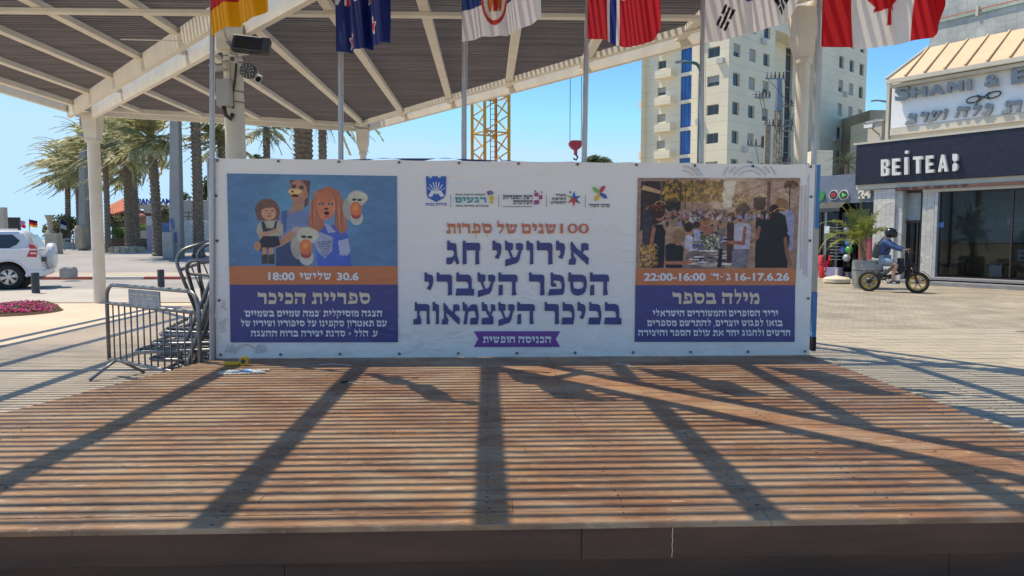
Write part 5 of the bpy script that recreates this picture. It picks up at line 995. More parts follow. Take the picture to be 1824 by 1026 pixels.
M['mosaic'] = brick_mat('white_mosaic_tiles', (.60, .59, .56), (.46, .45, .43), .085, .085, .006, rough=.35, offset=0, bump=.2, stain=.12, rot=(math.pi/2, 0, 0)); M['fasc'] = mat('navy_gloss_fascia', (.013, .014, .032), .3, var=.35, scale=4, bump=.8, bscale=26, stretch=(1, 1, 3)); M['lett'] = mat('white_letter', (.72, .72, .70), .45)
M['cream2'] = mat('cream_wall', (.56, .52, .44), .8, var=.1, scale=1.5); M['brownb'] = mat('rust_brown_beam', (.16, .075, .06), .6); M['dframe'] = mat('dark_brown_frame', (.05, .035, .03), .4); M['steelj'] = mat('pale_metal_jamb', (.50, .50, .50), .4, .4)
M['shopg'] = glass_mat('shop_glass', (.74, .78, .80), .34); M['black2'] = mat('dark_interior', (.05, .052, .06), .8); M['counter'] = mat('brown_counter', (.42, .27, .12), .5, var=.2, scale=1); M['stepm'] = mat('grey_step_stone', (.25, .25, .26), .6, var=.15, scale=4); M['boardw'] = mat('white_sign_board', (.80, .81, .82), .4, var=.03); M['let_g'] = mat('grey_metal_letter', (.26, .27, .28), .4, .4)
ZB, ZT = 3.40, 4.80; s_l = wp(1524, 300, 0)[0]; SR = 11.
shop = thing('cafe_building', 'cafe front with a navy fascia, white mosaic pillars and a wide dark window', 'shop', W3(0, 0, 0))
SB().box(s_l, 5.95, -.5, 0, ZB, ZT).build('fascia_board', M['fasc'], shop, bevel=.01); SB().box(5.955, SR, -.5, 0, ZB, ZT).build('fascia_board', M['fasc'], shop, bevel=.01)
SB().box(s_l-.1, SR, -1.0, .03, ZT+.002, ZT+.07).build('ledge', M['cream2'], shop)
SB().box(s_l, SR, -.9, -.08, ZB-.17, ZB-.003).build('lintel', M['cream2'], shop); s0 = wp(1592, 400, -.02)[0]; SB().box(s0, SR, -.55, -.02, ZB-.27, ZB-.173).build('brown_beam', M['brownb'], shop); SB().box(wp(1641, 400, -.1)[0], SR, -.5, -.1, ZB-.37, ZB-.273).build('white_strip', M['cream2'], shop)
def col(u0, u1, d=-.15, dep=.8, m='mosaic', nm='pillar'):
    a, b = wp(u0, 420, d)[0], wp(u1, 420, d)[0]; return SB().box(a, b, d-dep, d, 0, ZB-.19 if nm == 'pillar' else ZB-.275).build(nm, M[m], shop, bevel=.006)
col(1554, 1592); col(1592.3, 1606, -.22, .6, 'mosaic', 'recess_wall'); col(1641, 1662, -.2, .7, 'mosaic', 'recess_wall'); col(1662.3, 1668, -.16, .3, 'steelj', 'jamb')
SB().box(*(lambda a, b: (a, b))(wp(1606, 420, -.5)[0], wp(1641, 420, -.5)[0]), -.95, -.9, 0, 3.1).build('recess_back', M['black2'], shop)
a, b = wp(1608, 420, -.5)[0], wp(1640, 420, -.5)[0]; z1, z2, z3 = wp(1625, 340, -.5)[1], wp(1625, 393, -.5)[1], wp(1625, 397, -.5)[1]
fr_ = SB(); [fr_.box(x-.03, x+.03, -.56, -.48, .12, z1) for x in (a, b)]; dfr = fr_.box(a+.031, b-.031, -.56, -.48, z1-.06, z1).box(a+.031, b-.031, -.57, -.47, z3, z2).build('door_frame', M['dframe'], shop)
SB().box(a+.04, b-.04, -.53, -.52, z2+.01, z1-.07).build('transom_pane', mat('frosted_pane', (.34, .38, .38), .2), dfr); SB().box(a+.04, b-.04, -.53, -.52, .15, z3-.01).build('door_pane', M['shopg'], dfr); SB().box(a+.45, a+.51, -.55, -.5, .12, z3-.002).build('door_stile', M['dframe'], dfr)
# main window and interior
a = wp(1668.5, 420, -.3)[0]; zt = ZB-.375
for i in range(5):
    x0, x1 = a+i*2.15+.02, a+(i+1)*2.15-.02; SB().box(x0, x1, -.32, -.305, .33, zt-.03).build('window_pane', M['shopg'], shop); SB().box(x1, x1+.04, -.36, -.28, .33, zt-.03).build('mullion', M['dframe'], shop)
SB().box(a-.03, a+.015, -.36, -.28, .33, zt).build('mullion', M['dframe'], shop); SB().box(a+.45, a+.50, -.40, -.34, .33, zt-.04).build('mullion', M['dframe'], shop); SB().box(a, SR, -.38, -.27, zt-.028, zt-.002).build('window_head', M['dframe'], shop)
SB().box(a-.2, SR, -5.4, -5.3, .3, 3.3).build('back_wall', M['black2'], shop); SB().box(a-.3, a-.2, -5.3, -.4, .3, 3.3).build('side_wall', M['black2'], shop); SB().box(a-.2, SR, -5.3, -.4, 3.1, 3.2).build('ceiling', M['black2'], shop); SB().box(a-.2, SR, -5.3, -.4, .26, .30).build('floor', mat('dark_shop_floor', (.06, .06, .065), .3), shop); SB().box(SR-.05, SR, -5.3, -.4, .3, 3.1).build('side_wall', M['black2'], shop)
SB().box(a-.4, SR, -.9, .12, .17, .255).build('threshold', M['stepm'], shop, bevel=.01); SB().box(wp(1660, 500, .3)[0], SR, -.9, .48, .0, .13).build('step', M['stepm'], shop, bevel=.01); SB().box(wp(1600, 500, .1)[0], wp(1662, 500, .1)[0], -.9, .1, 0, .12).build('step', M['stepm'], shop, bevel=.01)
ct = thing('counter', 'brown cafe counter with pale letters behind the wide window', 'counter', W3(3, -2.2, .3)); c0, c1 = wp(1694, 430, -1.9)[0], SR-1
SB().box(c0, c1, -2.6, -1.9, .3, 1.32).build('front', M['counter'], ct); SB().box(c0-.03, c1, -2.65, -1.86, 1.325, 1.37).build('top', M['dframe'], ct)
mb = MB(); s_, z_ = wp(1811, 470, -1.88); font_into(mb, 'BEITEAB', s_, s_+2.2, .78, 1.16, lambda x, z: W3(x, -1.88, z), .03); mb.build('lettering', M['lett'], ct, fix=False)
M['bottle'] = mat('bottle_mix', (.30, .30, .28), .2, objvar=.6)
for i, u in enumerate((1740, 1747, 1756, 1803, 1809, 1816)):
    s_, z_ = wp(u, 429, -2.1); t = SB(); t.cyl((s_, -2.1, 1.372), (s_, -2.1, 1.372+random.uniform(.12, .24)), .035, n=10).cyl((s_, -2.1, 1.4), (s_, -2.1, 1.72-random.uniform(.02, .1)), .014, n=8); o = t.build('bottle', M['bottle'], None, W3(s_, -2.1, 1.372)); tag(o, '%s of the six small bottles on the cafe counter top, counted from the left' % ['first', 'second', 'third', 'fourth', 'fifth', 'last'][i], 'bottle', 'bottles on the cafe counter')
for i, (u, h) in enumerate(((1713, .75), (1741, .72))):
    s_, _ = wp(u, 400, -2.8); t = thing('lamp_stand', 'thin branched brass lamp behind the counter, %s one' % ('left' if i == 0 else 'right'), 'lamp', W3(s_, -2.8, 1.37)); q = SB(); q.tube([(s_-.1, -2.8, 1.37), (s_, -2.8, 2.2)], .012, 6).tube([(s_+.1, -2.8, 1.37), (s_+.04, -2.8, 2.2)], .012, 6); q.build('stem', M['tan'], t); SB().sph((s_, -2.8, 2.22), .035, 8, 6).build('bulb', M['lett'], t, smooth=True); SB().sph((s_+.04+.05, -2.8, 2.22), .035, 8, 6).build('bulb', M['lett'], t, smooth=True)
s_, z_ = wp(1740, 371, -1.6); t = thing('hanging_sign', 'small pale sign hanging inside the cafe window', 'sign', W3(s_, -1.6, z_)); SB().box(s_-.14, s_+.14, -1.61, -1.59, z_-.06, z_+.06).build('panel', M['cream2'], t); SB().box(s_-.005, s_+.005, -1.605, -1.595, z_+.06, 3.1).build('wire', M['dframe'], t)
s_, z_ = wp(1798, 394, -.4); t = SB().box(s_-.04, s_+.04, -.345, -.34, z_-.1, z_+.1).build('door_notice', M['lett'], None, W3(s_, -.34, z_)); tag(t, 'small white notice stuck inside the right part of the cafe window', 'notice')
s_, z_ = wp(1669.5, 401, -.3); t = SB().box(s_+.06, s_+.2, -.300, -.296, z_-.08, z_+.09).build('blue_notice', mat('blue_notice_print', (.10, .22, .50), .5), None, W3(s_, -.3, z_)); tag(t, 'small blue and white notice at the left edge of the cafe window', 'notice')
# pale green chair and bin inside
s_, _ = wp(1713, 480, -1.0); CH = thing('cafe_chair', 'pale green round backed cafe chair behind the window', 'chair', W3(s_, -1.0, .3)); M['mint'] = mat('pale_green_weave', (.36, .48, .36), .5); M['cane'] = mat('cane_tube', (.36, .30, .18), .4)
SB().box(s_-.28, s_+.12, -1.2, -.78, .74, .775).build('seat', M['mint'], CH, bevel=.01)
SB().add([(s_+.12+.05*z+.09*0, -.99+.20*math.cos(q)*(1), .80+.25+.27*math.sin(q)+0*z) for q, z in [(q, math.sin(q)) for q in np.linspace(0, 2*math.pi, 21)[:-1]]], [tuple(range(20))]).build('backrest', M['mint'], CH, fix=False).modifiers.new('t', 'SOLIDIFY').thickness = .02
SB().tube([(s_+.13, -1.2, .74), (s_+.14, -1.21, 1.05), (s_+.15, -1.1, 1.3), (s_+.15, -.99, 1.34), (s_+.15, -.88, 1.3), (s_+.14, -.77, 1.05), (s_+.13, -.78, .74)], .014, 6).build('back_frame', M['cane'], CH)
for x, y in ((-.26, -1.18), (-.26, -.8), (.1, -1.18), (.1, -.8)): SB().tube([(s_+x, y, .74), (s_+x*1.1, y, .302)], .012, 6).build('leg', M['cane'], CH)
s_, _ = wp(1774, 490, -1.0); t = thing('waste_bin', 'light blue bin with a black rim behind the cafe window', 'bin', W3(s_, -1.0, .3)); SB().box(s_-.17, s_+.19, -1.2, -.9, .302, .68).build('body', mat('light_blue_plastic', (.42, .58, .66), .5), t, bevel=.02); SB().box(s_-.18, s_+.28, -1.22, -.88, .682, .78).build('lid', M['blackm'], t, bevel=.01)
# fascia letters
def unit(s):
    R_ = lambda a, b, c, d: [(a, c), (b, c), (b, d), (a, d)]
    return {'B': [R_(0, .36, 0, 1), R_(.36, .62, .82, 1), R_(.36, .62, .43, .58), R_(.36, .62, 0, .17), [(.62, .5), (.92, .6), (.98, .7), (.98, .85), (.9, .95), (.62, 1)], [(.62, 0), (.92, .04), (1, .14), (1, .38), (.9, .47), (.62, .5)]],
            'E': [R_(0, .38, 0, 1), R_(.38, .95, .82, 1), R_(.38, .86, .42, .58), R_(.38, 1, 0, .18)], 'I': [R_(0, 1, 0, 1)], 'T': [R_(0, 1, .82, 1), R_(.32, .68, 0, .82)],
            'A': [[(0, 0), (.3, 0), (.62, 1), (.36, 1)], [(.7, 0), (1, 0), (.66, 1), (.52, .72)], [(.27, .2), (.74, .2), (.68, .36), (.33, .36)]],
            'P': [[(0, 1), (.5, 1), (.95, .9), (1, .7), (.9, .6), (.4, .52), (0, .66)], [(0, .36), (.4, .5), (.9, .4), (1, .25), (.9, .08), (.5, 0), (0, 0)]]}[s]
for ch, x0, x1, y0, y1 in (('B', 425, 470, 142, 236), ('E', 488, 534, 137, 232), ('I', 558, 578, 130, 228), ('T', 608, 662, 125, 222), ('E', 680, 724, 120, 218), ('A', 750, 804, 115, 212), ('P', 833, 862, 110, 208)):
    mb = MB()
    for pl in unit(ch): extr(mb, pl, lambda x, z, d: (lambda q: W3(q[0], .002+d, q[1]))(wp(1440+(x0+(x1-x0)*x)/3.206, 240+(y1+(y0-y1)*z-(x-.5)*3)/3.206, .0)), .13)
    if ch == 'I': q = wp(1440+570/3.206, 240+101/3.206); mb.cyl(W3(q[0], .002, q[1]), W3(q[0], .132, q[1]), .055, n=14)
    mb.build('fascia_letter', M['lett'], shop)
# upper sign board, canopy roof, grey building
up = thing('bridal_shop_upper_floor', 'upper floor with white sign board under a beige ribbed canopy above the cafe', 'shop', W3(1, -.8, ZT)); D = -.75
sl0 = wp(1586, 229, D); sl1 = wp(1586, 150.5, D); SB().box(sl0[0], SR, D-.08, D, sl0[1], sl1[1]).build('sign_board', M['boardw'], up, bevel=.01); SB().box(sl0[0]-.05, SR, D-.5, D-.09, ZT+.075, sl1[1]+.1).build('wall', M['cream2'], up); SB().box(sl0[0]+.002, SR, D-.085, D+.03, ZT+.3, sl0[1]-.006).build('lower_rail', M['cream2'], up)
for x in (sl0[0]-.12,): SB().box(x-.05, x+.05, D-.5, D+.02, ZT+.1, sl1[1]+.05).build('corner_trim', M['cream2'], up)
ea = wp(1577, 143, -.3); SB().box(ea[0], SR, -.42, -.3, ea[1]-.14, ea[1]).build('gutter', M['cream2'], up, bevel=.01); SB().box(ea[0]+.1, SR, -.9, -.43, ea[1]-.26, ea[1]-.16).build('soffit', M['cream2'], up); M['beige_r'] = mat('beige_ribbed_roofing', (.62, .45, .30), .55, var=.06, scale=2)
ra = wp(1654, 86, -1.9); zr = ra[1]; xs = np.arange(ea[0]+.02, SR, .62)
for i in range(len(xs)-1):
    x0, x1 = xs[i], xs[i+1]-.006; xo = max(0, (ra[0]-ea[0])*.0)
    sk = (ra[0]-ea[0]); f0 = min(1, (x0-ea[0])/sk) if sk > 0 else 1; f1 = min(1, (x1-ea[0])/sk) if sk > 0 else 1
    P0, P1 = (x0, -.36, ea[1]+.02), (x1, -.36, ea[1]+.02); Q0 = (x0, -.36-1.54*f0, ea[1]+.02+(zr-ea[1])*f0); Q1 = (x1, -.36-1.54*f1, ea[1]+.02+(zr-ea[1])*f1)
    pn = SB(); pn.add([P0, P1, Q1, Q0] if f0 > .01 else [P0, P1, Q1], [(0, 1, 2, 3)] if f0 > .01 else [(0, 1, 2)]); o = pn.build('roof_panel', M['beige_r'], up, fix=False); o.modifiers.new('t', 'SOLIDIFY').thickness = .02
    if f0 > .01: SB().bar((x0, -.32, ea[1]+.05), (Q0[0], Q0[1], Q0[2]+.03), .05, .05).build('roof_rib', M['beige_r'], up)
SB().bar((ea[0], -.34, ea[1]+.05), (ra[0], -1.9, zr+.05), .07, .07).build('hip_trim', M['cream2'], up)
gb = thing('grey_building', 'pale grey tiled building rising behind the beige canopy', 'building', W3(ra[0], -1.95, 0)); M['greytile'] = brick_mat('pale_grey_tiles', (.46, .50, .49), (.36, .39, .39), .16, .08, .006, offset=0, rot=(math.pi/2, 0, 0), bump=.1, stain=.15)
SB().box(ra[0], SR+4, -9, -1.95, 0, 16).build('wall', M['greytile'], gb); z0 = wp(1700, 27, -1.9)[1]
for dz, cc in ((0, (.42, .12, .10)), (-.13, (.15, .30, .26))): SB().tube([(ra[0]+.02, -1.9, z0+dz), (SR+3, -1.9, z0+dz+.1)], .018, 6).build('pipe', mat('painted_pipe', cc, .5), gb)
for s_ in (ra[0]+1.5, ra[0]+3.2, ra[0]+5): SB().box(s_-.04, s_+.04, -1.95, -1.87, z0-.2, z0+.12).build('pipe_clip', M['cream2'], gb)
# letters on the white board
def board_text(name, s, u0, u1, vb0, vb1, h0, h1, m, off=.03, heb=False, th=.1):
    mb = MB(); f = lambda x, y: (lambda q: W3(q[0], D+.10, q[1]))(wp(u0+(u1-u0)*x, vb0+(vb1-vb0)*x-(h0+(h1-h0)*x)*y, D+.1))
    if heb:
        for k, pl in enumerate(he_polys(s, 0, 1, 0, 1, gap=26, slant=.10)): mb.add([f(x, z)+SN*.0008*k for x, z in pl], [tuple(range(len(pl)))])
    else: font_into(mb, s, 0, 1, 0, 1, f, off)
    o = mb.build(name, m, up, fix=False); o.modifiers.new('t', 'SOLIDIFY').thickness = th; o.modifiers['t'].offset = 1 if heb else 1; return o
for s, a_ in (('S', (1596, 1622, 182.5, 176, 25, 24)), ('H', (1626, 1652, 175, 171.5, 18, 18)), ('A', (1656, 1684, 171.5, 167.5, 18.5, 18.5)), ('N', (1689, 1717, 166, 162, 19, 19)), ('I', (1725, 1732, 161.5, 160.5, 20, 20)), ('&', (1755, 1782, 157, 152, 21, 22)), ('E', (1803, 1834, 151, 145, 27, 28))): board_text('board_letter', s, *a_, M['let_g'], .045)
board_text('board_lettering', 'וערב', 1611, 1681, 222, 213, 17, 17.5, M['let_g'], heb=True); board_text('board_lettering', 'כלה', 1699, 1764, 210, 204, 18, 19, M['let_g'], heb=True); board_text('board_lettering', 'ות', 1783, 1838, 203, 195, 20, 21, M['let_g'], heb=True)
sq = MB(); pts = []
for q in np.linspace(-1, 1, 50): pts.append((1752+q*27+6*math.sin(q*9), 173-q*6.5+5.5*math.sin(q*6.3)*(1 if abs(q) > .3 else .8)))
for sg in (1, -1): sq.tube([(lambda w: W3(w[0], D+.07, w[1]))(wp(u, 173-(u-1752)*.24+sg*(v-(173-(u-1752)*.24)), D+.07)) for u, v in pts], .022, 6)
sq.build('scroll_ornament', M['blackm'], up)
for i in range(0): pass
# rooftop clutter left of the board
t = thing('roof_parapet', 'white rooftop box left of the sign board above the fascia end', 'parapet', W3(-1, -1, ZT)); a = wp(1545, 252, -1.6); b = wp(1571, 216, -1.6); SB().box(a[0], b[0], -2.6, -1.6, 4.0, b[1]).build('box', M['cream2'], t); SB().box(a[0]-.05, b[0]+.08, -2.65, -1.55, b[1]+.002, b[1]+.06).build('cap', M['mosaic'], t)
t = thing('roof_floodlight', 'small square floodlight on the roof edge left of the sign board', 'floodlight', W3(*(lambda q: (q[0], -1.2, q[1]))(wp(1547, 225, -1.2)))); q = wp(1547, 225, -1.2); SB().box(q[0]-.2, q[0]+.2, -1.25, -1.18, q[1]-.08, q[1]+.09).build('housing', M['galv'], t, bevel=.01); SB().box(q[0]-.16, q[0]+.16, -1.176, -1.17, q[1]-.055, q[1]+.06).build('lens', M['lett'], t); SB().bar((q[0], -1.3, q[1]), (q[0]+.2, -1.6, q[1]-.3), .03, .03).build('bracket', M['galv'], t)
# ------------------------------------------------------------------ convenience store left of the cafe
kd = -.9; st_ = thing('convenience_store', 'small shop with round logo signs and dark glass front, left of the cafe', 'shop', W3(-1.5, kd, 0)); k0 = wp(1430, 420, kd)[0]; k1 = wp(1556, 420, kd)[0]
zt = wp(1500, 311, kd)[1]; zb = wp(1500, 362, kd)[1]; M['bluegrey'] = mat('blue_grey_fascia', (.16, .20, .27), .6, var=.1)
SB().box(k0, k1, kd-.3, kd, zb, zt).build('fascia_board', M['bluegrey'], st_); SB().box(k0, k1, kd-6, kd-.31, 0, zt).build('wall', M['bluegrey'], st_); a, b = wp(1452, 366, kd+.5)[0], wp(1496, 366, kd+.5)[0]
aw = SB().add([(a, kd+.01, zb+.05), (b, kd+.01, zb+.05), (b, kd+.5, zb-.2), (a, kd+.5, zb-.2), (a, kd+.5, zb-.32), (b, kd+.5, zb-.32)], [(0, 1, 2, 3), (3, 2, 5, 4)]).build('awning', M['blackm'], st_, fix=False); aw.modifiers.new('t', 'SOLIDIFY').thickness = .02
for i in range(4):
    x0 = k0+(k1-k0)*i/4; x1 = k0+(k1-k0)*(i+1)/4; SB().box(x0+.02, x1-.02, kd-.12, kd-.11, .25, zb-.03).build('window_pane', M['shopg'], st_); SB().box(x1-.02, x1+.02, kd-.15, kd-.07, .25, zb-.03).build('mullion', M['dframe'], st_)
SB().box(k0, k1, kd-.305, kd-.3, .25, zb-.01).build('back_wall', M['black2'], st_); SB().box(k0, k1, kd-.29, kd+.05, 0, .24).build('plinth', M['stepm'], st_)
def disc(u, v, rpx, d0, d1, m, nm, n=28):
    q = wp(u, v, kd); r = rpx*24.5/FPX; o = MB().cyl(W3(q[0], kd+d0, q[1]), W3(q[0], kd+d1, q[1]), r, n=n).build(nm, m, st_, smooth='auto'); return q, r
for u, in ((1486,), (1504,)): disc(u, 347.5, 9.8, .005, .05, M['lett'], 'logo_ring'); disc(u, 347.5, 8.4, .051, .056, M['blackm'], 'logo_disc')
disc(1461, 349, 10.5, .005, .05, mat('bright_green_sign', (.03, .30, .07), .4), 'logo_disc'); M['g_sign'] = mat('green_arrow', (.08, .70, .14), .4); M['r_sign'] = mat('red_mark', (.6, .05, .04), .4)
q = wp(1504, 347.5, kd); SB().add([(q[0]-.07, kd+.06, q[1]-.1), (q[0]+.11, kd+.06, q[1]), (q[0]-.07, kd+.06, q[1]+.1)], [(0, 1, 2)]).build('logo_arrow', M['g_sign'], st_, fix=False); q = wp(1486, 347.5, kd)
sb = SB(); [sb.box(q[0]+x-.02, q[0]+x+.02, kd+.057, kd+.062, q[1]-.08, q[1]+.08) for x in (-.06, 0, .06)]; sb.build('logo_mark', M['r_sign'], st_)
mb = MB(); q0, q1 = wp(1528, 354, kd+.05), wp(1552, 337, kd+.05); font_into(mb, '24', q0[0], q1[0], q0[1], q1[1], lambda x, z: W3(x, kd+.05, z), .05); o = mb.build('number_sign', M['lett'], st_, fix=False); o.modifiers.new('t', 'SOLIDIFY').thickness = .04
def gthing(name, label, cat, u, d, group=None): s_ = wp(u, 480, d)[0]; return thing(name, label, cat, W3(s_, d, 0), group=group), s_
t, s_ = gthing('support_post', 'slim grey post in front of the small shop with a paper note', 'post', 1469.5, kd+.35); SB().box(s_-.05, s_+.05, kd+.3, kd+.4, 0, zb-.2).build('post', M['galv'], t); z_ = wp(1472, 409, kd+.35)[1]; o = SB().box(s_-.04, s_+.16, kd+.402, kd+.406, z_-.14, z_+.13).build('paper_note', mat('pale_paper', (.62, .70, .74), .6), None, W3(s_, kd+.4, z_)); tag(o, 'pale paper note taped to the slim grey post', 'notice')
t, s_ = gthing('sunglasses_rack', 'tall narrow display rack of sunglasses outside the small shop', 'rack', 1488, kd+.4); SB().cyl((s_, kd+.4, 0), (s_, kd+.4, 2.05), .03, n=10).build('pole', M['galv'], t)
for i in range(11):
    z = .72+i*.118; SB().box(s_-.2, s_+.2, kd+.32, kd+.48, z, z+.012).build('shelf', M['lett'], t)
    for j in range(3): SB().box(s_-.18+j*.125, s_-.075+j*.125, kd+.49, kd+.5, z+.02, z+.06).build('sunglasses', M['lens'], t)
t = SB().box(s_-.22, s_+.22, kd+.28, kd+.62, 0.02, .42).build('lilac_box', mat('lilac_box', (.30, .27, .45), .6), None, W3(s_, kd+.4, 0), bevel=.01); tag(t, 'lilac box at the foot of the sunglasses rack', 'box')
for i, (u, v, c, nm) in enumerate(((1509, 409, (.25, .33, .48), 'pale blue and white ball, highest in the net rack'), (1512.5, 432, (.04, .22, .55), 'blue ball in the middle of the rack'), (1502, 445, (.12, .16, .45), 'dark blue ball at the left of the rack'), (1513, 444.5, (.06, .42, .08), 'bright green ball in the rack'), (1508, 459, (.48, .56, .55), 'white ball with green marks, lowest in the rack'))):
    q = wp(u, v, kd+.3); o = MB().sph(W3(q[0], kd+.3, q[1]), .145 if i else .12, 18, 12).build('ball', mat('ball_skin', c, .35, var=.5, scale=9), None, W3(q[0], kd+.3, q[1]), smooth=True); tag(o, nm, 'ball')
t, s_ = gthing('ball_rack', 'dark wire rack holding coloured balls outside the small shop', 'rack', 1508, kd+.25)
for dx in (-.17, .17): SB().tube([(s_+dx, kd+.16, 0), (s_+dx, kd+.16, 2.0)], .012, 6).build('upright', M['blackm'], t)
for z in (.45, .8, 1.15, 1.5, 1.95): SB().tube([(s_-.25, kd+.16, z), (s_+.28, kd+.16, z)], .01, 6).build('shelf_bar', M['blackm'], t)
t, s_ = gthing('red_display_box', 'dull red display box beside the first mosaic pillar', 'box', 1545, kd+.3); SB().box(s_-.25, s_+.2, kd+.1, kd+.5, 0, 1.5).build('body', mat('dull_red_panel', (.36, .07, .09), .5), t, bevel=.01); SB().box(s_-.28, s_+.22, kd+.08, kd+.53, 1.502, 1.55).build('top', M['brownb'], t)
t = thing('litter_bin', 'small red litter bin with a white print and open lid by the slim post', 'bin', gnd(1471, 496)); c = gnd(1471, 496); c.y += .15; M['redp'] = mat('red_plastic', (.58, .02, .03), .35)
MB().lathe(c, [(.17, 0), (.19, .1), (.205, .52), (.2, .53)], 20).build('body', M['redp'], t, smooth='auto'); l_ = MB().lathe(c, [(.22, .532), (.225, .60), (.2, .66)], 20).build('lid', M['redp'], t, smooth='auto')
for sg in (-1, 1): MB().prism([(c.x+sg*.2, c.z+.64), (c.x+sg*.1, c.z+.64), (c.x+sg*.13, c.z+.88), (c.x+sg*.19, c.z+.8)], 'y', c.y-.16, c.y+.16).build('lid_flap', M['redp'], l_, bevel=.01)
MB().cyl(c+Vector((0, 0, .55)), c+Vector((0, 0, .662)), .19, n=20).build('opening', M['blackm'], t); mb = MB(); mb.torus((c.x-.02, c.y-.196, c.z+.36), .06, .012, 'y', n=16, m=5); mb.box(c.x-.06, c.x+.04, c.y-.202, c.y-.19, c.z+.14, c.z+.24); mb.build('print', M['lett'], t)
c = gnd(1498, 506); c.y += .3; t = thing('parasol_base', 'round cream parasol base with a short empty tube on the pavement', 'parasol base', c); M['creampl'] = mat('cream_plastic', (.62, .55, .42), .6, var=.08)
MB().lathe(c, [(.40, .03), (.43, .06), (.43, .16), (.36, .21), (.12, .25), (.07, .27)], 28).build('base', M['creampl'], t, smooth='auto'); MB().cyl(c+Vector((0, 0, .26)), c+Vector((0, 0, .5)), .045, n=14).build('tube', M['creampl'], t); MB().torus(c+Vector((0, 0, .235)), .12, .012, 'z', n=18, m=5).build('handle', M['blackm'], t)
for a in range(4): MB().cyl(c+Vector((.34*math.cos(a*1.57+.6), .34*math.sin(a*1.57+.6), 0)), c+Vector((.34*math.cos(a*1.57+.6), .34*math.sin(a*1.57+.6), .03)), .04, n=10).build('foot', M['blackm'], t)
# planter with a feather palm
c = gnd(1556, 515); c.y += .42; pt = thing('planter', 'round weathered concrete planter behind the rear wheel of the bike', 'planter', c); MB().lathe(c, [(.34, 0), (.39, .15), (.42, .45), (.41, .8), (.39, .86), (.34, .86), (.33, .8)], 28).build('pot', mat('weathered_concrete', (.38, .36, .33), .9, var=.25, scale=3, bump=.4), pt, smooth='auto'); MB().torus(c+Vector((0, 0, .55)), .418, .008, 'z', n=28, m=4).build('band', M['dark'], pt); MB().cyl(c+Vector((0, 0, .78)), c+Vector((0, 0, .81)), .33, n=20).build('soil', M['trunk'], pt)
pp = thing('potted_palm', 'feathery yellow green palm growing out of the concrete planter', 'palm', c+Vector((-.1, 0, .81))); b0_ = c+Vector((-.12, 0, .78)); M['fresh'] = mat('yellow_green_fronds', (.24, .27, .07), .5, var=.45, scale=3, trans=.35)
cr = at(1533, 425, c.y)
for i in range(6):
    e = cr+Vector((random.uniform(-.2, .2), random.uniform(-.15, .15), random.uniform(-.15, .15))); MB().tube([b0_+Vector((random.uniform(-.12, .12), random.uniform(-.1, .1), 0)), b0_.lerp(e, .5)+Vector((random.uniform(-.05, .05), 0, .03)), e], [.045, .03, .018], 7).build('stem', M['frond_b'], pp)
for i, (az, el, L_, dr) in enumerate(((3.3, .75, 1.75, .105), (2.9, 1.05, 1.6, .085), (2.2, 1.25, 1.5, .05), (1.3, 1.45, 1.5, .04), (.6, 1.2, 1.45, .075), (.1, .95, 1.4, .1), (-.6, .95, 1.3, .09), (-1.8, 1.25, 1.3, .06), (3.9, .7, 1.3, .12), (-.2, 1.3, 1.55, .07), (2.6, .45, 1.3, .09), (3.2, 1.35, 1.6, .06), (-2.4, .9, 1.2, .1))):
    mb = MB(); frond(mb, b0_.lerp(cr, .8), az, el, L_, dr, (0, 0, 0), 24, .8, .03); mb.build('frond', M['fresh'], pp, fix=False)
# ------------------------------------------------------------------ bike and rider
bA, bB = Vector((10.98, 20.1, 0)), Vector((11.93, 19.35, 0)); ang = math.atan2(bB.y-bA.y, bB.x-bA.x); M['gold'] = mat('gold_painted_rim', (.62, .38, .08), .35, .5); M['bikeb'] = mat('black_bike_paint', (.02, .02, .022), .35)
bike = thing('electric_bike', 'black electric folding bike with fat tyres and gold rims', 'bicycle', bA, ang, local=True); WB = 1.21; RW = .3
for nm, x in (('rear_wheel', 0), ('front_wheel', WB)):
    o = MB().torus((x, 0, RW), RW-.05, .05, 'y', n=36, m=10).build(nm, M['tyre'], bike, smooth=True); q = MB(); q.torus((x, 0, RW), RW-.095, .022, 'y', n=32, m=6, sq=1.6)
    for i in range(6):
        a = i*math.pi/3+x
        for da in (-.12, .12): q.bar((x+.04*math.cos(a), 0, RW+.04*math.sin(a)), (x+.2*math.cos(a+da), 0, RW+.2*math.sin(a+da)), .022, .014, up=(0, 1, 0))
    q.build('rim', M['gold'], o, smooth=False); MB().cyl((x, -.06, RW), (x, .06, RW), .065 if x == 0 else .035, n=16).build('hub', M['bikeb'], o); MB().torus((x, -.045, RW), .07, .006, 'y', n=20, m=4).build('brake_disc', M['galv'], o)
    kn = MB()
    for i in range(44):
        a = i*2*math.pi/44; kn.box(-.012, .012, -.035, .035, -.006, .008).v[-8:] = [tuple(Matrix.Translation((x+(RW-.002)*math.cos(a), 0, RW+(RW-.002)*math.sin(a))) @ Matrix.Rotation(-a+math.pi/2, 4, 'Y') @ Vector(p)) for p in kn.v[-8:]]
    o2 = kn.build('tread_knobs', M['tyre'], o); o2['kind'] = 'stuff'
MB().tube([(.98, 0, .92), (.86, 0, .62), (.80, 0, .56), (.45, 0, .46), (.40, 0, .42)], [.03, .032, .034, .034, .03], 10).build('main_frame', M['bikeb'], bike, smooth=True); MB().tube([(.40, 0, .40), (.34, 0, .60), (.30, 0, .80)], .02, 8).build('seat_post', M['bikeb'], bike, smooth=True)
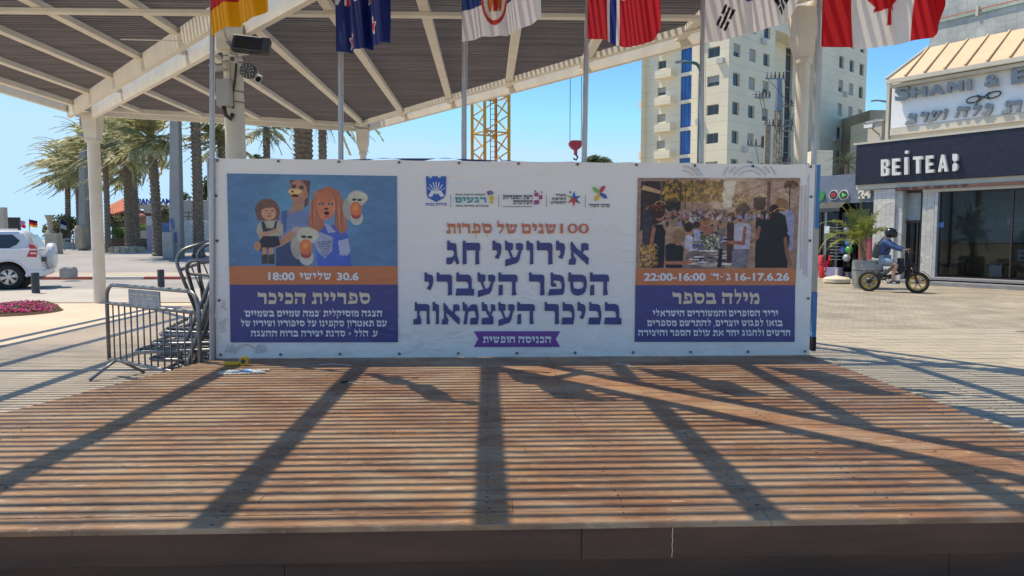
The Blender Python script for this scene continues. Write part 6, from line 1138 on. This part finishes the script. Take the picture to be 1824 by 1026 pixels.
for y in (-.07, .07): MB().tube([(0, y, RW), (.2, y, .36), (.42, y*.7, .36)], .016, 7).build('rear_fork', M['bikeb'], bike, smooth=True); MB().tube([(0, y, RW), (.16, y, .5), (.33, y*.4, .62)], .012, 7).build('seat_stay', M['bikeb'], bike, smooth=True); MB().tube([(WB, y, RW), (WB-.10, y, .62), (WB-.17, y*.4, .72)], [.02, .02, .024], 8).build('front_fork', M['bikeb'], bike, smooth=True)
MB().tube([(WB-.17, 0, .70), (WB-.22, 0, 1.0), (WB-.24, 0, 1.16)], .02, 8).build('stem', M['bikeb'], bike, smooth=True); MB().tube([(WB-.28, -.3, 1.20), (WB-.22, -.15, 1.19), (WB-.22, .15, 1.19), (WB-.28, .3, 1.20)], .013, 8).build('handlebar', M['bikeb'], bike, smooth=True)
for y in (-.28, .28): MB().cyl((WB-.3, y-.06*(1 if y > 0 else -1), 1.2), (WB-.27, y+.03*(1 if y > 0 else -1), 1.2), .02, n=10).build('grip', M['rubber'], bike)
MB().box(.17, .46, -.09, .09, .80, .85).build('saddle', M['rubber'], bike, bevel=.03, smooth='auto'); MB().box(.70, .86, -.09, .09, .58, .98).build('front_bag', mat('black_fabric', (.025, .025, .028), .85, bump=.4), bike, bevel=.03, smooth='auto')
MB().cyl((.28, -.06, .44), (.28, .06, .44), .10, n=18).build('motor_pack', M['bikeb'], bike, smooth='auto'); MB().tube([(.34, 0, .5), (.42, 0, .66)], .035, 10).build('shock', M['galv'], bike); MB().torus((.42, -.08, .34), .08, .008, 'y', n=20, m=5).build('chain_ring', M['galv'], bike)
for a, y in ((-.6, -.11), (2.5, .11)): MB().tube([(.42, y*.6, .34), (.42+.14*math.cos(a), y, .34+.14*math.sin(a))], .010, 6).build('crank', M['bikeb'], bike); MB().box(.42+.14*math.cos(a)-.05, .42+.14*math.cos(a)+.05, y-.05 if y < 0 else y, y if y < 0 else y+.05, .34+.14*math.sin(a)-.012, .34+.14*math.sin(a)+.012).build('pedal', M['bikeb'], bike)
mb = MB(); aa = np.linspace(.5, 2.0, 10); pf = [(WB+(RW+.035)*math.cos(a), RW+(RW+.035)*math.sin(a)) for a in aa]
for i in range(9): mb.add([(pf[i][0], -.055, pf[i][1]), (pf[i+1][0], -.055, pf[i+1][1]), (pf[i+1][0], .055, pf[i+1][1]), (pf[i][0], .055, pf[i][1])], [(0, 1, 2, 3)])
o = mb.build('mudguard', M['bikeb'], bike, fix=False); o.modifiers.new('t', 'SOLIDIFY').thickness = .006; MB().tube([(WB-.2, -.1, 1.18), (WB+.02, -.13, 1.1), (WB+.10, -.1, .92), (WB+.0, -.05, .76), (WB-.1, -.05, .70)], .006, 6).build('brake_cable', M['rubber'], bike, smooth=True); MB().cyl((WB-.09, 0, .80), (WB-.03, 0, .80), .035, n=14).build('headlight', M['lens'], bike)
# rider: one continuous body grown from joints
def skin(name, joints, edges, m, parent, sub=1, root=0):
    me = bpy.data.meshes.new(name); me.from_pydata([j[:3] for j in joints], edges, []); me.materials.append(m); o = bpy.data.objects.new(name, me); S.collection.objects.link(o); o.parent = parent
    md = o.modifiers.new('skin', 'SKIN'); me.skin_vertices or me.attributes
    for i, j in enumerate(joints): me.skin_vertices[0].data[i].radius = (j[3], j[3] if len(j) < 5 else j[4])
    me.skin_vertices[0].data[root].use_root = True; md.use_smooth_shade = True; s_ = o.modifiers.new('sub', 'SUBSURF'); s_.levels = sub; s_.render_levels = sub; ORI[o] = Vector((0, 0, 0)); return o
M['skin'] = mat('skin', (.52, .30, .21), .5, var=.05); M['jacket'] = mat('blue_rain_jacket', (.022, .065, .19), .55, var=.25, scale=7, bump=.6, bscale=9); M['denim'] = mat('light_blue_denim', (.22, .32, .42), .8, var=.2, scale=12, bump=.2); M['sneaker'] = mat('black_white_sneaker', (.03, .03, .03), .6); M['solew'] = mat('white_sole', (.7, .7, .68), .6)
rd = thing('person', 'bike rider in blue jacket, light denim shorts and black full face helmet', 'person', bA, ang, local=True)
J = [(.32, 0, .93, .13, .15), (.33, 0, 1.10, .12, .15), (.37, 0, 1.28, .12, .17), (.41, 0, 1.42, .10, .15), (.44, 0, 1.50, .055), (.47, 0, 1.57, .06)]
E_ = [(0, 1), (1, 2), (2, 3), (3, 4), (4, 5)]; J += [(.50, 0, 1.66, .095)]; E_ += [(5, 6)]
for sg in (-1, 1):
    k = len(J); kx, kz, fx, fz = (.72, .80, .60, .33) if sg < 0 else (.66, .72, .38, .46)
    J += [(.34, sg*.10, .90, .09), (kx, sg*.14, kz, .062), ((kx+fx)/2-.02, sg*.13, (kz+fz)/2+.06, .056), (fx, sg*.12, fz+.03, .036), (fx+.13, sg*.12, fz-.03, .035), (.42, sg*.19, 1.42, .062), (.62, sg*.25, 1.28, .046), (.86, sg*.27, 1.20, .032), (WB-.29, sg*.275, 1.205, .030)]
    E_ += [(0, k), (k, k+1), (k+1, k+2), (k+2, k+3), (k+3, k+4), (3, k+5), (k+5, k+6), (k+6, k+7), (k+7, k+8)]
body = skin('body', J, E_, M['skin'], rd, 2)
for sg in (-1, 1):
    fg = MB()
    for i, l_ in enumerate((.052, .058, .055, .045)):
        y = sg*(.245+i*.019); fg.tube([(WB-.30, y, 1.215), (WB-.268, y, 1.228), (WB-.245, y, 1.212), (WB-.25, y, 1.185), (WB-.275, y, 1.18)], [.010, .0095, .009, .0085, .006], 6)
    fg.tube([(WB-.31, sg*.24, 1.2), (WB-.29, sg*.225, 1.18), (WB-.26, sg*.225, 1.175)], [.011, .01, .007], 6); fg.build('hand', M['skin'], rd, smooth=True)
JK = [(.31, 0, .96, .155, .175), (.32, 0, 1.10, .15, .18), (.36, 0, 1.28, .155, .20), (.41, 0, 1.44, .125, .17), (.44, 0, 1.51, .075)]; EJ = [(0, 1), (1, 2), (2, 3), (3, 4)]
for sg in (-1, 1): k = len(JK); JK += [(.42, sg*.20, 1.42, .085), (.62, sg*.26, 1.29, .07), (.76, sg*.27, 1.235, .062), (.87, sg*.275, 1.20, .045)]; EJ += [(3, k), (k, k+1), (k+1, k+2), (k+2, k+3)]
skin('jacket', JK, EJ, M['jacket'], rd, 2); SJ = [(.31, 0, .94, .15, .165)]; ES = []
for sg in (-1, 1): k = len(SJ); kx, kz = (.72, .80) if sg < 0 else (.66, .72); SJ += [(.36, sg*.10, .905, .115), (.36+(kx-.36)*.82, sg*.13, .905+(kz-.905)*.7, .095)]; ES += [(0, k), (k, k+1)]
skin('shorts', SJ, ES, M['denim'], rd, 2)
for sg in (-1, 1):
    fx, fz = (.60, .33) if sg < 0 else (.38, .46); s2 = MB(); s2.box(fx-.07, fx+.20, sg*.12-.045, sg*.12+.045, fz-.075, fz+.02); sh = s2.build('shoe', M['sneaker'], rd, bevel=.03, smooth='auto'); MB().box(fx-.075, fx+.205, sg*.12-.048, sg*.12+.048, fz-.095, fz-.076).build('sole', M['solew'], sh, bevel=.008); MB().box(fx+.02, fx+.1, sg*.12-.047, sg*.12+.047, fz-.06, fz-.03).build('stripe', M['solew'], sh)
hm = MB(); hm.sph((.50, 0, 1.685), .15, 22, 14, (1.05, .92, .98)); he_ = hm.build('helmet', mat('glossy_black_helmet', (.015, .015, .017), .25), rd, smooth=True); MB().sph((.585, 0, 1.62), .09, 16, 10, (1.1, .9, .8)).build('chin_guard', M['bikeb'], he_, smooth=True)
v_ = MB(); v_.sph((.53, 0, 1.69), .137, 18, 12, (1.04, .88, .5)); v_.build('visor', M['lens'], he_, smooth=True); MB().box(.60, .68, -.07, .07, 1.765, 1.78).build('peak', M['bikeb'], he_, bevel=.006); hd = MB().sph((.36, 0, 1.50), .085, 14, 8, (.8, 1.2, .6)).build('hood', M['jacket'], rd, smooth=True)
bk = thing('backpack', 'black backpack on the back of the bike rider', 'backpack', bA, ang, local=True); MB().box(-.12, .12, -.15, .15, -.23, .23).xf(Matrix.Translation((.19, 0, 1.19)) @ Matrix.Rotation(math.radians(14), 4, 'Y')).build('bag', M['blackm'], bk, bevel=.07, smooth='auto')
for sg in (-1, 1): MB().tube([(.22, sg*.12, 1.40), (.36, sg*.14, 1.585), (.50, sg*.15, 1.46), (.50, sg*.16, 1.25), (.27, sg*.15, 1.02)], .014, 6).build('strap', M['rubber'], bk, smooth=True)
# ================================================================== TOWER BLOCK
M['tower'] = mat('pale_stone_cladding', (.78, .69, .52), .85, var=.07, scale=.25); M['blueg'] = mat('blue_glazed_panel', (.02, .12, .38), .25, var=.15, scale=.6); M['winf'] = mat('grey_window_frame', (.34, .34, .33), .5); M['shut'] = mat('grey_roller_shutter', (.34, .34, .32), .6); M['wing'] = mat('window_glass_dark', (.045, .055, .07), .12)
def clad(m):
    n = m.node_tree.nodes; L = m.node_tree.links; b = P(m); g = n.new('ShaderNodeNewGeometry'); sx = n.new('ShaderNodeSeparateXYZ'); L.new(g.outputs['Position'], sx.inputs[0]); ml = n.new('ShaderNodeMath'); ml.operation = 'MULTIPLY'; ml.inputs[1].default_value = 1/1.66; L.new(sx.outputs['Z'], ml.inputs[0]); fr = n.new('ShaderNodeMath'); fr.operation = 'FRACT'; L.new(ml.outputs[0], fr.inputs[0]); lt = n.new('ShaderNodeMath'); lt.operation = 'LESS_THAN'; lt.inputs[1].default_value = .045; L.new(fr.outputs[0], lt.inputs[0]); src = b.inputs['Base Color'].links[0].from_socket; mx = n.new('ShaderNodeMixRGB'); mx.blend_type = 'MULTIPLY'; mx.inputs[2].default_value = (.82, .81, .8, 1); L.new(lt.outputs[0], mx.inputs[0]); L.new(src, mx.inputs[1]); L.new(mx.outputs[0], b.inputs['Base Color'])
clad(M['tower'])
TK = Vector((27.9, 83, 0)); TR_ = Vector((.766, .643, 0)).normalized(); TL_ = Vector((-.643, .766, 0)).normalized(); tw = thing('tower_block', 'tall pale stone apartment tower with blue glazed panels and small windows', 'building', TK)
def tpar(u, org, dr): k = (u-868)/1270; return (k*org.y-org.x)/(dr.x-k*dr.y)
def wall(org, dr, nrm_, w0, w1, z0, z1, ops, name='wall', m='tower', dep=.35):
    """facade with real openings: ops = [(a, b, z0, z1)]"""
    xs = sorted({w0, w1}|{o_[0] for o_ in ops}|{o_[1] for o_ in ops}); zs = sorted({z0, z1}|{o_[2] for o_ in ops}|{o_[3] for o_ in ops}); mb = MB(); P_ = lambda a, z, d=0: org+dr*a+nrm_*d+Vector((0, 0, z))
    for i in range(len(xs)-1):
        for j in range(len(zs)-1):
            cx, cz = (xs[i]+xs[i+1])/2, (zs[j]+zs[j+1])/2
            if any(o_[0] < cx < o_[1] and o_[2] < cz < o_[3] for o_ in ops): continue
            mb.add([P_(xs[i], zs[j]), P_(xs[i+1], zs[j]), P_(xs[i+1], zs[j+1]), P_(xs[i], zs[j+1])], [(0, 1, 2, 3)])
    for a, b, c_, d_ in ops:
        for q in (((a, c_), (a, d_)), ((b, c_), (b, d_)), ((a, c_), (b, c_)), ((a, d_), (b, d_))): mb.add([P_(*q[0]), P_(*q[1]), P_(*q[1], -dep), P_(*q[0], -dep)], [(0, 1, 2, 3)])
    return mb.build(name, M[m], tw, fix=False)
def wins(org, dr, nrm_, ops, kind='w'):
    for a, b, c_, d_ in ops:
        P_ = lambda x, d, z: tuple(org+dr*x+nrm_*d+Vector((0, 0, z)))
        class T(MB):
            def build(s, *q, **k): s.v = [P_(*p) for p in s.v]; return MB.build(s, *q, **k)
        if kind == 'b': f = T().box(a, b, -.33, -.22, c_, d_).build('blue_panel', M['blueg'], tw); t_ = T(); [t_.box(a+(b-a)*k/3-.03, a+(b-a)*k/3+.03, -.215, -.17, c_, d_) for k in (0.06, 1, 2, 2.94)]; t_.build('glazing_bars', M['blueg'], f); continue
        f = T().box(a, b, -.34, -.28, c_, d_).build('window', M['winf'], tw); sh_ = random.random()
        T().box(a+.08, (a+b)/2-.03, -.275, -.26, c_+.08, d_-.08).build('pane', M['wing'], f); T().box((a+b)/2+.03, b-.08, -.275, -.26, c_+.08, d_-.08).build('pane', M['wing'], f)
        if sh_ < .5: T().box(a+.05, b-.05, -.25, -.2, c_+(.05 if sh_ < .25 else (d_-c_)*.4), d_-.03).build('shutter', M['shut'], f)
nR = Vector((TR_.y, -TR_.x, 0)); nL = Vector((-.766, -.643, 0)).normalized(); FH = 3.33; fl = range(-2, 7); H0, H1 = 0, 37
a1, a2 = tpar(1238, TK, TL_), tpar(1147, TK, TL_); zc = 13.1
opsA = [(1.2, 2.85, zc+FH*k-.6, zc+FH*k+.6) for k in fl]; wall(TK, TL_, nL, 0, a1, H0, H1, opsA); wins(TK, TL_, nL, opsA)
OL = TK-nL*.9; opsB = [(5.6, 7.2, zc+FH*k-1.45, zc+FH*k+1.45) for k in fl]; opsC = [(9.4, 10.7, zc+FH*k-.6+.2, zc+FH*k+.6) for k in fl]; wall(OL, TL_, nL, a1, a2+.6, H0, H1, opsB+opsC); wins(OL, TL_, nL, opsB, 'b'); wins(OL, TL_, nL, opsC)
mb = MB(); e = TK+TL_*a1; mb.add([e, e-nL*.9, e-nL*.9+Vector((0, 0, H1)), e+Vector((0, 0, H1))], [(0, 1, 2, 3)]); mb.build('wall', M['tower'], tw, fix=False)
for k in fl:
    z = zc+FH*k-1.75
    for (s0_, s1_, ex) in ((8.0, 10.4, .95), (a2+.6, a2+2.2, .0)):
        if ex: q = MB(); q.v = []; q.box(s0_, s1_, 0, ex, z, z+.95); q.v = [tuple(OL+TL_*x+nL*y+Vector((0, 0, z_))) for x, y, z_ in q.v]; q.build('balcony', M['tower'], tw)
        elif k % 2 == 0: q = MB(); q.box(s0_, s1_-.4, -3, -.2, z+.3, z+1.2); q.v = [tuple(OL+TL_*x+nL*y+Vector((0, 0, z_))) for x, y, z_ in q.v]; o = q.build('balcony', M['tower'], tw); q = MB(); q.box(s0_+.1, s1_-.5, -.4, -.36, z+1.7, z+1.75); q.box(s0_+.1, s0_+.14, -.4, -.36, z+1.2, z+1.7); q.v = [tuple(OL+TL_*x+nL*y+Vector((0, 0, z_))) for x, y, z_ in q.v]; q.build('railing', M['galv'], o)
b1, b2, b3 = tpar(1377, TK, TR_), tpar(1462, TK, TR_), tpar(1543, TK, TR_); ops = []
for u in (1309, 1337, 1362): x = tpar(u, TK, TR_); ops += [(x-.75, x+.75, zc+FH*k-.75+.1, zc+FH*k+.75+.1) for k in fl]
wall(TK, TR_, nR, 0, b1, H0, H1, ops); wins(TK, TR_, nR, ops)
OR = TK-nR*2.6; xs_ = tpar(1403, OR, TR_); wall(OR, TR_, nR, b1, b2, H0, H1, [(xs_-1.0, xs_+1.0, 7.5, 27)]); q = MB()
q.add([OR+TR_*(xs_-1)-nR*.34+Vector((0, 0, 7.5)), OR+TR_*(xs_+1)-nR*.34+Vector((0, 0, 7.5)), OR+TR_*(xs_+1)-nR*.34+Vector((0, 0, 27)), OR+TR_*(xs_-1)-nR*.34+Vector((0, 0, 27))], [(0, 1, 2, 3)]); sgw = q.build('stair_glazing', M['wing'], tw, fix=False)
for k in range(9):
    z = 8.6+k*2.2; q = MB(); q.bar(OR+TR_*(xs_-1)-nR*.3+Vector((0, 0, z)), OR+TR_*(xs_+1)-nR*.3+Vector((0, 0, z)), .06, .1); q.build('glazing_bar', M['winf'], sgw)
for x in (b1, b2): q = MB(); e = TK+TR_*x; q.add([e, e-nR*2.6, e-nR*2.6+Vector((0, 0, H1)), e+Vector((0, 0, H1))], [(0, 1, 2, 3)]); q.build('wall', M['tower'], tw, fix=False)
q = MB(); q.add([TK+TR_*b1+nR*.05, TK+TR_*b2+nR*.05, TK+TR_*b2+nR*.05+Vector((0, 0, 8.0)), TK+TR_*b1+nR*.05+Vector((0, 0, 8.0))], [(0, 1, 2, 3)]); q.build('wall', M['tower'], tw, fix=False)
q = MB(); q.add([TK+TR_*b1+nR*.0+Vector((0, 0, 27.2)), TK+TR_*b2+Vector((0, 0, 27.2)), TK+TR_*b2+Vector((0, 0, H1)), TK+TR_*b1+Vector((0, 0, H1)), OR+TR_*b1+Vector((0, 0, 27.2)), OR+TR_*b2+Vector((0, 0, 27.2))], [(0, 1, 2, 3), (0, 4, 5, 1)]); q.build('wall', M['tower'], tw, fix=False)
ops = []
for u in (1497, 1516, 1534): x = tpar(u, TK, TR_); ops += [(x-.75, x+.75, zc+FH*k-1.0, zc+FH*k+.7) for k in range(-3, 7)]
wall(TK, TR_, nR, b2, b3, H0, H1, ops); wins(TK, TR_, nR, ops); q = MB(); far = TK+TR_*b3; bk_ = TK+TL_*(a2+.6); q.add([far, far+TL_*16, far+TL_*16+Vector((0, 0, H1)), far+Vector((0, 0, H1)), bk_, bk_+TR_*30, bk_+TR_*30+Vector((0, 0, H1)), bk_+Vector((0, 0, H1))], [(0, 1, 2, 3), (4, 5, 6, 7)]); q.build('wall', M['tower'], tw, fix=False)
q = MB(); q.add([TK+Vector((0, 0, H1)), far+Vector((0, 0, H1)), far+TL_*16+Vector((0, 0, H1)), bk_+Vector((0, 0, H1))], [(0, 1, 2, 3)]); q.build('roof', M['tower'], tw, fix=False)
M['acu'] = mat('air_conditioner_casing', (.52, .51, .48), .6)
for (org, dr, nn_, x, k) in [(TK, TL_, nL, 3.3, 1), (TK, TL_, nL, .6, 3), (TK, TL_, nL, 3.3, 4), (TK, TR_, nR, 3.2, 0), (TK, TR_, nR, 6.9, 2), (TK, TR_, nR, 3.1, 5), (TK, TR_, nR, 7.0, 4), (OL, TL_, nL, 8.2, 2), (TK, TR_, nR, b2+4, 1), (TK, TR_, nR, b2+7, 3)]:
    q = MB(); z = zc+FH*k-1.5; q.box(x, x+.85, 0.02, .38, z, z+.62); q.v = [tuple(org+dr*p_[0]+nn_*p_[1]+Vector((0, 0, p_[2]))) for p_ in q.v]; q.build('air_conditioner', M['acu'], tw)
# low annex, small dark palm and far houses between tower and shop
boxthing('low_annex', 'low pale annex wall at the foot of the tower', 'building', 1446, 1484, 268, 425, 72, M['tower'], 3); boxthing('far_house', 'small tan house with a flat roof between tower and sign board', 'building', 1541, 1582, 196, 440, 95, mat('tan_render', (.42, .32, .22), .85, var=.25, scale=.5), 10)
t = boxthing('far_house', 'grey block with balconies behind the small tan house', 'building', 1550, 1600, 212, 440, 90, M['tower'], 6)
c = at(1508, 292, 62); t = thing('small_palm', 'small dark palm in front of the tower above the shop roof', 'palm tree', (c.x, 62, 0)); MB().tube([(c.x, 62, 0), (c.x, 62, c.z)], [.2, .15], 8).build('trunk', M['trunk'], t); mb = MB()
for i in range(26): frond(mb, c, random.uniform(0, 6.28), random.uniform(-.2, 1.2), 1.9, .12, (0, 0, 0), 10, .4)
mb.build('crown', mat('dark_green_fronds', (.06, .10, .04), .6, var=.3, trans=.2), t, fix=False)
# street lamps
M['lampg'] = mat('green_lamp_paint', (.03, .13, .13), .4)
def lamp(label, u, Y, vt, du, m):
    b = at(u, 420, Y); z = at(u, vt, Y).z; k = Y/FPX; t = thing('street_lamp', label, 'street lamp', (b.x, Y, 0)); x = b.x; pts = [(x, Y, 0), (x, Y, z-22*k)]+[(x-14*k*(1-math.cos(a)), Y, z-22*k+20*k*math.sin(a)) for a in np.linspace(.2, 1.5, 7)]+[(x-du*k*.75, Y, z+.3*k)]
    MB().tube(pts, [.13]*2+[.09]*7+[.06], 10).build('pole', m, t, smooth=True); MB().bar((x-du*k*.7, Y, z), (x-du*k, Y, z-.05), .3, .1).build('lamp_head', M['galv'], t, bevel=.03)
lamp('tall teal street lamp with a curved arm in front of the tower', 1243, 40, 110, 46, M['lampg']); lamp('grey street lamp arm curving behind the white sign board', 1582, 60, 179, 40, M['galv'])
# utility mast
Y = 50; t = thing('utility_mast', 'lattice utility mast with crossarms and insulators in front of the tower', 'utility pole', at(1381, 420, Y)); b = at(1381, 420, Y); b.z = 0; k = Y/FPX; M['rust'] = mat('rusty_galvanised', (.34, .28, .20), .7, .3, var=.3, scale=4); M['insul'] = mat('brown_insulator', (.10, .05, .04), .3)
zt = at(1380, 185, Y).z; w0_, w1_ = .27, .17
def corner(z, i): f = z/zt; w = w0_+(w1_-w0_)*f; return b+Vector(((-1, 1, 1, -1)[i]*w, (-1, -1, 1, 1)[i]*w, z))
for i in range(4): MB().bar(corner(0, i), corner(zt, i), .07, .07).build('leg', M['rust'], t)
br = MB(); n = 16
for j in range(n):
    for i in range(4): br.bar(corner(zt*j/n, i), corner(zt*(j+1)/n, (i+1) % 4), .035, .035); br.bar(corner(zt*(j+1)/n, i), corner(zt*(j+1)/n, (i+1) % 4), .03, .03)
o = br.build('lattice_bracing', M['rust'], t); o['kind'] = 'stuff'; z1_ = at(1380, 142, Y).z; MB().tube([b+Vector((0, 0, zt-.5)), b+Vector((0, 0, z1_))], [.30, .17], 8).build('top_pole', M['galv'], t)
for (u0, u1, v) in ((1363, 1397, 140), (1344, 1372, 174), (1382, 1420, 190), (1360, 1393, 224), (1384, 1436, 225), (1384, 1432, 234), (1334, 1358, 260), (1378, 1408, 290)):
    p0, p1 = at(u0, v, Y), at(u1, v-(2 if u1 > 1410 else 0), Y); am = MB().bar(p0, p1, .09, .09).build('crossarm', M['rust'] if v in (190, 234) else M['galv'], t)
    for f in np.linspace(.08, .95, 5 if u1-u0 > 25 else 3): p = p0.lerp(p1, f); MB().lathe(p+Vector((0, 0, .04)), [(.03, 0), (.09, .08), (.05, .14), (.09, .2), (.04, .27), (.05, .4)], 8).build('insulator', M['insul'] if f > .3 else M['galv'], am)
for a_, b_ in (((1365, 138), (1420, 188)), ((1352, 172), (1366, 222)), ((1358, 170), (1368, 224)), ((1397, 140), (1408, 222)), ((1393, 226), (1420, 190)), ((1346, 262), (1352, 300)), ((1366, 150), (1340, 168))):
    p0, p1 = at(*a_, Y-.2), at(*b_, Y-.2); md = (p0+p1)/2+Vector((.1, 0, -.35)); MB().tube([p0, p0.lerp(md, .6)+Vector((0, 0, .05)), md, p1.lerp(md, .6), p1], .018, 5).build('wire', M['rubber'], t, smooth=True)
bx1 = at(1361, 290, Y-.6); MB().box(bx1.x, bx1.x+.38, Y-.7, Y-.5, bx1.z-2, bx1.z+2.6).build('cable_duct', M['rust'], t)
# yellow crane mast, jib and hook block
Y = 48; M['craney'] = mat('crane_yellow', (.70, .33, .03), .5, var=.12); b = at(874, 420, Y); b.z = 0; t = thing('tower_crane', 'yellow lattice tower crane mast behind the banner', 'crane', b); rot = math.radians(28); hw = .98; Ht = 44
def cc(i, z): a = rot+math.pi/4+i*math.pi/2; return b+Vector((hw*1.3*math.cos(a), hw*1.3*math.sin(a), z))
for i in range(4): MB().bar(cc(i, 0), cc(i, Ht), .2, .2).build('mast_leg', M['craney'], t)
z = 0; j = 0; z_off = at(874, 238, Y).z % 2.35
while z < Ht-2.4:
    zz = z+z_off-2.35*.0
    for i in range(4):
        nm = 'cross_brace'; q = MB(); p, r_ = cc(i, zz), cc((i+1) % 4, zz); q.bar(p, r_, .09, .09); mid = (cc(i, zz+1.17)+cc((i+1) % 4, zz+1.17))/2; e_ = (j+i) % 2
        q.bar(p, cc((i+1) % 4, zz+1.17), .07, .07); q.bar(cc((i+1) % 4, zz+1.17), cc(i, zz+2.35), .07, .07); q.build(nm, M['craney'], t)
    z += 2.35; j += 1
ld = MB(); lx = b+Vector((.2, -.2, 0)); [ld.bar(lx+Vector((dx, 0, 0)), lx+Vector((dx, 0, Ht)), .05, .05) for dx in (-.2, .2)]; [ld.bar(lx+Vector((-.2, 0, z)), lx+Vector((.2, 0, z)), .03, .03) for z in np.arange(.5, Ht, .35)]; o = ld.build('ladder', M['brownb'], t); o['kind'] = 'stuff'
hk = at(1025, 262, 46.5); jd = Vector((hk.x-b.x, hk.y-b.y, 0)).normalized(); MB().bar(b+Vector((0, 0, Ht+.5)), b+jd*24+Vector((0, 0, Ht+.5)), 1.0, 1.0).build('jib', M['craney'], t); MB().box(b.x-1, b.x+1, b.y-1, b.y+1, Ht, Ht+1).build('slewing_unit', M['craney'], t)
t = thing('hook_block', 'red crane hook block hanging on two thin cables above the banner', 'hook', hk); k = 46.5/FPX; MB().prism([(hk.x+x*k, hk.z+z*k) for x, z in ((-8, -2), (-12, 3), (-12, 8), (-8, 11), (8, 11), (12, 8), (12, 3), (8, -2), (4, -5), (-4, -5))], 'y', 46.2, 46.7).build('block', mat('red_hook_paint', (.50, .03, .04), .4), t, bevel=.04); MB().box(hk.x-3*k, hk.x+3*k, 46.3, 46.6, hk.z-14*k, hk.z-5*k-.002).build('swivel', M['redl'], t); MB().tube([(hk.x, 46.4, hk.z-13*k), (hk.x+4*k, 46.4, hk.z-18*k), (hk.x+1*k, 46.4, hk.z-23*k), (hk.x-4*k, 46.4, hk.z-20*k)], .06, 8).build('hook', M['blackm'], t)
for dx in (-10, 10): MB().tube([(hk.x+dx*k, 46.45, hk.z+9*k), (hk.x+dx*k, 46.45, Ht)], .02, 5).build('cable', M['rubber'], t)
# person standing on the site structure
p = at(373, 396, 52); M['darkc'] = mat('dark_clothes', (.03, .03, .035), .8); M['palec'] = mat('pale_shirt', (.55, .55, .55), .8); wk = thing('person', 'distant person in white cap and pale shirt standing above the white hoarding', 'person', p, 0, local=True)
JW = [(0, 0, .92, .12, .10), (0, 0, 1.15, .12, .09), (0, 0, 1.38, .14, .10), (0, 0, 1.5, .05), (0, 0, 1.62, .09)]; EW = [(0, 1), (1, 2), (2, 3), (3, 4)]
for sg in (-1, 1): k_ = len(JW); JW += [(sg*.10, 0, .88, .08), (sg*.11, -.02, .48, .06), (sg*.12, 0, .06, .04), (sg*.12, -.14, .03, .035), (sg*.18, 0, 1.40, .05), (sg*.24, -.03, 1.12, .04), (sg*.2, -.14, .92, .03)]; EW += [(0, k_), (k_, k_+1), (k_+1, k_+2), (k_+2, k_+3), (2, k_+4), (k_+4, k_+5), (k_+5, k_+6)]
skin('body', JW, EW, M['skin'], wk, 1); skin('shirt', [(0, 0, .95, .14, .11), (0, 0, 1.2, .14, .11), (0, 0, 1.40, .15, .12), (-.2, 0, 1.38, .07), (.2, 0, 1.38, .07)], [(0, 1), (1, 2), (2, 3), (2, 4)], M['palec'], wk, 1)
skin('trousers', [(0, 0, .94, .13, .11), (-.1, 0, .88, .095), (-.11, -.02, .48, .075), (-.12, 0, .1, .06), (.1, 0, .88, .095), (.11, -.02, .48, .075), (.12, 0, .1, .06)], [(0, 1), (1, 2), (2, 3), (0, 4), (4, 5), (5, 6)], M['darkc'], wk, 1); MB().sph((0, 0, 1.68), .11, 12, 8, (1, 1.1, .7)).build('cap', M['lett'], wk, smooth=True)
pl_ = boxthing('site_platform', 'narrow site platform on the white hoarding under the small distant person', 'platform', 362, 384, 396, 400, 51.6, M['grey_c'], .9)
